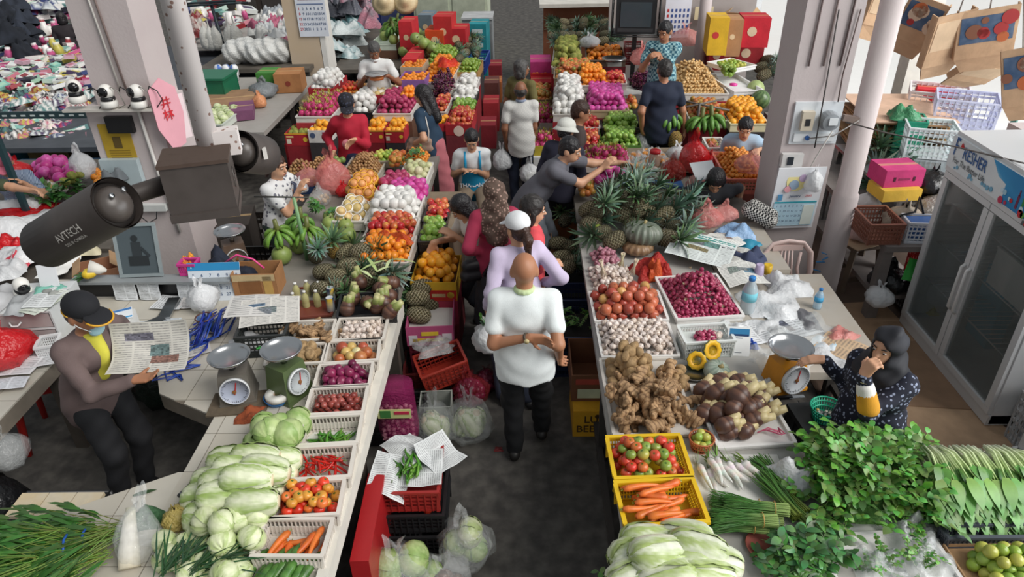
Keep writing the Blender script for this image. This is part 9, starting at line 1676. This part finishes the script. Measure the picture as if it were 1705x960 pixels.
for k,(px,py,w,l,h,m,lb)in enumerate([(1310,480,.34,.3,.12,BAGW,'billowing white bag against the plastic chair'),(1215,548,.2,.2,.06,BAGW,'white plastic by the shallot tray corner'),(1330,600,.22,.2,.08,BAG,'clear bag right of the orange scale'),(1290,560,.2,.16,.08,BAG,'clear bag behind the orange scale')]):obj('plastic_heap',crumple('plastic_heap',w,l,h,m,680+k),P(px,py,SZ2),(0,0,.5*k),lb=lb,cat='plastic')
bottle(P(1243,518,SZ2),'large milky plastic bottle with blue cap and label',None,'#d0dce2','#2a7ac0',.30,.055,lab='#7ac8d8',alpha=.7);bottle(P(1360,512,SZ2),'small clear water bottle with blue cap and label',None,'#b8d4e4','#2a7ac0',.17,.032,lab='#4aa8d8',alpha=.6)
scale(P(1303,640,SZ2),.35,'orange dial scale with wide steel pan on the right','#d08a1c','#dfe2e6',.22,.135,.1)
b=MB();b.box((0,0,.01),(.14,.02,.02),C('#1a1a1c'));b.box((.1,0,.01),(.1,.025,.003),C('#b0b4b8'));obj('knife',b.mesh('knife',PLAS,False),P(1300,664,SZ2+.01),(0,0,.1),lb='black handled knife in front of the orange scale',cat='knife')
e=empty('work_stool','black square stool under the teal basket','stool',(1.93,3.55,0),.1);b=MB();b.box((0,0,.5),(.36,.34,.04),C('#3a3c3e'));p_f('seat',b,PLAS,e)
for sx in(-1,1):
 for sy in(-1,1):b=MB();b.box((sx*.15,sy*.14,.24),(.04,.04,.48),C('#2a2c2e'));p_f('leg',b,PLAS,e)
e=empty('teal_basket','round teal green basket with coins on the black stool','basket',(1.93,3.55,.522));b=MB()
for z,r in((.0,.075),(.035,.086),(.065,.096),(.09,.105)):b.tube([(r*cos(k*.262),r*sin(k*.262),z+.004)for k in range(25)],.006,6,C('#1f9a78'))
for k in range(36):b.bar((.075*cos(k*.1745),.075*sin(k*.1745),0),(.103*cos(k*.1745),.103*sin(k*.1745),.09),.007,.004,C('#22a080'))
b.lathe([(.001,0),(.078,0),(.078,.005),(.001,.005)],20,C('#1a8a6a'));p_s('basket_weave',b,PLAS,e);b=MB()
rs=random.Random(5)
for k in range(40):b.lathe([(.0005,0),(.011,0),(.011,.003),(.0005,.003)],8,C(rs.choice(['#8a8c8e','#a8a49a','#6a6c6e','#b09a5c'])),at=(rs.uniform(-.05,.05),rs.uniform(-.05,.05),.012+.0006*k))
o=p_s('coins',b,PLAS,e);o['kind']='stuff'
obj('black_bin_bag',bagmesh('black_bin_bag',.15,.35,M('black_plastic','#1b1c1e'),590),P(1320,745,.05),lb='black plastic bag hanging between taro slab and black stool',cat='bag')
obj('newspaper',newsprint('newspaper',.52,.40,610,4,True,.006,True,'#d6dcda',accent='#3f8a84'),P(1168,415,TZ+.10),(.12,.05,-.45),1,None,'open newspaper with teal headline behind the shallots','newspaper')
for k,(px,py,a,lb)in enumerate([(1215,430,-.5,'crumpled newspaper sheet under the teal headline page'),(1235,460,.2,'newspaper page beside the purple cup'),(1205,405,.8,'white newspaper page below the blue bag')]):obj('newspaper',newsprint('newspaper',.34,.3,620+k,4,False,.014,True,'#dcdcd6'),P(px,py,TZ+.02+.01*k),(.05,.05,a),1,None,lb,'newspaper')
for k,(px,py,w,l,h,m,lb)in enumerate([(1225,392,.3,.26,.12,M('sky_bag','#7fa4cc','#9cbce0',rough=.4,bump=.6),'sky blue plastic bag behind the newspapers'),(1250,432,.26,.2,.1,M('slate_cloth','#4a5270','#3c4460',rough=.9),'slate blue cloth before the plastic chair'),(1240,412,.3,.2,.05,M('teal_pack','#2a8aa8',rough=.4),'teal packet under the plaid bag')]):obj('cloth_heap',crumple('cloth_heap',w,l,h,m,630+k),P(px,py,TZ+.02),(0,0,.4*k),lb=lb,cat='cloth')
patterned('plaid','#1a1a1c','#d0cec8','check',50);obj('plaid_bag',sdf_mesh('plaid_bag',[('c',(-.14,0,.1),(.14,0,.1),.1,.1),('c',(-.13,0,.2),(.13,0,.2),.06,.06)],.014,MATS['plaid'],.03),P(1258,368,TZ+.04),(0,.35,-.5),.72,lb='black and white plaid shopping bag by the pillar',cat='bag')
b=MB();b.lathe([(.001,0),(.035,0),(.038,.05),(.03,.12),(.026,.12),(.001,.11)],16,C('#b8a8c8'));obj('purple_cup',b.mesh('purple_cup',PLAS),P(1262,462,TZ),lb='lilac plastic tumbler beside the yellow cup',cat='cup');b=MB();b.lathe([(.001,0),(.03,0),(.034,.08),(.03,.08),(.001,.07)],16,C('#d8b02a'));obj('yellow_cup',b.mesh('yellow_cup',PLAS),P(1277,455,TZ),lb='small yellow cup beside the lilac tumbler',cat='cup')
bigtable('cloth_table','table behind the shallots holding newspapers and cloths',1.53,2.15,5.06,6.6,TZ-.002,M('greens_top','#c0b9ae'))
# ================================================================== CCTV UNIT IN THE FOREGROUND (LEFT)
DK=M('cctv_dark','#544c48','#433c38',rough=.55,nz=.2,rnd=0,scale=14);DKI=M('cctv_inner','#2c2826',rough=.5,nz=.1,rnd=0);RUST=patterned('speckled_pole','#dcd4d1','#94766a','voronoi',42,.17)
bx=D(335,300,1.97);yaw=.30;e=empty('junction_box','dark grey camera junction box hanging from a speckled pole','junction box',bx,yaw)
b=MB();b.box((0,0,0),(.172,.14,.135));p_f('box_body',b,DK,e);b=MB();b.box((0,-.004,-.075),(.178,.15,.022));p_f('lower_lip',b,DK,e);b=MB();b.box((0,0,.072),(.18,.148,.01));p_f('lid',b,M('dusty_lid','#5c4a40','#4a3c34',rough=.95,scale=40,nz=.4,rnd=0),e)
b=MB();b.tube([(.087+.001,.02*cos(t),.0+.03*sin(t))for t in np.linspace(0,6.28,17)],.0012,5,C('#5a5450'));obj('knockout_ring',b.mesh('knockout',PLAS),parent=e)
pt=D(345,232,2.0);b=MB();b.tube([(0,0,-.06),(0,0,2.0)],.031,20);pole=obj('hanging_pole',b.mesh('hanging_pole',RUST),pt,lb='speckled white steel pole holding the camera box',cat='pole');b=MB();b.box((.05,0,.0),(.07,.05,.07));obj('clamp',b.mesh('clamp',RUST,False),(0,0,-.01),(0,0,.3),1,pole)
def bullet(rear,front,r,label,txt=False):
 rear,front=Vector(rear),Vector(front);ax=(front-rear);Ln=ax.length;z=ax/Ln;x=z.cross(Vector((0,0,1))).normalized();y=x.cross(z)
 e=obj('bullet_camera',None,rear,(0,0,0),1,None,label,'camera');R=Matrix(((x.x,y.x,z.x),(x.y,y.y,z.y),(x.z,y.z,z.z)))
 b=MB();n=28;b.lathe([(r,0),(r,Ln*.5),(r*1.0,Ln*1.02),(r*.96,Ln*1.02),(r*.96,Ln*.5),(r*.94,.004),(r*.94,-.0)],n,(.3,.3,.3),R=R);b.F=b.F[:-2];b.mi=b.mi[:-2];p_s('hood',b,DK,e)
 b=MB();b.lathe([(r*.86,.02),(r*.88,Ln*.9),(r*.8,Ln*.93),(.001,Ln*.93)],n,(.2,.2,.2),R=R);p_s('housing',b,DKI,e);b=MB();b.lathe([(r*.5,Ln*.94),(r*.45,Ln*.945),(.001,Ln*.95)],18,(.1,.1,.1),R=R);p_s('lens',b,M('black_gloss','#121214'),e)
 q=ball(r*.72,.8,20,12);me=MB();me.add([R@Vector(v)+z*.02 for v in q.V],q.F,(.3,.3,.3));obj('swivel_ball',me.mesh('swivel_ball',M('cctv_ball','#57504c','#4a4440',rough=.35,nz=.15,rnd=0)),parent=e)
 for k in(-1,1):
  me=MB();me.lathe([(.001,0),(r*.1,0),(r*.1,.004),(.001,.004)],10,C('#8a8684'),at=R@Vector((k*r*.3,r*.3,-r*.38)),R=R);obj('screw',me.mesh('screw',MSTEEL),parent=e)
 if txt:
  mid=rear.lerp(front,.42);vw=(Vector(CP)-mid).normalized();nrm=(vw-z*vw.dot(z)).normalized();tx=-z;ty=nrm.cross(tx);TR=Matrix(((tx.x,ty.x,nrm.x),(tx.y,ty.y,nrm.y),(tx.z,ty.z,nrm.z)))
  for s,size,dy,dx in(('AVTECH',.030,.006,.0),('DSS IP CAMERA',.0135,-.019,.0)):
   me=textmesh(s,size,M('ink_pale','#c9c4bc',rnd=0));
   for v in me.vertices:
    a=(v.co.y+dy-.012)/r;v.co=TR@Vector((v.co.x+dx,(r+.0012)*sin(a),(r+.0012)*cos(a)))
   o=obj('lettering',me,tuple(mid-rear),(0,0,0),1,e)
 return e,R
cam_a,_=bullet(D(196,337,1.84),D(80,404,2.0),.070,'dark bullet security camera with pale lettering in the foreground',True)
b=MB();a0,a1,a2=D(200,338,1.94),D(228,322,1.97),D(282,305,2.0);b.tube([(0,0,0),a1-a0,a2-a0],[.026,.026,.027],16,(.3,.3,.3));o=obj('mounting_arm',b.mesh('mounting_arm',DK),a0-cam_a.location,parent=cam_a);b=MB();b.lathe([(.001,0),(.007,0),(.007,.005),(.001,.005)],12,C('#9a9692'));obj('screw',b.mesh('screw',MSTEEL),tuple(D(214,327,1.925)-a0),(.9,0,-.1),1,o)
bullet(D(398,252,2.10),D(436,258,2.24),.062,'second dark bullet camera pointing away behind the box')
b=MB();b.box((0,0,0),(.012,.03,.028),C('#d8d4ce'));obj('sticker',b.mesh('sticker',PRINT,False),D(441,255,2.12),(0,0,.4),lb='small white sticker on the second camera',cat='sticker')
# ================================================================== past 300 of a kind: the smallest in view become one object
from collections import defaultdict
bpy.context.view_layer.update()
kinds=defaultdict(list)
for o in list(COL.objects):
 if o.type=='MESH' and o.parent is None and o.get('group'):kinds[o.name.split('.')[0]].append(o)
for nm,lst in kinds.items():
 if len(lst)<=300 or 'Col' not in lst[0].data.color_attributes:continue
 lst.sort(key=lambda o:(o.location-Vector(CP)).length);far=lst[300:]
 joinstuff(nm+'_mass',[(o.data,o.matrix_world.copy())for o in far],'many distant pieces of '+nm.replace('_',' ')+' in the rear trays',lst[0]['category'])
 for o in far:bpy.data.objects.remove(o)
